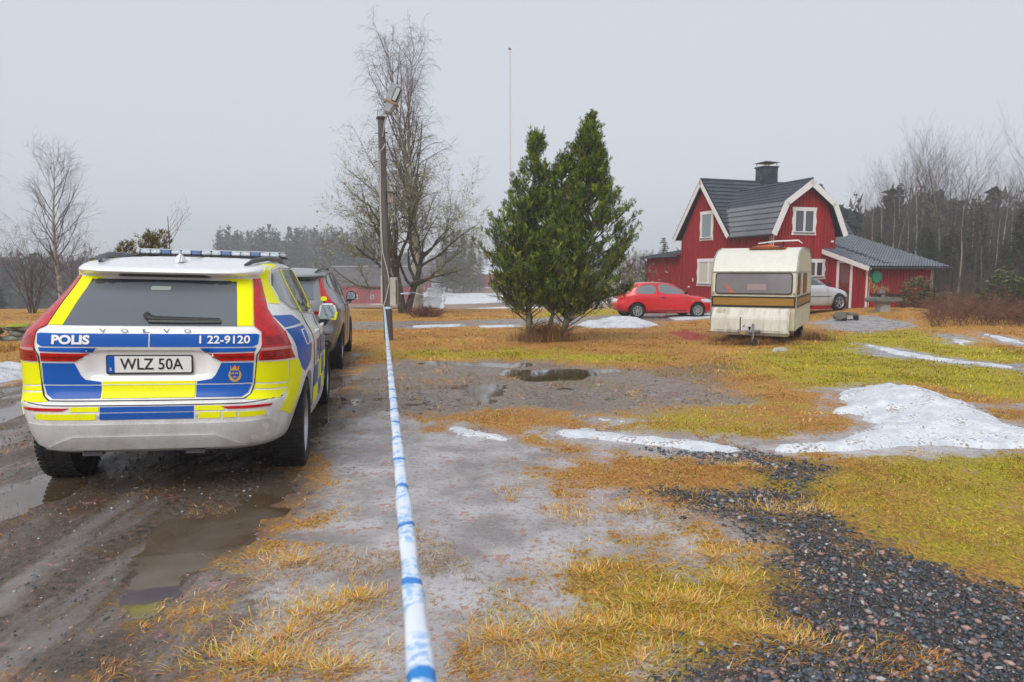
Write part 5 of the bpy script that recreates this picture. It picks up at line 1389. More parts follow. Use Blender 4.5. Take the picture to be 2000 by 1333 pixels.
# ---------------------------------------------------------------- silver saloon half hidden behind the caravan
SALOON = [
 (.26, .20, .20, .28, 4.45, .70, .74, .70), (.32, .21, .22, .08, 4.62, .80, .82, .78), (.45, .32, .32, .02, 4.69, .845, .875, .84), (.58, .48, .48, .0, 4.70, .865, .895, .86),
 (.66, .60, .58, .03, 4.67, .875, .895, .855), (.80, .74, .68, .07, 4.58, .875, .895, .845), (.91, .86, .76, .10, 4.42, .86, .885, .815), (.97, .92, .85, .16, 4.05, .83, .865, .775), (1.0, .95, .92, .24, 3.62, .80, .845, .74),
 (1.14, 1.12, 1.10, .42, 3.30, .735, .775, .68), (1.30, 1.30, 1.27, .62, 2.92, .655, .70, .62), (1.38, 1.40, 1.36, .75, 2.72, .60, .65, .58), (1.41, 1.435, 1.40, .95, 2.55, .50, .56, .49), (1.43, 1.455, 1.43, 1.2, 2.3, .30, .33, .30), (1.44, 1.46, 1.44, 1.5, 2.0, .03, .03, .03)]
q2 = on_ground(1640, 607)
wrot = R(-90 + 22)
silver = empty('silver_car', (0, 0, 0), wrot); tag(silver, 'silver saloon car showing its front end past the caravan', 'car')
off_ = Matrix.Rotation(wrot, 4, 'Z') @ Vector((.86, 3.79, 0)); silver.location = (q2.x - off_.x, q2.y - off_.y, q2.z)
M_SILV = car_paint('silver_paint', (.55, .56, .58), .3, .25, amt=.4, z0=.2, z1=.6)
bv = small_car(silver, SALOON, (.93, 3.79), .315, M_SILV, .78, .36, .315, 5, .21)
for sd in ('right', 'left'):
    panel('side_window', bv, sd, [(1.05, 1.00), (1.25, 1.25), (1.55, 1.34), (1.95, 1.36), (1.98, .99)], M_GLASS, silver, .004, .08, .008)
    panel('side_window', bv, sd, [(2.02, 1.36), (2.45, 1.335), (2.80, 1.20), (3.28, .985), (2.05, .985)], M_GLASS, silver, .004, .08, .008)
    for pth in ([(2.0, 1.36), (2.0, .40)], [(3.10, .95), (3.18, .40)]): seam('door_seam', bv, sd, pth, .005, M_SEAM, silver)
    seam('side_moulding', bv, sd, [(1.45, .55), (3.35, .55)], .016, M_BLACK, silver)
    panel('headlight', bv, sd, [(4.30, .62), (4.60, .60), (4.58, .72), (4.32, .74)], M_CLEAR, silver, .008, .05, .01)
    panel('bumper_strip', bv, sd, [(4.25, .46), (4.66, .46), (4.66, .51), (4.25, .51)], M_BLACK, silver, .008, .08, .01)
    sg = 1 if sd == 'right' else -1
    mm_ = MB(); mm_.M = Matrix.Translation((sg * .97, 3.05, 1.02)); mm_.prism([(-.09, -.06), (.08, -.05), (.09, .03), (.06, .065), (-.07, .06)], 'y', -.03, .06); mm_.build('door_mirror', M_BLACK, silver, 40, bevel=.015)
panel('front_window', bv, 'front', [(-.58, 1.30), (.58, 1.30), (.68, .98), (-.68, .98)], M_GLASS, silver, .004, .1, .008)
for x in (-.55, .55): panel('headlight', bv, 'front', rrect(x - .2, x + .2, .60, .74, .04), M_CLEAR, silver, .008, .06, .01)
panel('grille', bv, 'front', rrect(-.30, .30, .56, .74, .03), M_BLACK, silver, .006, .06, .01)
panel('front_bumper_strip', bv, 'front', rrect(-.75, .75, .46, .51, .015), M_BLACK, silver, .006, .08, .01)
# ---------------------------------------------------------------- trees: branching skeletons skinned as tapered tubes
def nrm(v): return v / (np.linalg.norm(v) + 1e-9)
def skeleton(seed, spec, p0, d0, L0, r0):
    """spec per level: segs, wobble, lift (pull up / down), kids, where they start, length ratio, angle, radius ratio"""
    rg = np.random.default_rng(seed); lines = []
    def grow(p, d, L, r, lv):
        sp = spec[min(lv, len(spec) - 1)]; n = sp['segs']; pts = [p]; rad = [r]; d = nrm(d); dirs = [d]
        for i in range(n):
            d = nrm(d + rg.normal(0, sp['wob'], 3) + np.array([0, 0, sp['lift']])); p = p + d * (L / n); pts.append(p); dirs.append(d)
            rad.append(max(r * (1 - (1 - sp.get('tip', .25)) * (i + 1) / n), .0025))
        lines.append((lv, np.array(pts), np.array(rad)))
        if lv + 1 >= len(spec): return
        k = sp['kids']; k = int(k if lv == 0 else max(1, round(k * rg.uniform(.6, 1.3))))
        t0, t1 = sp.get('span', (.25, 1.0))
        for j in range(k):
            t = t0 + (t1 - t0) * (j + rg.uniform(.1, .9)) / k; f = t * n; i = min(int(f), n - 1); q = pts[i] + (pts[i + 1] - pts[i]) * (f - i)
            ax = dirs[min(i + 1, n)]; az = rg.uniform(0, 2 * math.pi) if 'gold' not in sp else j * 2.4 + rg.normal(0, .4)
            s1 = nrm(np.cross(ax, [0.3, .2, 1] if abs(ax[2]) < .9 else [1, 0, 0])); s2 = np.cross(ax, s1); a = rg.normal(sp['ang'], sp.get('angv', .15))
            dd = ax * math.cos(a) + (s1 * math.cos(az) + s2 * math.sin(az)) * math.sin(a)
            shape = sp['shape'](t) if 'shape' in sp else 1.0
            rl = rad[i] * sp['rr'] * rg.uniform(.75, 1.1)
            grow(q, dd, L * sp['lr'] * rg.uniform(.7, 1.2) * shape, max(rl, .003), lv + 1)
    grow(np.array(p0, float), np.array(d0, float), L0, r0, 0)
    return lines
def tubes(lines, sides=(7, 5, 4, 3, 3, 3)):
    Vs, Qs = [], []; b = 0
    for lv, P, r in lines:
        n = sides[min(lv, len(sides) - 1)]; T = np.gradient(P, axis=0); T /= np.linalg.norm(T, axis=1)[:, None] + 1e-9
        ref = np.where(np.abs(T[:, 2:3]) < .9, [[0, 0, 1.]], [[1., 0, 0]]); A = np.cross(T, ref); A /= np.linalg.norm(A, axis=1)[:, None] + 1e-9; B_ = np.cross(T, A)
        w = np.arange(n) * 2 * math.pi / n
        ring = P[:, None] + (A[:, None] * np.cos(w)[None, :, None] + B_[:, None] * np.sin(w)[None, :, None]) * r[:, None, None]
        m = len(P); Vs.append(ring.reshape(-1, 3)); I = b + np.arange(m * n).reshape(m, n)
        Qs.append(np.stack([I[:-1], np.roll(I[:-1], -1, 1), np.roll(I[1:], -1, 1), I[1:]], -1).reshape(-1, 4)); b += m * n
    return np.concatenate(Vs), np.concatenate(Qs)
def tree_obj(name, lines, m_trunk, m_twig, loc, label, cat='tree', group=None, split=1, extra=None, sides=(7, 5, 4, 3, 3, 3), rz=0):
    t = empty(name, loc, rz); tag(t, label, cat, group)
    big = [l for l in lines if l[0] <= split - 1]; fine = [l for l in lines if l[0] > split - 1]
    v, q = tubes(big, sides); mesh_obj('trunk', np_mesh('trunk', v, None, q, True), m_trunk, t)
    v, q = tubes(fine, sides); mesh_obj('crown', np_mesh('crown', v, None, q, True), m_twig, t)
    if extra: mesh_obj(extra[0], extra[1], extra[2], t)
    return t
M_BARK = mat('dark_bark', (.055, .042, .033), .9, var=.4, vscale=5, bump=.4, bscale=20, dirt=(.20, .21, .10), damt=.35, dscale=4)
M_BARK2 = mat('lichen_bark', (.10, .085, .065), .9, var=.35, vscale=6, dirt=(.30, .30, .17), damt=.5, dscale=5)
M_BIRCH = mat('birch_bark', (.42, .39, .34), .8, var=.3, vscale=4, dirt=(.07, .06, .05), damt=.55, dscale=7, stretch=(1, 1, .5))
M_TWIG = mat('birch_twig', (.085, .055, .052), .8)
M_TWIG2 = mat('grey_twig', (.085, .065, .056), .85)
M_LICHEN = mat('lichen', (.36, .36, .19), .9, var=.35, vscale=9)
def lichen_mesh(lines, lv, n, size, seed):
    rg = np.random.default_rng(seed); pts = []
    for l, P, r in lines:
        if l in lv: pts.append(P[rg.integers(0, len(P), max(1, len(P) // 2))])
    pts = np.concatenate(pts); pts = pts[rg.integers(0, len(pts), n)] + rg.normal(0, .02, (n, 3))
    T = rg.normal(0, 1, (n, 3, 3)) * size * rg.uniform(.5, 1.4, (n, 1, 1))
    V_ = (pts[:, None] + T).reshape(-1, 3); return np_mesh('lichen_clumps', V_, np.arange(n * 3).reshape(-1, 3))
# old spreading fruit tree beside the lamp post
def gpos(px, py): q = on_ground(px, py); return Vector((q.x, q.y, q.z - .05))
APPLE = [dict(segs=5, wob=.08, lift=.02, kids=9, span=(.35, 1), lr=1.28, ang=.70, rr=.60, tip=.5),
         dict(segs=8, wob=.13, lift=.05, kids=8, span=(.25, 1), lr=.50, ang=.75, rr=.50), dict(segs=6, wob=.17, lift=.06, kids=10, span=(.15, 1), lr=.50, ang=.75, rr=.55),
         dict(segs=4, wob=.2, lift=.04, kids=7, span=(.1, 1), lr=.45, ang=.8, rr=.6), dict(segs=3, wob=.2, lift=.03, kids=0, lr=.5, ang=.7, rr=.6)]
b0 = gpos(788, 612)
la = skeleton(5, APPLE, (0, 0, 0), (-.10, 0, 1), 3.0, .21) + skeleton(9, APPLE, (.16, .1, 0), (.26, .05, 1), 2.9, .17)
low = skeleton(21, APPLE[1:], (-.1, 0, 1.15), (-1, -.15, .22), 3.3, .075) + skeleton(23, APPLE[1:], (.3, 0, 1.35), (1, -.1, .35), 2.5, .07)
la += [(l + 1, p, r) for l, p, r in low]
tree_obj('fruit_tree', la, M_BARK, M_BARK2, b0, 'old spreading bare tree with lichen and dark twin trunks by the lamp post', split=2, extra=('lichen', lichen_mesh(la, (2, 3, 4), 9000, .030, 3), M_LICHEN))
# tall birch behind it
BIRCH = [dict(segs=14, wob=.035, lift=.03, kids=36, span=(.20, 1), lr=.20, ang=.50, rr=.40, tip=.10, shape=lambda t: .55 + 1.0 * math.sin(math.pi * min(1, t * .9)) * (1 - .55 * t), gold=1),
         dict(segs=7, wob=.07, lift=.10, kids=9, span=(.2, 1), lr=.42, ang=.6, rr=.5), dict(segs=6, wob=.11, lift=-.10, kids=7, span=(.15, 1), lr=.55, ang=.55, rr=.55), dict(segs=5, wob=.1, lift=-.30, kids=0, lr=.5, ang=.5, rr=.5)]
b1 = gpos(806, 607)
lb_ = skeleton(31, BIRCH, (0, 0, 0), (-.02, 0, 1), 13.2, .24)
lb_ += skeleton(33, BIRCH[:1] + BIRCH[1:], (-.1, 0, 3.0), (-.10, 0, 1), 9.6, .14)
tree_obj('birch_tree', lb_, M_BIRCH, M_TWIG, b1 + Vector((.1, 1.5, 0)), 'very tall slender bare birch rising behind the lamp post', split=1)
# roadside birches and saplings left of the police car
lc_ = skeleton(41, [dict(BIRCH[0], kids=30, lr=.26, ang=.7), dict(BIRCH[1], lift=.12), dict(BIRCH[2], lift=.02, kids=6), dict(BIRCH[3], lift=-.02)], (0, 0, 0), (.02, 0, 1), 7.4, .13)
p_ = at(118, 560, 35); tree_obj('birch_tree', lc_, M_BIRCH, M_TWIG, (p_.x, p_.y, float(H(p_.x, p_.y)) - .1), 'bare birch with a pale trunk standing alone in the field beside the road')
SAP = [dict(segs=7, wob=.03, lift=.05, kids=13, span=(.3, .95), lr=.27, ang=.8, rr=.5, tip=.2), dict(segs=5, wob=.1, lift=.05, kids=5, lr=.42, ang=.6, rr=.6), dict(segs=4, wob=.12, lift=.03, kids=0, lr=.4, ang=.6, rr=.6)]
p_ = at(336, 560, 26); tree_obj('sapling', skeleton(51, SAP, (0, 0, 0), (0, 0, 1), 4.0, .05), M_BARK, M_TWIG2, (p_.x, p_.y, float(H(p_.x, p_.y)) - .1), 'thin bare sapling rising behind the police car roof')
p_ = at(-95, 560, 33); tree_obj('birch_tree', skeleton(61, [dict(BIRCH[0], kids=30, lr=.28, ang=.8), dict(BIRCH[1], lift=.05), BIRCH[2], BIRCH[3]], (0, 0, 0), (.02, 0, 1), 8.0, .16), M_BIRCH, M_TWIG, (p_.x, p_.y, float(H(p_.x, p_.y)) - .1), 'bare birch leaning over the left road verge behind the stone wall')
SHR = [dict(segs=4, wob=.1, lift=.03, kids=7, span=(.1, 1), lr=.7, ang=.5, rr=.6, tip=.3), dict(segs=5, wob=.12, lift=.04, kids=6, lr=.5, ang=.6, rr=.6), dict(segs=4, wob=.15, lift=.0, kids=4, lr=.5, ang=.6, rr=.6), dict(segs=3, wob=.15, lift=0, kids=0, lr=.5, ang=.6, rr=.6)]
def shrub(seed, h, n, spread, r=.03, SHR=SHR):
    rg = np.random.default_rng(seed); out = []
    for i in range(n):
        a = rg.uniform(0, 6.28); s = rg.uniform(0, spread); out += skeleton(seed * 31 + i, SHR, (math.cos(a) * s * .4, math.sin(a) * s * .4, 0), (math.cos(a) * s, math.sin(a) * s, 1), h * rg.uniform(.6, 1), r)
    return out
for sd_, px, D, h_, lab, nm in ((3, 60, 30, 2.6, 'tangle of bare brown brushwood under the lone field birch', 'brushwood'), (4, 170, 32, 2.2, 'low bare bush showing past the left rear light', 'bare_bush')):
    p_ = at(px, 580, D); tree_obj(nm, shrub(sd_, h_, 6, .8), M_BARK, M_TWIG, (p_.x, p_.y, float(H(p_.x, p_.y))), lab, 'bush')
p_ = at(828, 606, 27.5); tree_obj('twiggy_bush', shrub(6, .34, 110, 1.5, .008, [dict(SHR[0], kids=5), dict(SHR[1], kids=3, segs=3), dict(SHR[3], kids=0, segs=2)]), mat('red_twig', (.14, .05, .035), .85), mat('red_twig', (.14, .05, .035), .85), (p_.x, p_.y, float(H(p_.x, p_.y))), 'low reddish brown twiggy bush at the foot of the birch', 'bush')
for sd_, px, D, h_, lab in ((7, 1215, 43, 4.0, 'grey lichened bush growing against the end of the house'), (8, 1150, 47, 3.2, 'bare grey shrub in the field between the pine and the house')):
    p_ = at(px, 580, D); ls = shrub(sd_, h_ * .62, 9, 1.1, .05); tree_obj('lichened_bush', ls, M_BARK2, M_BARK2, (p_.x, p_.y, float(H(p_.x, p_.y)) - .1), lab, 'bush', extra=('lichen', lichen_mesh(ls, (1, 2, 3), 2600, .035, sd_), M_LICHEN))

# ---------------------------------------------------------------- needle foliage
def needles(tips, dirs, per, ln, wd, seed, cols, spread=.9, clen=.12, lo=.6):
    """bottle-brush shoots: per needles round each tip direction"""
    rg = np.random.default_rng(seed); n = len(tips)
    T = np.repeat(tips, per, 0); D_ = np.repeat(dirs, per, 0); m = len(T)
    back = rg.uniform(0, 1, m)[:, None] * clen
    rnd = rg.normal(0, 1, (m, 3)); side = rnd - (rnd * D_).sum(1)[:, None] * D_; side /= np.linalg.norm(side, axis=1)[:, None] + 1e-9
    a = rg.uniform(.25, spread, m)[:, None]; nd = D_ * np.cos(a) + side * np.sin(a)
    base = T - D_ * back; tip = base + nd * (ln * rg.uniform(.7, 1.2, m))[:, None]
    w_ = np.cross(nd, rg.normal(0, 1, (m, 3))); w_ /= np.linalg.norm(w_, axis=1)[:, None] + 1e-9; w_ *= wd / 2
    mid = base + (tip - base) * .55
    V_ = np.stack([base, mid - w_, mid + w_, tip], 1).reshape(-1, 3); k = np.arange(m)[:, None] * 4
    me = np_mesh('needles', V_, np.concatenate([k + [[0, 1, 2]], k + [[1, 3, 2]]]))
    c = cols[rg.integers(0, len(cols), n)] * rg.uniform(lo, 1.35, n)[:, None]; add_col(me, 'tint', np.repeat(np.repeat(c, per, 0), 4, 0)); return me
M_NEEDLE = mat('pine_needle', (.06, .09, .02), .6, attr='tint', spec=.3)
# twin-stemmed pine on the lawn
SC = 16.9 / 1333.33
LOBES = [[(.85, 1035, 26), (1.15, 1028, 48), (1.45, 1020, 60), (1.92, 1016, 68), (2.5, 1014, 70), (2.97, 1018, 68), (3.3, 1028, 50), (3.78, 1036, 38), (4.24, 1045, 24), (4.7, 1047, 14), (5.0, 1047, 4)],
         [(.85, 1112, 26), (1.15, 1118, 54), (1.45, 1120, 74), (1.92, 1130, 94), (2.5, 1145, 106), (2.97, 1155, 106), (3.3, 1146, 86), (3.78, 1146, 58), (4.24, 1148, 42), (4.7, 1142, 30), (5.1, 1148, 15), (5.42, 1150, 4)]]
LOBES.append([(1.0, 1078, 24), (1.4, 1075, 56), (1.92, 1076, 70), (2.5, 1080, 72), (2.97, 1084, 66), (3.3, 1090, 62), (3.75, 1095, 46), (4.2, 1099, 26), (4.5, 1100, 8)])
pb_ = gpos(1065, 667); rg = np.random.default_rng(17)
plines = []; tips = []; tdir = []
for li, lobe in enumerate(LOBES):
    z_ = np.array([l[0] for l in lobe]); xc = (np.array([l[1] for l in lobe]) - 1065) * SC; rc_ = np.array([l[2] for l in lobe]) * SC * 1.12
    bx_ = (-.42, .42, .05)[li]; hz = np.linspace(0, z_[-1], 26)
    kx = np.interp(hz, [0, .25, .75, 1.2], [bx_ * (.5 if li == 0 else .9), bx_ * 1.0, xc[0], np.interp(1.2, z_, xc)]); kx = np.where(hz > 1.2, np.interp(hz, z_, xc), kx)
    stem = np.stack([kx + rg.normal(0, .02, 26), rg.normal(0, .025, 26), hz], -1); plines.append((0, stem, np.interp(hz, [0, 1, z_[-1]], [.085, .065, .012]) * (.7 if li == 2 else 1)))
    for b in range((180, 300, 170)[li]):                       # main boughs, each carrying a loose clump of shoots
        zt = z_[0] + (z_[-1] - z_[0]) * rg.beta(1.0, 1.25); c0 = np.interp(zt, z_, xc); R_ = np.interp(zt, z_, rc_)
        f = rg.uniform(.35, 1.0) ** .7; f = f * rg.choice([1, 1, 1, 1.22]); az = rg.uniform(0, 2 * math.pi)
        T_ = np.array([c0 + R_ * f * math.cos(az), R_ * f * math.sin(az) * .95, zt + .06])
        h0 = max(.35, zt - R_ * f * rg.uniform(.5, 1.0)); S_ = np.array([np.interp(h0, hz, stem[:, 0]), np.interp(h0, hz, stem[:, 1]), h0])
        mid = S_ * .4 + T_ * .6 + np.array([0, 0, -.14 * R_]) + rg.normal(0, .04, 3)
        tt = np.linspace(0, 1, 6)[:, None]; cur = (1 - tt) ** 2 * S_ + 2 * tt * (1 - tt) * mid + tt ** 2 * T_
        plines.append((2, cur, np.linspace(.02, .007, 6))); dr_ = nrm(T_ - mid)
        for s in range(rg.integers(13, 22)):
            t = rg.uniform(.55, 1.0); q = (1 - t) ** 2 * S_ + 2 * t * (1 - t) * mid + t ** 2 * T_
            q = q + rg.normal(0, .085, 3) * (1.2 - .6 * t) * [1, 1, .8]; dd = nrm(dr_ * .45 + rg.normal(0, .42, 3) + np.array([0, 0, .95])); tips.append(q + dd * rg.uniform(.04, .16)); tdir.append(dd)
            if s % 4 == 0: plines.append((3, np.array([q - dd * .05 - dr_ * .1, q, q + dd * .1]), np.array([.008, .006, .004])))
    for s in range(60 if li < 2 else 20):                                   # leader shoots, standing clear of each other
        zt = z_[-1] - rg.uniform(0, 1.1); c0 = np.interp(zt, z_, xc); R_ = np.interp(zt, z_, rc_) * rg.uniform(.3, 1.0) + .02; az = rg.uniform(0, 6.28)
        e_ = np.array([c0 + R_ * math.cos(az), R_ * math.sin(az), zt]); tips.append(e_); tdir.append(nrm(np.array([math.cos(az) * .55, math.sin(az) * .55, 1.0])))
for tx_, tz_ in (((1047 - 1065) * SC, 5.0), ((1150 - 1065) * SC, 5.42)):
    for s in range(9): tips.append(np.array([tx_ + rg.normal(0, .015), rg.normal(0, .015), tz_ + .22 - s * .07])); tdir.append(nrm(np.array([rg.normal(0, .2), rg.normal(0, .2), 1.0])))
# the low branch reaching towards the house
br = np.array([[.45, 0, .75], [.9, -.05, .98], [1.5, -.1, 1.15], [1.95, -.1, 1.25], [2.08, -.1, 1.42]]); plines.append((1, br, np.linspace(.035, .012, 5)))
for s in range(75):
    t = rg.uniform(.45, 1); i = min(int(t * 4), 3); q = br[i] + (br[i + 1] - br[i]) * (t * 4 - i); dd = nrm(np.array([.3, 0, .8]) + rg.normal(0, .5, 3)); tips.append(q + dd * rg.uniform(.05, .22)); tdir.append(dd)
for s in range(46):                                       # dead lichen-covered twigs low in the crown
    a = rg.uniform(0, 6.28); sx = rg.choice([-.33, .45]); p0_ = np.array([sx, 0, rg.uniform(.25, 1.3)]); d_ = np.array([math.cos(a), math.sin(a), rg.uniform(.1, .7)])
    P_ = [p0_]; 
    for i in range(5): d_ = nrm(d_ + rg.normal(0, .3, 3)); P_.append(P_[-1] + d_ * rg.uniform(.08, .18))
    plines.append((2, np.array(P_), np.linspace(.016, .004, 6)))
PINEC = np.array([(.065, .12, .012), (.11, .17, .014), (.17, .225, .018), (.24, .27, .022), (.075, .13, .018)])
pine = empty('pine_tree', pb_); tag(pine, 'dense green twin-topped pine with two stems on the lawn', 'tree')
v, q = tubes([l for l in plines if l[0] == 0]); mesh_obj('trunk', np_mesh('trunk', v, None, q, True), M_BARK2, pine)
v, q = tubes([l for l in plines if l[0] > 0], (7, 5, 3)); mesh_obj('branches', np_mesh('branches', v, None, q, True), M_BARK2, pine)
mesh_obj('crown', needles(np.array(tips), np.array(tdir), 15, .092, .0150, 19, PINEC, .95, .13, .35), M_NEEDLE, pine)
# dry stalks round the foot of the pine and under the caravan
def stalks(name, cx, cy, n, rx, ry, h, label, seed, cols=STRAW, w=.008, tl=.35):
    rg = np.random.default_rng(seed); a = rg.uniform(0, 6.28, n); r_ = np.abs(rg.normal(0, .55, n)); x = cx + rx * r_ * np.cos(a); y = cy + ry * r_ * np.sin(a)
    col = cols[rg.integers(0, len(cols), n)] * rg.uniform(.5, 1.1, n)[:, None]
    o = mesh_obj(name, blades(x, y, rg.uniform(.3, 1.0, n) ** 1.3 * h * np.clip(1.15 - .55 * r_, .25, 1) * (.6 + .8 * fbm(x * 4, y * 4, seed)), rg.uniform(.6, 1.2, n) * w, np.abs(rg.normal(.15, tl, n)), rg.uniform(0, 6.28, n), col, name, .6), gmat); tag(o, label, kind='stuff'); return o
BROWN = np.array([(.26, .12, .05), (.34, .17, .06), (.20, .09, .04), (.42, .25, .10)])
stalks('dry_stalks', pb_.x, pb_.y, 3200, .85, .55, .75, 'dry brown stalks round the foot of the pine', 3, BROWN)
stalks('dry_stalks', 5.6, 15.9, 2600, 1.2, .5, .26, 'dry grass grown up under the caravan front', 5, BROWN, .007, .6)
stalks('dry_stalks', 7.6, 17.0, 1500, .5, .7, .34, 'dry grass grown up beside the caravan wheel', 6, BROWN, .007, .5)
# spruces
def spruce_mesh(seed, h, rad, dens=1.0):
    rg = np.random.default_rng(seed); tips, dr_, L_ = [], [], []
    L_.append((0, np.array([[0, 0, 0], [0, 0, h * .5], [0, 0, h]]), np.array([h * .018, h * .011, .01])))
    nw = int(h * 3.2 * dens)
    for i in range(nw):
        z = h * (.10 + .88 * i / nw); R_ = rad * (1 - (z / h)) ** .85 * rg.uniform(.8, 1.15) + .08
        for b in range(rg.integers(5, 8)):
            a = rg.uniform(0, 6.28); d_ = np.array([math.cos(a), math.sin(a), 0]); P = np.array([[0, 0, z], d_ * R_ * .5 + [0, 0, z - R_ * .10], d_ * R_ + [0, 0, z - R_ * .18]]); L_.append((3, P, np.array([.02, .012, .006])))
            for s in range(max(3, int(R_ * 9))):
                t = rg.uniform(.15, 1); q = d_ * R_ * t + np.array([0, 0, z - R_ * .2 * t]) + rg.normal(0, .05 + .06 * R_, 3) * [1, 1, .3]
                tips.append(q); dr_.append(nrm(d_ + rg.normal(0, .5, 3) + np.array([0, 0, -.25])))
    return L_, needles(np.array(tips), np.array(dr_), 5, .26, .07, seed, np.array([(.022, .038, .016), (.032, .052, .018), (.016, .030, .014), (.045, .062, .02)]), .8, .2)
def spruce_proto(seed, h, rad, dens=1.0):
    L_, nm = spruce_mesh(seed, h, rad, dens); v, q = tubes(L_, (6, 4, 3)); return np_mesh('trunk', v, None, q, True), nm
SP = [spruce_proto(s, 11, 2.0 + .3 * s % 1, .9) for s in (1, 2, 3)]
def put_spruce(x, y, sc, k, label, group=None, rz=0, name='spruce_tree'):
    t = empty(name, (x, y, float(H(x, y)) - .1), rz); t.scale = (sc, sc, sc); tag(t, label, 'tree', group)
    for nme, me, m_ in (('trunk', SP[k][0], M_BARK), ('crown', SP[k][1], M_NEEDLE)):
        o = bpy.data.objects.new(nme, me); COL.objects.link(o); o.parent = t
        if not me.materials: me.materials.append(m_)
    return t
random.seed(12)
# spruces by the far road
for i, (px, D, sc) in enumerate(((872, 214, 1.62), (887, 208, 1.82), (905, 216, 1.70), (921, 212, 1.5), (937, 222, 1.15))):
    p_ = at(px, 560, D); put_spruce(p_.x, p_.y, sc, i % 3, 'dark spruce in the clump beside the far road', 'spruces by the far road', i * 1.3)
p_ = at(1295, 560, 92); put_spruce(p_.x, p_.y, .78, 1, 'lone small spruce beyond the end of the house')
p_ = at(-5, 560, 62); put_spruce(p_.x, p_.y, .34, 2, 'small dark spruce at the field edge beyond the stone wall')
# wood behind the house: bare trees of three builds and dark spruces between them
WB = [dict(segs=9, wob=.05, lift=.04, kids=17, span=(.28, 1), lr=.34, ang=.55, rr=.45, tip=.15, gold=1), dict(segs=6, wob=.08, lift=.10, kids=7, lr=.45, ang=.55, rr=.55), dict(segs=5, wob=.1, lift=.08, kids=5, lr=.5, ang=.5, rr=.6), dict(segs=3, wob=.1, lift=.03, kids=0, lr=.4, ang=.5, rr=.6)]
WOODP = []
for s, h, r, mt, mw in ((71, 12, .13, M_BIRCH, M_TWIG), (73, 13, .12, M_BARK, M_TWIG2), (75, 11, .10, M_BIRCH, M_TWIG2), (77, 12.5, .15, M_BARK2, M_TWIG)):
    ls = skeleton(s, WB, (0, 0, 0), (.03, 0, 1), h, r)
    v, q = tubes([l for l in ls if l[0] == 0]); a = np_mesh('trunk', v, None, q, True); a.materials.append(mt)
    v, q = tubes([l for l in ls if l[0] > 0], (5, 4, 3, 3)); b = np_mesh('crown', v, None, q, True); b.materials.append(mw); WOODP.append((a, b))
def put_bare(x, y, sc, k, label, group, rz):
    t = empty('bare_tree', (x, y, float(H(x, y)) - .1), rz); t.scale = (sc * .95, sc * .95, sc); tag(t, label, 'tree', group)
    for nme, me in (('trunk', WOODP[k][0]), ('crown', WOODP[k][1])):
        o = bpy.data.objects.new(nme, me); COL.objects.link(o); o.parent = t
KINDS = ['slim pale-trunked birch in the wood behind the house', 'dark-trunked bare tree in the wood behind the house', 'crooked pale birch in the wood behind the house', 'tall bare aspen in the wood behind the house']
random.seed(5)
for i in range(64):
    px = 1668 + (2120 - 1668) * (i + random.random()) / 64; D = random.uniform(50, 82) if px < 1850 else random.uniform(38, 72)
    top = np.interp(px, [1660, 1700, 1760, 1830, 1890, 1950, 2010, 2120], [400, 345, 305, 300, 335, 330, 290, 270]) + random.uniform(-5, 70)
    p_ = at(px, 560, D); ht = CAM_H + (531 - top) / 1333.33 * D - float(H(p_.x, p_.y)); k = i % 4
    put_bare(p_.x, p_.y, ht / 14.0, k, KINDS[k], KINDS[k], random.uniform(0, 6.28))
for i in range(64):
    px = 1665 + (2120 - 1665) * (i + random.random()) / 64; D = random.uniform(44, 80)
    top = np.interp(px, [1660, 1700, 1860, 1890, 1930, 2000, 2120], [425, 415, 420, 345, 400, 370, 340]) + random.uniform(0, 120)
    p_ = at(px, 560, D); ht = CAM_H + (531 - top) / 1333.33 * D - float(H(p_.x, p_.y))
    put_spruce(p_.x, p_.y, ht / 11, i % 3, 'dark spruce among the bare trees behind the house', 'spruces in the wood behind the house', random.uniform(0, 6.28))
# brushwood filling the wood floor
ub = []
US = [dict(SHR[0], kids=6), dict(SHR[1], kids=4), dict(SHR[3], kids=0)]
UV = [skeleton(300 + i, US, (0, 0, 0), (.25 * math.cos(i), .25 * math.sin(i), 1), 1.5, .018) for i in range(9)]
for i in range(330):
    px = random.uniform(1690, 2150); D = random.uniform(32, 58); p_ = at(px, 560, D); o3 = np.array([p_.x, p_.y, float(H(p_.x, p_.y))]); k_ = random.uniform(.7, 1.5)
    for l, P, r in UV[i % 9]: ub.append((l + 1, P * k_ + o3, r))
v, q = tubes(ub, (4, 3, 3, 3)); o = mesh_obj('undergrowth', np_mesh('undergrowth', v, None, q), M_TWIG2); tag(o, 'grey leafless undergrowth under the wood', kind='stuff')
# bramble thicket at the edge of the lawn
tk = []
rg = np.random.default_rng(3)
for i in range(900):
    px = rg.uniform(1815, 2140); D = rg.uniform(20.5, 28); p_ = at(px, 600, D); z0 = float(H(p_.x, p_.y)); a = rg.uniform(0, 6.28); L_ = rg.uniform(.6, 1.55) * min(1, .45 + (px - 1815) / 160)
    P = [np.array([p_.x, p_.y, z0 - .05])]; d_ = np.array([math.cos(a) * .35, math.sin(a) * .35, 1])
    for k in range(6): d_ = nrm(d_ + rg.normal(0, .12, 3) + np.array([math.cos(a) * .12, math.sin(a) * .12, -.16])); P.append(P[-1] + d_ * L_ / 5)
    tk.append((1, np.array(P), np.linspace(.011, .004, 7)))
    for s in range(7):
        k = rg.integers(1, 6); Q_ = [P[k]]; e = nrm(rg.normal(0, 1, 3) + np.array([0, 0, .3]))
        for w in range(2): e = nrm(e + rg.normal(0, .3, 3)); Q_.append(Q_[-1] + e * rg.uniform(.08, .2))
        tk.append((2, np.array(Q_), np.array([.005, .004, .003])))
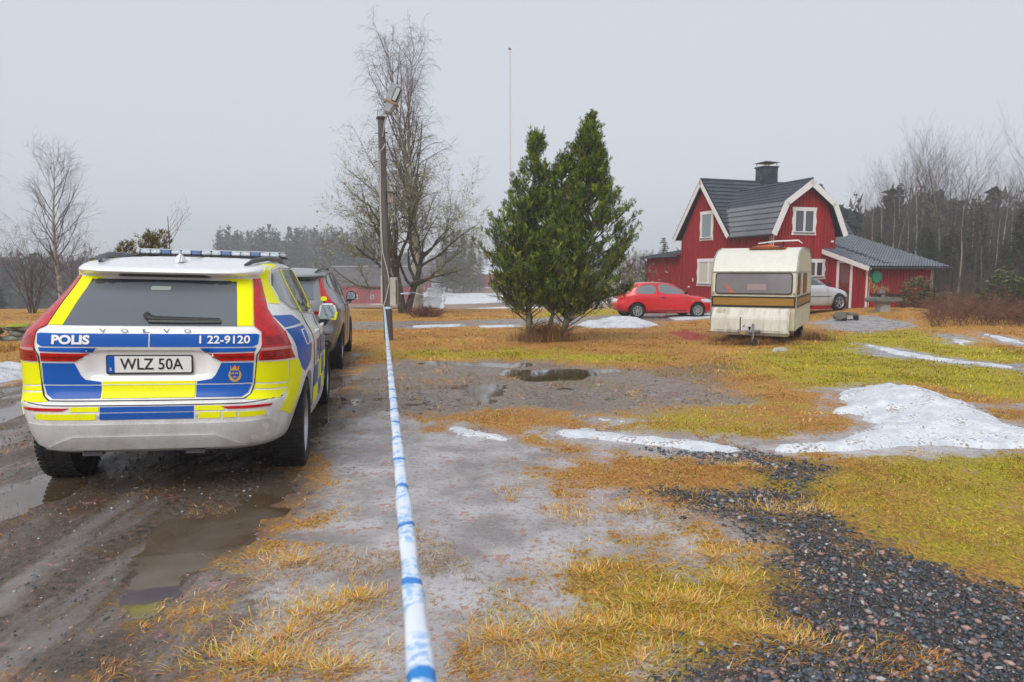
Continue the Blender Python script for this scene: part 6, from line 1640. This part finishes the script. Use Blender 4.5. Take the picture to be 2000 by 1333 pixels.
v, q = tubes(tk, (4, 4, 3)); o = mesh_obj('bramble_thicket', np_mesh('bramble_thicket', v, None, q), mat('bramble', (.16, .075, .045), .85, var=.4, vscale=2)); tag(o, 'brown leafless bramble thicket along the lawn edge', kind='stuff')
# rhododendrons
def leafy(seed, n, rx, ry, rz, cols, ls=.10):
    rg = np.random.default_rng(seed); u_ = rg.normal(0, 1, (n, 3)); u_ /= np.linalg.norm(u_, axis=1)[:, None]; u_[:, 2] = np.abs(u_[:, 2]) * 1.1 - .15
    r_ = rg.uniform(.62, 1.0, n) ** .6; lump = .8 + .35 * fbm(u_[:, 0] * 3 + seed, u_[:, 1] * 3 + u_[:, 2] * 2, seed); c = u_ * (r_ * lump)[:, None] * [rx, ry, rz] + [0, 0, rz * .25]
    out, cc = [], []
    m = 7; C_ = np.repeat(c, m, 0); az = np.tile(np.arange(m) * 6.28 / m, n) + np.repeat(rg.uniform(0, 6, n), m); dn = np.stack([np.cos(az), np.sin(az), np.full(len(az), -.35) + rg.normal(0, .25, len(az))], -1)
    sv = np.stack([-np.sin(az), np.cos(az), rg.normal(0, .3, len(az))], -1) * ls * .17; L_ = ls * rg.uniform(.8, 1.3, len(az))[:, None]
    V_ = np.stack([C_, C_ + dn * L_ * .5 - sv, C_ + dn * L_ * .5 + sv, C_ + dn * L_], 1).reshape(-1, 3); k = np.arange(len(C_))[:, None] * 4
    me = np_mesh('leaves', V_, np.concatenate([k + [[0, 1, 2]], k + [[1, 3, 2]]])); col = np.repeat(cols[rg.integers(0, len(cols), n)] * rg.uniform(.6, 1.3, n)[:, None], m, 0); add_col(me, 'tint', np.repeat(col, 4, 0)); return me
M_LEAF = mat('evergreen_leaf', (.08, .11, .03), .4, attr='tint', spec=.5)
RH = np.array([(.06, .095, .02), (.11, .14, .03), (.16, .18, .05), (.045, .07, .02), (.20, .19, .06)])
def rhodo(px, py, D, rx, rz, seed, label, n=520, nm='rhododendron'):
    p_ = at(px, py, D); z0 = float(H(p_.x, p_.y)); t = empty(nm, (p_.x, p_.y, z0)); tag(t, label, 'bush')
    mesh_obj('leaves', leafy(seed, n, rx, rx * .9, rz, RH), M_LEAF, t)
    ls = shrub(seed + 40, rz * .75, 9, 1.0, .022); v, q = tubes(ls, (5, 4, 3, 3)); mesh_obj('stems', np_mesh('stems', v, None, q), M_BARK, t)
rhodo(1792, 590, 29.5, .85, 1.45, 11, 'leafy green rhododendron against the red lean-to wall', 620)
rhodo(1850, 600, 28.5, .60, .95, 12, 'low rhododendron between the lean-to and the brambles', 300)
rhodo(1962, 600, 24, 1.0, 1.55, 13, 'broad rhododendron rising out of the brown brambles', 620)
# juniper behind the police car
p_ = at(290, 560, 19); t = empty('juniper', (p_.x, p_.y, float(H(p_.x, p_.y)))); tag(t, 'yellowish green juniper bush behind the police car light bar', 'bush')
rg = np.random.default_rng(8); n_ = 900; tp = []; td = []
for cx_, hh, rr2 in ((-.55, 2.55, .42), (.05, 2.75, .5), (.35, 2.85, .5), (-.9, 2.2, .35)):
    for i in range(n_ // 3):
        z = rg.uniform(.2, 1) ** .8 * hh; a = rg.uniform(0, 6.28); r_ = rr2 * math.sqrt(rg.uniform(.1, 1)) * (1.15 - .6 * z / hh); tp.append((cx_ + r_ * math.cos(a), r_ * math.sin(a), z)); td.append(nrm(np.array([math.cos(a) * .7, math.sin(a) * .7, .9]) + rg.normal(0, .3, 3)))
mesh_obj('crown', needles(np.array(tp), np.array(td), 9, .13, .02, 4, np.array([(.12, .10, .02), (.20, .16, .03), (.08, .08, .02), (.16, .12, .02)]), .9, .12), M_NEEDLE, t)
m = MB(); m.tube([(0, 0, 0), (.05, 0, 1.2), (.1, 0, 2.4)], [.06, .04, .02], 6); m.build('trunk', M_BARK, t)
# far woods on the rise: one mass
def far_wood(x0, x1, y0, y1, n, h0, h1, seed, label, conif=.7):
    rg = np.random.default_rng(seed); VV, TT, CC = [], [], []; b = 0
    for i in range(n):
        y = rg.uniform(y0, y1); x = rg.uniform(x0, x1) * y; h = rg.uniform(h0, h1); z = float(H(x, y)); con = rg.random() < conif; m_ = 150 if con else 110
        t = rg.uniform(.03, 1, m_) ** .8; a = rg.uniform(0, 6.28, m_)
        if con: R_ = h * .19 * (1 - t) + .12; w_ = .42
        else: R_ = h * .20 * np.sin(math.pi * np.clip(t, .05, .98)) ** .7; w_ = .20
        c = np.stack([x + R_ * np.cos(a) * rg.uniform(.3, 1, m_), y + R_ * np.sin(a), z + t * h], -1); T = rg.normal(0, 1, (m_, 3, 3)) * [[[w_, w_, w_ * (.8 if con else 2.2)]]]
        VV.append((c[:, None] + T).reshape(-1, 3)); TT.append(b + np.arange(m_ * 3).reshape(-1, 3)); b += m_ * 3
        cc = (np.array([.030, .048, .030]) if con else np.array([.12, .085, .085])) * rg.uniform(.7, 1.3); CC.append(np.repeat(cc[None], m_ * 3, 0))
    me = np_mesh('far_wood', np.concatenate(VV), np.concatenate(TT)); add_col(me, 'tint', np.concatenate(CC)); o = mesh_obj('far_wood', me, mat('far_foliage', (.04, .06, .04), .9, attr='tint')); tag(o, label, kind='stuff')
far_wood(-.43, -.20, 210, 300, 420, 13, 21, 1, 'spruce wood on the rise behind the barn', .72)
far_wood(-.20, -.05, 260, 330, 90, 8, 13, 2, 'hazy mixed wood beyond the far road')
far_wood(-.95, -.60, 120, 190, 240, 8, 12, 3, 'mixed wood along the left field', .35)
far_wood(-.62, -.42, 200, 300, 130, 7, 11, 4, 'hazy tree line beyond the left field', .4)
far_wood(-.06, .5, 320, 420, 260, 9, 14, 5, 'faint hazy tree line behind the pine')
far_wood(.16, .45, 70, 95, 60, 3.5, 6.5, 6, 'bare grey scrub beyond the house', .1)
far_wood(.47, .86, 72, 98, 260, 6.5, 11.5, 7, 'dense leafless wood closing off the view behind the house', .4)
# ---------------------------------------------------------------- lamp post with its fittings
q = on_ground(757, 665); PD = q.y; lp = empty('lamp_post', (q.x, q.y, q.z)); tag(lp, 'weathered wooden lamp post with a tilted street lamp and a cable box', 'lamp post')
M_POLE = mat('weathered_pole', (.12, .105, .095), .85, var=.45, vscale=2.5, bump=.3, bscale=25, dirt=(.035, .03, .028), damt=.5, dscale=1.5, stretch=(3, 3, .25))
s_m = PD / 1333.33; Hp = 5.44
m = MB(); m.tube([(.03, 0, -.2), (.03, 0, .05), (.005, 0, 1.6), (-.03, 0, 3.4), (-.055, 0, Hp)], [.115, .112, .105, .095, .085], 14); m.build('pole', M_POLE, lp, 40)
m = MB(); m.lathe([(.0, 0), (.125, 0), (.13, .02), (.10, .05), (0, .06)], 'z', 16, (-.055, 0, Hp)); m.build('pole_cap', mat('rusty_cap', (.10, .05, .04), .7), lp, 40)
m = MB(); m.tube([(-.01, -.1, Hp - .45), (.05, -.10, Hp - .1), (.12, -.08, Hp + .12)], .022, 8); m.build('lamp_arm', mat('galvanised', (.3, .31, .32), .5), lp, 40)
lh = empty('lamp_head', (.12, -.08, Hp + .10), 0, lp); lh.rotation_euler = (0, R(20), 0); lh.scale = (1.25, 1.25, 1.25)
m = MB(); m.prism([(-.06, 0), (.05, 0), (.11, .22), (.13, .52), (.10, .57), (-.10, .57), (-.12, .50), (-.11, .22)], 'y', -.11, .09); m.build('housing', mat('lamp_grey', (.30, .32, .36), .45, .1, var=.15), lh, 30, bevel=.025)
m = MB(); m.prism([(.0, .24), (.105, .24), (.135, .52), (.02, .53)], 'y', -.135, -.10); m.build('lens', mat('lamp_lens', (.42, .43, .42), .15, spec=.8, coat=.4), lh, 40, bevel=.02)
m = MB(); m.box(-.12, .135, -.125, .095, .20, .235); m.build('clamp_band', mat('rust_band', (.30, .17, .07), .6), lh)
m = MB(); m.tube([(-.12, -.06, Hp - .35), (-.2, -.06, Hp - .36)], .012, 6); m.tube([(-.12, -.02, Hp - .35), (.1, -.09, Hp - .35)], .014, 6); m.build('insulator_hook', M_BLACK, lp)
m = MB(); m.tube([(.04, -.1, Hp - .62), (.0, -.12, Hp - .72), (-.08, -.115, Hp - .80), (-.085, -.115, Hp - 2.6), (-.06, -.115, 2.2), (.06, -.12, 1.7), (.09, -.12, 1.45), (.0, -.13, 1.05), (-.06, -.14, .85), (-.02, -.13, .75)], .011, 6); m.build('white_cable', mat('cable_white', (.55, .53, .48), .5), lp, 40)
m = MB(); m.tube([(-.13, -.05, Hp - 1.0), (-.11, -.05, 2.4), (-.095, -.05, .9)], .007, 5); m.build('thin_wire', mat('cable_white', (.55, .53, .48), .5), lp)
m = MB(); m.box(.09, .27, -.09, .12, .86, 1.58); cb = m.build('cable_box', mat('box_beige', (.44, .42, .36), .5, var=.12), lp, bevel=.012); m = MB(); m.box(-.13, -.085, -.1, .08, .95, 1.6); m.build('cable_trunking', mat('box_beige', (.44, .42, .36), .5), lp)
m = MB(); m.box(.245, .275, -.095, -.085, .92, 1.52); m.build('box_edge', M_DARKM, cb)
for kk in range(4):
    m = MB(); a = kk * 1.57; m.lathe([(.113, -.03), (.118, 0), (.113, .03)], 'z', 14, (.02, 0, .80 + .02)); 
m.build('tape_wrap', mat('tape_film', (.55, .66, .80), .35), lp)
# nest box on the pole
nb = empty('nest_box', (q.x + .10, q.y - .02, q.z + 3.42), 0); tag(nb, 'small wooden nest box fixed halfway up the lamp post', 'nest box')
M_NB = mat('nest_wood', (.23, .19, .165), .85, var=.3, vscale=8)
m = MB(); m.prism([(-.02, 0), (.12, -.02), (.14, .22), (-.02, .25)], 'y', -.10, .08); m.build('box', M_NB, nb, bevel=.004); m = MB(); m.prism([(-.03, .26), (.19, .21), (.19, .23), (-.03, .28)], 'y', -.13, .11); m.build('lid', mat('nest_lid', (.08, .075, .05), .8), nb)
m = MB(); m.lathe([(0, -.002), (.018, -.002), (.018, .002), (0, .002)], 'y', 12, (.06, -.102, .15)); m.build('entrance_hole', M_BLACK, nb)
# ---------------------------------------------------------------- police tape: a twisted strip from behind the camera to the post
tg = NG('police_tape'); 
sp_ = tg.N.new('ShaderNodeAttribute'); sp_.attribute_name = 'run'; run = sp_.outputs['Fac']
fr = tg.math('FRACT', tg.math('DIVIDE', run, .335)); ring = tg.rng(tg.math('ABSOLUTE', tg.math('SUBTRACT', fr, .5)), .035, .055, 1, 0)
pr = tg.noise(55, 3, .6); pr2 = tg.noise(22, 2)
letters = tg.math('MULTIPLY', tg.rng(pr, .46, .54), tg.rng(pr2, .38, .50)); letters = tg.math('MULTIPLY', letters, tg.rng(tg.math('ABSOLUTE', tg.math('SUBTRACT', fr, .5)), .40, .34))
colr = tg.mix((.70, .76, .84), (.10, .36, .74), tg.math('MULTIPLY', letters, .68)); colr = tg.mix(colr, (.005, .20, .58), ring)
M_TAPE = tg.out(colr, .3)
def tape(name, pts, width, label, round_=.35, n=160, parent=None):
    pts = [Vector(p) for p in pts]; cum = [0]
    for a, b in zip(pts, pts[1:]): cum.append(cum[-1] + (b - a).length)
    L_ = cum[-1]; mb_v, mb_f, rn = [], [], []; k = 10
    for i in range(n + 1):
        s = L_ * (i / n) ** (1.6 if L_ > 6 else 1); j = max(jj for jj in range(len(cum)) if cum[jj] <= s + 1e-6); j = min(j, len(pts) - 2); p = pts[j].lerp(pts[j + 1], (s - cum[j]) / max(cum[j + 1] - cum[j], 1e-6))
        d = (pts[j + 1] - pts[j]).normalized(); sd_ = d.cross(Vector((0, 0, 1))).normalized(); up_ = sd_.cross(d)
        cr = 1 + .06 * math.sin(s * 9.0) + .05 * math.sin(s * 23 + 1)
        for w in range(k):
            a = 2 * math.pi * w / k + .4 * math.sin(s * 1.7); mb_v.append(p + sd_ * (math.cos(a) * width / 2 * cr) + up_ * (math.sin(a) * width / 2 * round_ * cr + .004 * math.sin(s * 31 + w))); rn.append(s)
    for i in range(n):
        for w in range(k): mb_f.append((i * k + w, i * k + (w + 1) % k, (i + 1) * k + (w + 1) % k, (i + 1) * k + w))
    me = bpy.data.meshes.new(name); me.from_pydata(mb_v, [], mb_f); me.update(); add_attr(me, 'run', rn)
    o = mesh_obj(name, me, M_TAPE, parent, True); tag(o, label, 'tape'); return o
pole_pt = Vector((q.x - .04, q.y - .12, q.z + .80)); a0 = at(1000 + (832 - 1000), 1333, .88); 
near_ = at(842, 1500, .74)
pts = []
for i in range(25):
    t = i / 24; p_ = near_.lerp(pole_pt, t); sag = -.055 * math.sin(math.pi * t ** .8); pts.append((p_.x, p_.y, p_.z + sag))
far0 = near_ + (near_ - pole_pt) * .12
tape('cordon_tape', [tuple(far0)] + pts, .040, 'blue and white police tape stretched from the foreground to the lamp post', .5, 300)
# second length of tape round the fruit tree and off across the field edge
tb = b0 + Vector((0, -.2, 0))
tp_ = [Vector((tb.x - .05, tb.y - .1, tb.z + .92)), Vector((tb.x + .5, tb.y - .25, tb.z + .98))]
tape('cordon_tape', [tuple(p) for p in tp_] + [tuple(at(840, 579.5, 29)), tuple(at(950, 581, 29.5)), tuple(at(1000, 581, 30))], .06, 'second blue and white tape running from the fruit tree towards the flagpole', .3, 60)
m = MB(); m.lathe([(.26, -.035), (.27, 0), (.26, .035)], 'z', 16, (tb.x + .05, tb.y + .2, tb.z + .92)); o = m.build('tape_knot', mat('tape_film', (.55, .66, .80), .35)); tag(o, 'band of tape tied round the dark tree trunk', 'tape')
# ---------------------------------------------------------------- flagpole
qf = on_ground(1000, 606); fp = empty('flagpole', (qf.x, qf.y, qf.z)); tag(fp, 'tall thin white flagpole behind the pine', 'flagpole')
topz = CAM_H + (531 - 116) / 1333.33 * qf.y - qf.z
m = MB(); m.tube([(-.08, 0, 0), (-.09, 0, topz * .5), (-.11, 0, topz)], [.055, .045, .03], 10); m.build('pole', mat('flagpole_white', (.62, .62, .62), .4), fp, 40)
m = MB(); m.lathe([(0, 0), (.06, .02), (.07, .06), (.03, .10), (0, .11)], 'z', 12, (-.11, 0, topz)); m.build('finial', mat('finial_brown', (.22, .14, .08), .5), fp, 40)
m = MB(); m.box(.05, .25, -.1, .1, -.1, .78); m.build('base_post', mat('old_post', (.09, .085, .05), .85, var=.3), fp, bevel=.01); m = MB(); m.box(-.17, .0, -.08, .08, -.1, .70); m.build('base_support', mat('pale_post', (.40, .39, .36), .7), fp, bevel=.01)
m = MB(); m.tube([(.0, -.06, .5), (-.03, -.06, topz - .1)], .006, 4); m.build('halyard', M_TRIM, fp)
# ---------------------------------------------------------------- stone table, planter, bench by the mound
M_STONE = mat('lichen_stone', (.17, .165, .135), .85, var=.5, vscale=5, bump=.4, bscale=18, dirt=(.09, .10, .06), damt=.5, dscale=5)
qt = on_ground(1724, 609); st_ = empty('stone_table', (qt.x, qt.y, qt.z - .05), R(12)); st_.scale = (.78, .78, .78); tag(st_, 'mossy stone slab table on a squared pillar', 'table')
sc_t = qt.y / 1333.33
m = MB(); m.prism([(-.72, .52), (-.70, .68), (-.55, .74), (.62, .72), (.74, .66), (.72, .53), (.3, .49), (-.4, .48)], 'y', -.38, .38); m.build('slab', M_STONE, st_, 30, bevel=.04); m = MB(); m.prism([(-.27, 0), (.25, 0), (.25, .5), (-.25, .5)], 'y', -.2, .2); m.build('pillar', mat('pale_stone', (.36, .34, .31), .85, var=.25), st_, 30, bevel=.02)
TT_ = Matrix.Translation(st_.location) @ Matrix.Rotation(R(12), 4, 'Z') @ Matrix.Diagonal((.78, .78, .78, 1))
pl_ = empty('bucket_planter', TT_ @ Vector((-.12, 0, .735)), 0); pl_.scale = (.8, .8, .8); tag(pl_, 'grey bucket of withered plants standing on the stone table', 'planter')
m = MB(); m.lathe([(.0, 0), (.14, 0), (.185, .34), (.20, .345), (.19, .33), (0, .30)], 'z', 20); m.build('bucket', mat('zinc', (.33, .37, .41), .4, .4, var=.2), pl_, 40)
rgp = np.random.default_rng(2); lines_ = []
for i in range(60):
    a = rgp.uniform(0, 6.28); P = [np.array([math.cos(a) * .1, math.sin(a) * .1, .3])]; d_ = np.array([math.cos(a) * .6, math.sin(a) * .6, .8])
    for k in range(4): d_ = nrm(d_ + rgp.normal(0, .3, 3) + np.array([0, 0, -.35])); P.append(P[-1] + d_ * .075)
    lines_.append((2, np.array(P), np.linspace(.014, .006, 5)))
v, qq = tubes(lines_, (4, 4, 4)); mesh_obj('withered_plant', np_mesh('withered_plant', v, None, qq), mat('withered', (.34, .18, .10), .8), pl_)
rk = empty('wooden_rack', TT_ @ Vector((.1, .05, .735)), R(12)); rk.scale = (.78, .78, .78); tag(rk, 'dark low wooden rail frame lying on the stone table', 'rack')
for y_ in (-.22, .22):
    m = MB(); m.box(-.6, .7, y_ - .015, y_ + .015, .12, .16); m.build('rail', mat('dark_wood', (.06, .035, .025), .7), rk)
for x_ in (-.52, -.38, .35, .62):
    m = MB(); m.box(x_ - .02, x_ + .02, -.22, .22, 0, .12); m.build('leg', mat('dark_wood', (.06, .035, .025), .7), rk)
qb = on_ground(1660, 626); bn = empty('garden_bench', (qb.x, qb.y, qb.z - .02), R(-6)); bn.scale = (.85, .85, .85); tag(bn, 'low bench of stone slabs on dark iron legs', 'bench')
m = MB(); m.prism([(-.62, .18), (-.5, .34), (-.22, .36), (-.16, .12), (-.55, .04)], 'y', -.2, .2); m.build('stone_end', M_STONE, bn, 30, bevel=.03)
for x_ in (-.22, .22):
    m = MB(); m.box(x_ - .045, x_ + .045, -.17, .17, 0, .22); m.build('leg', M_BLACK, bn, bevel=.008)
m = MB(); m.tube([(-.18, -.12, .07), (.18, -.12, .07)], .012, 6); m.build('stretcher', M_BLACK, bn)
m = MB(); m.prism([(-.12, .24), (.26, .21), (.28, .25), (.1, .33), (-.1, .34)], 'y', -.2, .2); m.build('seat_slab', M_STONE, bn, 30, bevel=.02)
# ---------------------------------------------------------------- dry-stone wall at the left verge, stone by stone
sw_ = empty('stone_wall', tuple(on_ground(-10, 668))); tag(sw_, 'low mossy dry-stone wall along the left road verge', 'wall'); rgs = np.random.default_rng(6)
M_WST = mat('wall_stone', (.15, .155, .135), .9, var=.4, vscale=4, bump=.4, bscale=14, dirt=(.42, .42, .36), damt=.35, dscale=3); M_WMOSS = mat('wall_moss', (.26, .26, .02), .95, var=.4, vscale=6, bump=.4)
base_w = on_ground(-10, 668); dirw = Vector((1, .45, 0)).normalized(); sm = []
for k in range(3):
    P = IV * (1 + rgs.normal(0, .14, (12, 1))) * [.21, .17, .105]; me = np_mesh('stone', P, IF); bm = bmesh.new(); bm.from_mesh(me); bmesh.ops.bevel(bm, geom=bm.edges[:], offset=.02, segments=1, affect='EDGES'); bm.to_mesh(me); bm.free(); me.materials.append(M_WST); sm.append(me)
for row_ in range(3):
    for k in range(26):
        s = -5.5 + k * .32 + row_ * .15 + rgs.normal(0, .06); p = dirw * s; o = bpy.data.objects.new('stone', sm[rgs.integers(0, 3)]); COL.objects.link(o); o.parent = sw_
        wz_ = float(H(base_w.x + p.x, base_w.y + p.y)) - base_w.z; o.location = (p.x + rgs.normal(0, .04), p.y + rgs.normal(0, .08), wz_ + .07 + row_ * .125); o.rotation_euler = (rgs.normal(0, .2), rgs.normal(0, .2), rgs.uniform(-.5, .5)); sc_ = rgs.uniform(.85, 1.2); o.scale = (sc_, sc_, sc_ * .9)
m = MB()
for k in range(14):
    p = dirw * (-5.0 + k * .55); wz_ = float(H(base_w.x + p.x, base_w.y + p.y)) - base_w.z; m.lathe([(0, .43), (.12, .42), (.22, .40), (.28, .36), (0, .34)], 'z', 10, (p.x + rgs.normal(0, .05), p.y, wz_ + rgs.normal(0, .02)))
m.build('moss_cap', M_WMOSS, sw_, 60)
qv = on_ground(20, 690); stalks('dry_stalks', qv.x - .4, qv.y + .5, 2600, 2.2, .9, .30, 'long straw-coloured grass on the left verge', 9, STRAW, .009, .6)
# ---------------------------------------------------------------- beyond the yard: road, barns, parked cars
def ribbon(pts, widths, zoff, name, m_):
    V_, F_ = [], []; n = len(pts)
    for i, (x, y) in enumerate(pts):
        a = pts[max(i - 1, 0)]; b = pts[min(i + 1, n - 1)]; d = math.hypot(b[0] - a[0], b[1] - a[1]); nx, ny = (b[1] - a[1]) / d, -(b[0] - a[0]) / d; w = widths[i] / 2
        for k in range(5):
            s = -w + 2 * w * k / 4; V_.append((x + nx * s, y + ny * s, float(H(x + nx * s, y + ny * s)) + zoff))
    for i in range(n - 1):
        for k in range(4): F_.append((i * 5 + k, i * 5 + k + 1, (i + 1) * 5 + k + 1, (i + 1) * 5 + k))
    me = bpy.data.meshes.new(name); me.from_pydata(V_, [], F_); me.update(); o = mesh_obj(name, me, m_, None, True); return o
dp = np.linspace(0, 1, 60); RYs = 46 + (330 - 46) * dp; RX = np.interp(RYs, [46, 165, 233, 330], [-8.0, -19.4, -25.5, -35.6]); road_pts = list(zip(RX, RYs))
rd = ribbon(road_pts, [4.2] * 60, .40, 'far_road', mat('far_road_gravel', (.30, .29, .295), .6, var=.2, vscale=.6)); tag(rd, kind='structure')
for s, nm in ((-2.6, 'snow_bank'), (2.55, 'snow_bank')):
    o = ribbon([(x + s, y) for x, y in road_pts], [.7 + .3 * math.sin(i * .9) + .2 * math.sin(i * 2.3) for i in range(60)], .41, nm, M_SNOW); tag(o, kind='stuff')
for (x0, x1, y0, y1) in ((-6, 34, 176, 216), (-88, -52, 168, 205)):
    cx_, cy_ = (x0 + x1) / 2, (y0 + y1) / 2; th = np.linspace(0, 2 * math.pi, 48, endpoint=False)
    pts_ = [(cx_ + (x1 - x0) / 2 * math.cos(a) * (1 + .15 * math.sin(3 * a)), cy_ + (y1 - y0) / 2 * math.sin(a)) for a in th]
    me = bpy.data.meshes.new('snow_field'); me.from_pydata([(cx_, cy_, float(H(cx_, cy_)) + .32)] + [(x, y, float(H(x, y)) + .30) for x, y in pts_], [], [(0, 1 + i, 1 + (i + 1) % 48) for i in range(48)]); me.update()
    gsn = MATS.get('patchy_snow')
    if not gsn:
        ng = NG('patchy_snow'); nz = ng.noise(.5, 8, .75, (1, .35, 1)); gsn = ng.out(ng.mix((.26, .155, .09), (.66, .69, .74), ng.rng(nz, .44, .52)), .7); MATS['patchy_snow'] = gsn
    tag(mesh_obj('snow_field', me, gsn), kind='stuff')
M_BARN = mat('barn_red', (.30, .02, .024), .8, var=.25, vscale=.6, stretch=(1, 1, .2)); M_BROOF = mat('barn_roof', (.075, .06, .06), .8, var=.35, vscale=.8); M_SNOWROOF = mat('pale_roof', (.55, .57, .6), .6, var=.15)
def barn(name, px0, px1, D, wall_h, ridge_h, depth, label, roof=M_BROOF, wm=M_BARN, rz=0, wins=(), doors=()):
    p0 = at(px0, 580, D); p1 = at(px1, 580, D); L_ = p1.x - p0.x; cx_ = (p0.x + p1.x) / 2; zg_ = float(H(cx_, D)); t = empty(name, (cx_, D, zg_), rz); tag(t, label, 'barn' if 'barn' in name else 'building')
    h = L_ / 2; MB().box(-h, h, 0, depth, -.6, wall_h).build('wall', wm, t)
    bt = MB()
    for k in range(int(L_ / .6)): bt.box(-h + k * .6, -h + k * .6 + .1, -.04, -.003, 0, wall_h - .05)
    bt.build('batten_siding', wm, t)
    m = MB(); o_ = .4; m._add([(-h - o_, -o_, wall_h - .15), (h + o_, -o_, wall_h - .15), (h + o_, depth / 2, ridge_h), (-h - o_, depth / 2, ridge_h), (-h - o_, depth + o_, wall_h - .15), (h + o_, depth + o_, wall_h - .15)], [(0, 1, 2, 3), (3, 2, 5, 4)])
    m._add([(-h, 0, wall_h), (-h, depth, wall_h), (-h, depth / 2, ridge_h - .15)], [(0, 1, 2)]); m._add([(h, 0, wall_h), (h, depth, wall_h), (h, depth / 2, ridge_h - .15)], [(0, 2, 1)])
    m.build('roof', roof, t, fix=False)
    MB().box(-h - o_, h + o_, depth / 2 - .12, depth / 2 + .12, ridge_h - .02, ridge_h + .12).build('ridge', M_SNOWROOF if roof is M_BROOF else roof, t)
    for (a, b, z0, z1) in wins:
        w = empty('window', (0, 0, 0), 0, t); MB().box(a, b, -.09, -.045, z0, z1).build('frame', M_TRIM, w); MB().box(a + .1, b - .1, -.10, -.091, z0 + .1, z1 - .1).build('pane', M_HWIN, w)
    for (a, b, z1, mm_) in doors: MB().box(a, b, -.09, -.045, 0, z1).build('door', mm_, t)
    return t
M_OR = mat('orange_plank', (.42, .20, .04), .7)  # orange-brown planks of a barn door
barn('long_barn', 636, 812, 170, 4.6, 9.3, 15, 'long red barn with a big dark roof across the field', wins=[(-4, -3.2, 1.2, 2.2), (0, .8, 1.2, 2.2), (3, 3.8, 1.2, 2.2)], doors=[(5, 6.2, 2.4, M_OR), (-7, -4.8, 2.8, M_BARN)])
barn('low_barn', 560, 640, 166, 4.8, 6.6, 10, 'low barn with a pale roof joined to the long barn', M_SNOWROOF, mat('barn_brown', (.10, .06, .055), .85))
barn('red_shed', 808, 838, 224, 4.6, 7.4, 7, 'tall red shed standing beside the far road')
barn('small_red_shed', 808, 831, 210, 2.9, 3.9, 5, 'small red shed with a white sign by the far road', M_BROOF, M_BARN, 0, [(.2, 1.6, 1.1, 1.6)])
barn('red_farmhouse', 926, 992, 236, 4.6, 7.2, 9, 'red farm building behind the spruces by the far road', M_SNOWROOF)
MINI = [(.28, .25, .25, .2, 4.0, .7, .75, .7), (.5, .45, .45, 0, 4.3, .82, .85, .8), (.85, .82, .75, .1, 4.2, .82, .84, .78), (.95, .92, .88, .3, 3.3, .76, .8, .7), (1.3, 1.35, 1.3, .8, 2.6, .6, .65, .55), (1.42, 1.45, 1.42, 1.2, 2.2, .05, .05, .05)]
def far_car(px, D, col, label, rz):
    p_ = at(px, 580, D); t = empty('parked_car', (p_.x, p_.y, float(H(p_.x, p_.y))), rz); tag(t, label, 'car'); v, f = car_shell(MINI, 4, 3); me, bv_ = shell_mesh('body', v, f); mesh_obj('body', me, mat('paint_' + label[:9].strip().replace(' ', '_'), col, .3, coat=.5), t)
    for s in (1, -1):
        for y in (.8, 3.3):
            m = MB(); m.lathe([(0, -.1), (.3, -.1), (.31, 0), (.3, .1), (0, .1)], 'x', 16, (s * .72, y, .3)); m.build('wheel', mat('tyre_rubber', (.012, .012, .013), .75), t)
    for sd in ('right', 'left'): panel('side_window', bv_, sd, [(.9, .98), (1.2, 1.25), (2.3, 1.25), (2.9, .98)], M_GLASS, t, .01, .3, .01)
    panel('rear_window', bv_, 'rear', [(-.5, 1.2), (.5, 1.2), (.6, .98), (-.6, .98)], M_GLASS, t, .01, .3, .01)
far_car(731, 190, (.22, .26, .33), 'grey blue car parked by the long barn', R(70)); far_car(820, 200, (.12, .22, .34), 'blue car parked by the small red shed', R(5))
# ---------------------------------------------------------------- damp winter air
hz = MB().box(-1520, 1520, -40, 660, -12, 34).build('haze', None); tag(hz, 'pale damp mist filling the air', kind='stuff')
hm = bpy.data.materials.new('mist'); hm.use_nodes = True; hn_ = hm.node_tree; hn_.nodes.clear(); ho = hn_.nodes.new('ShaderNodeOutputMaterial'); pv = hn_.nodes.new('ShaderNodeVolumePrincipled')
pv.inputs['Color'].default_value = (.97, .98, 1.0, 1); pv.inputs['Density'].default_value = .0017; pv.inputs['Anisotropy'].default_value = .0
hn_.links.new(pv.outputs[0], ho.inputs['Volume']); hz.data.materials.append(hm)
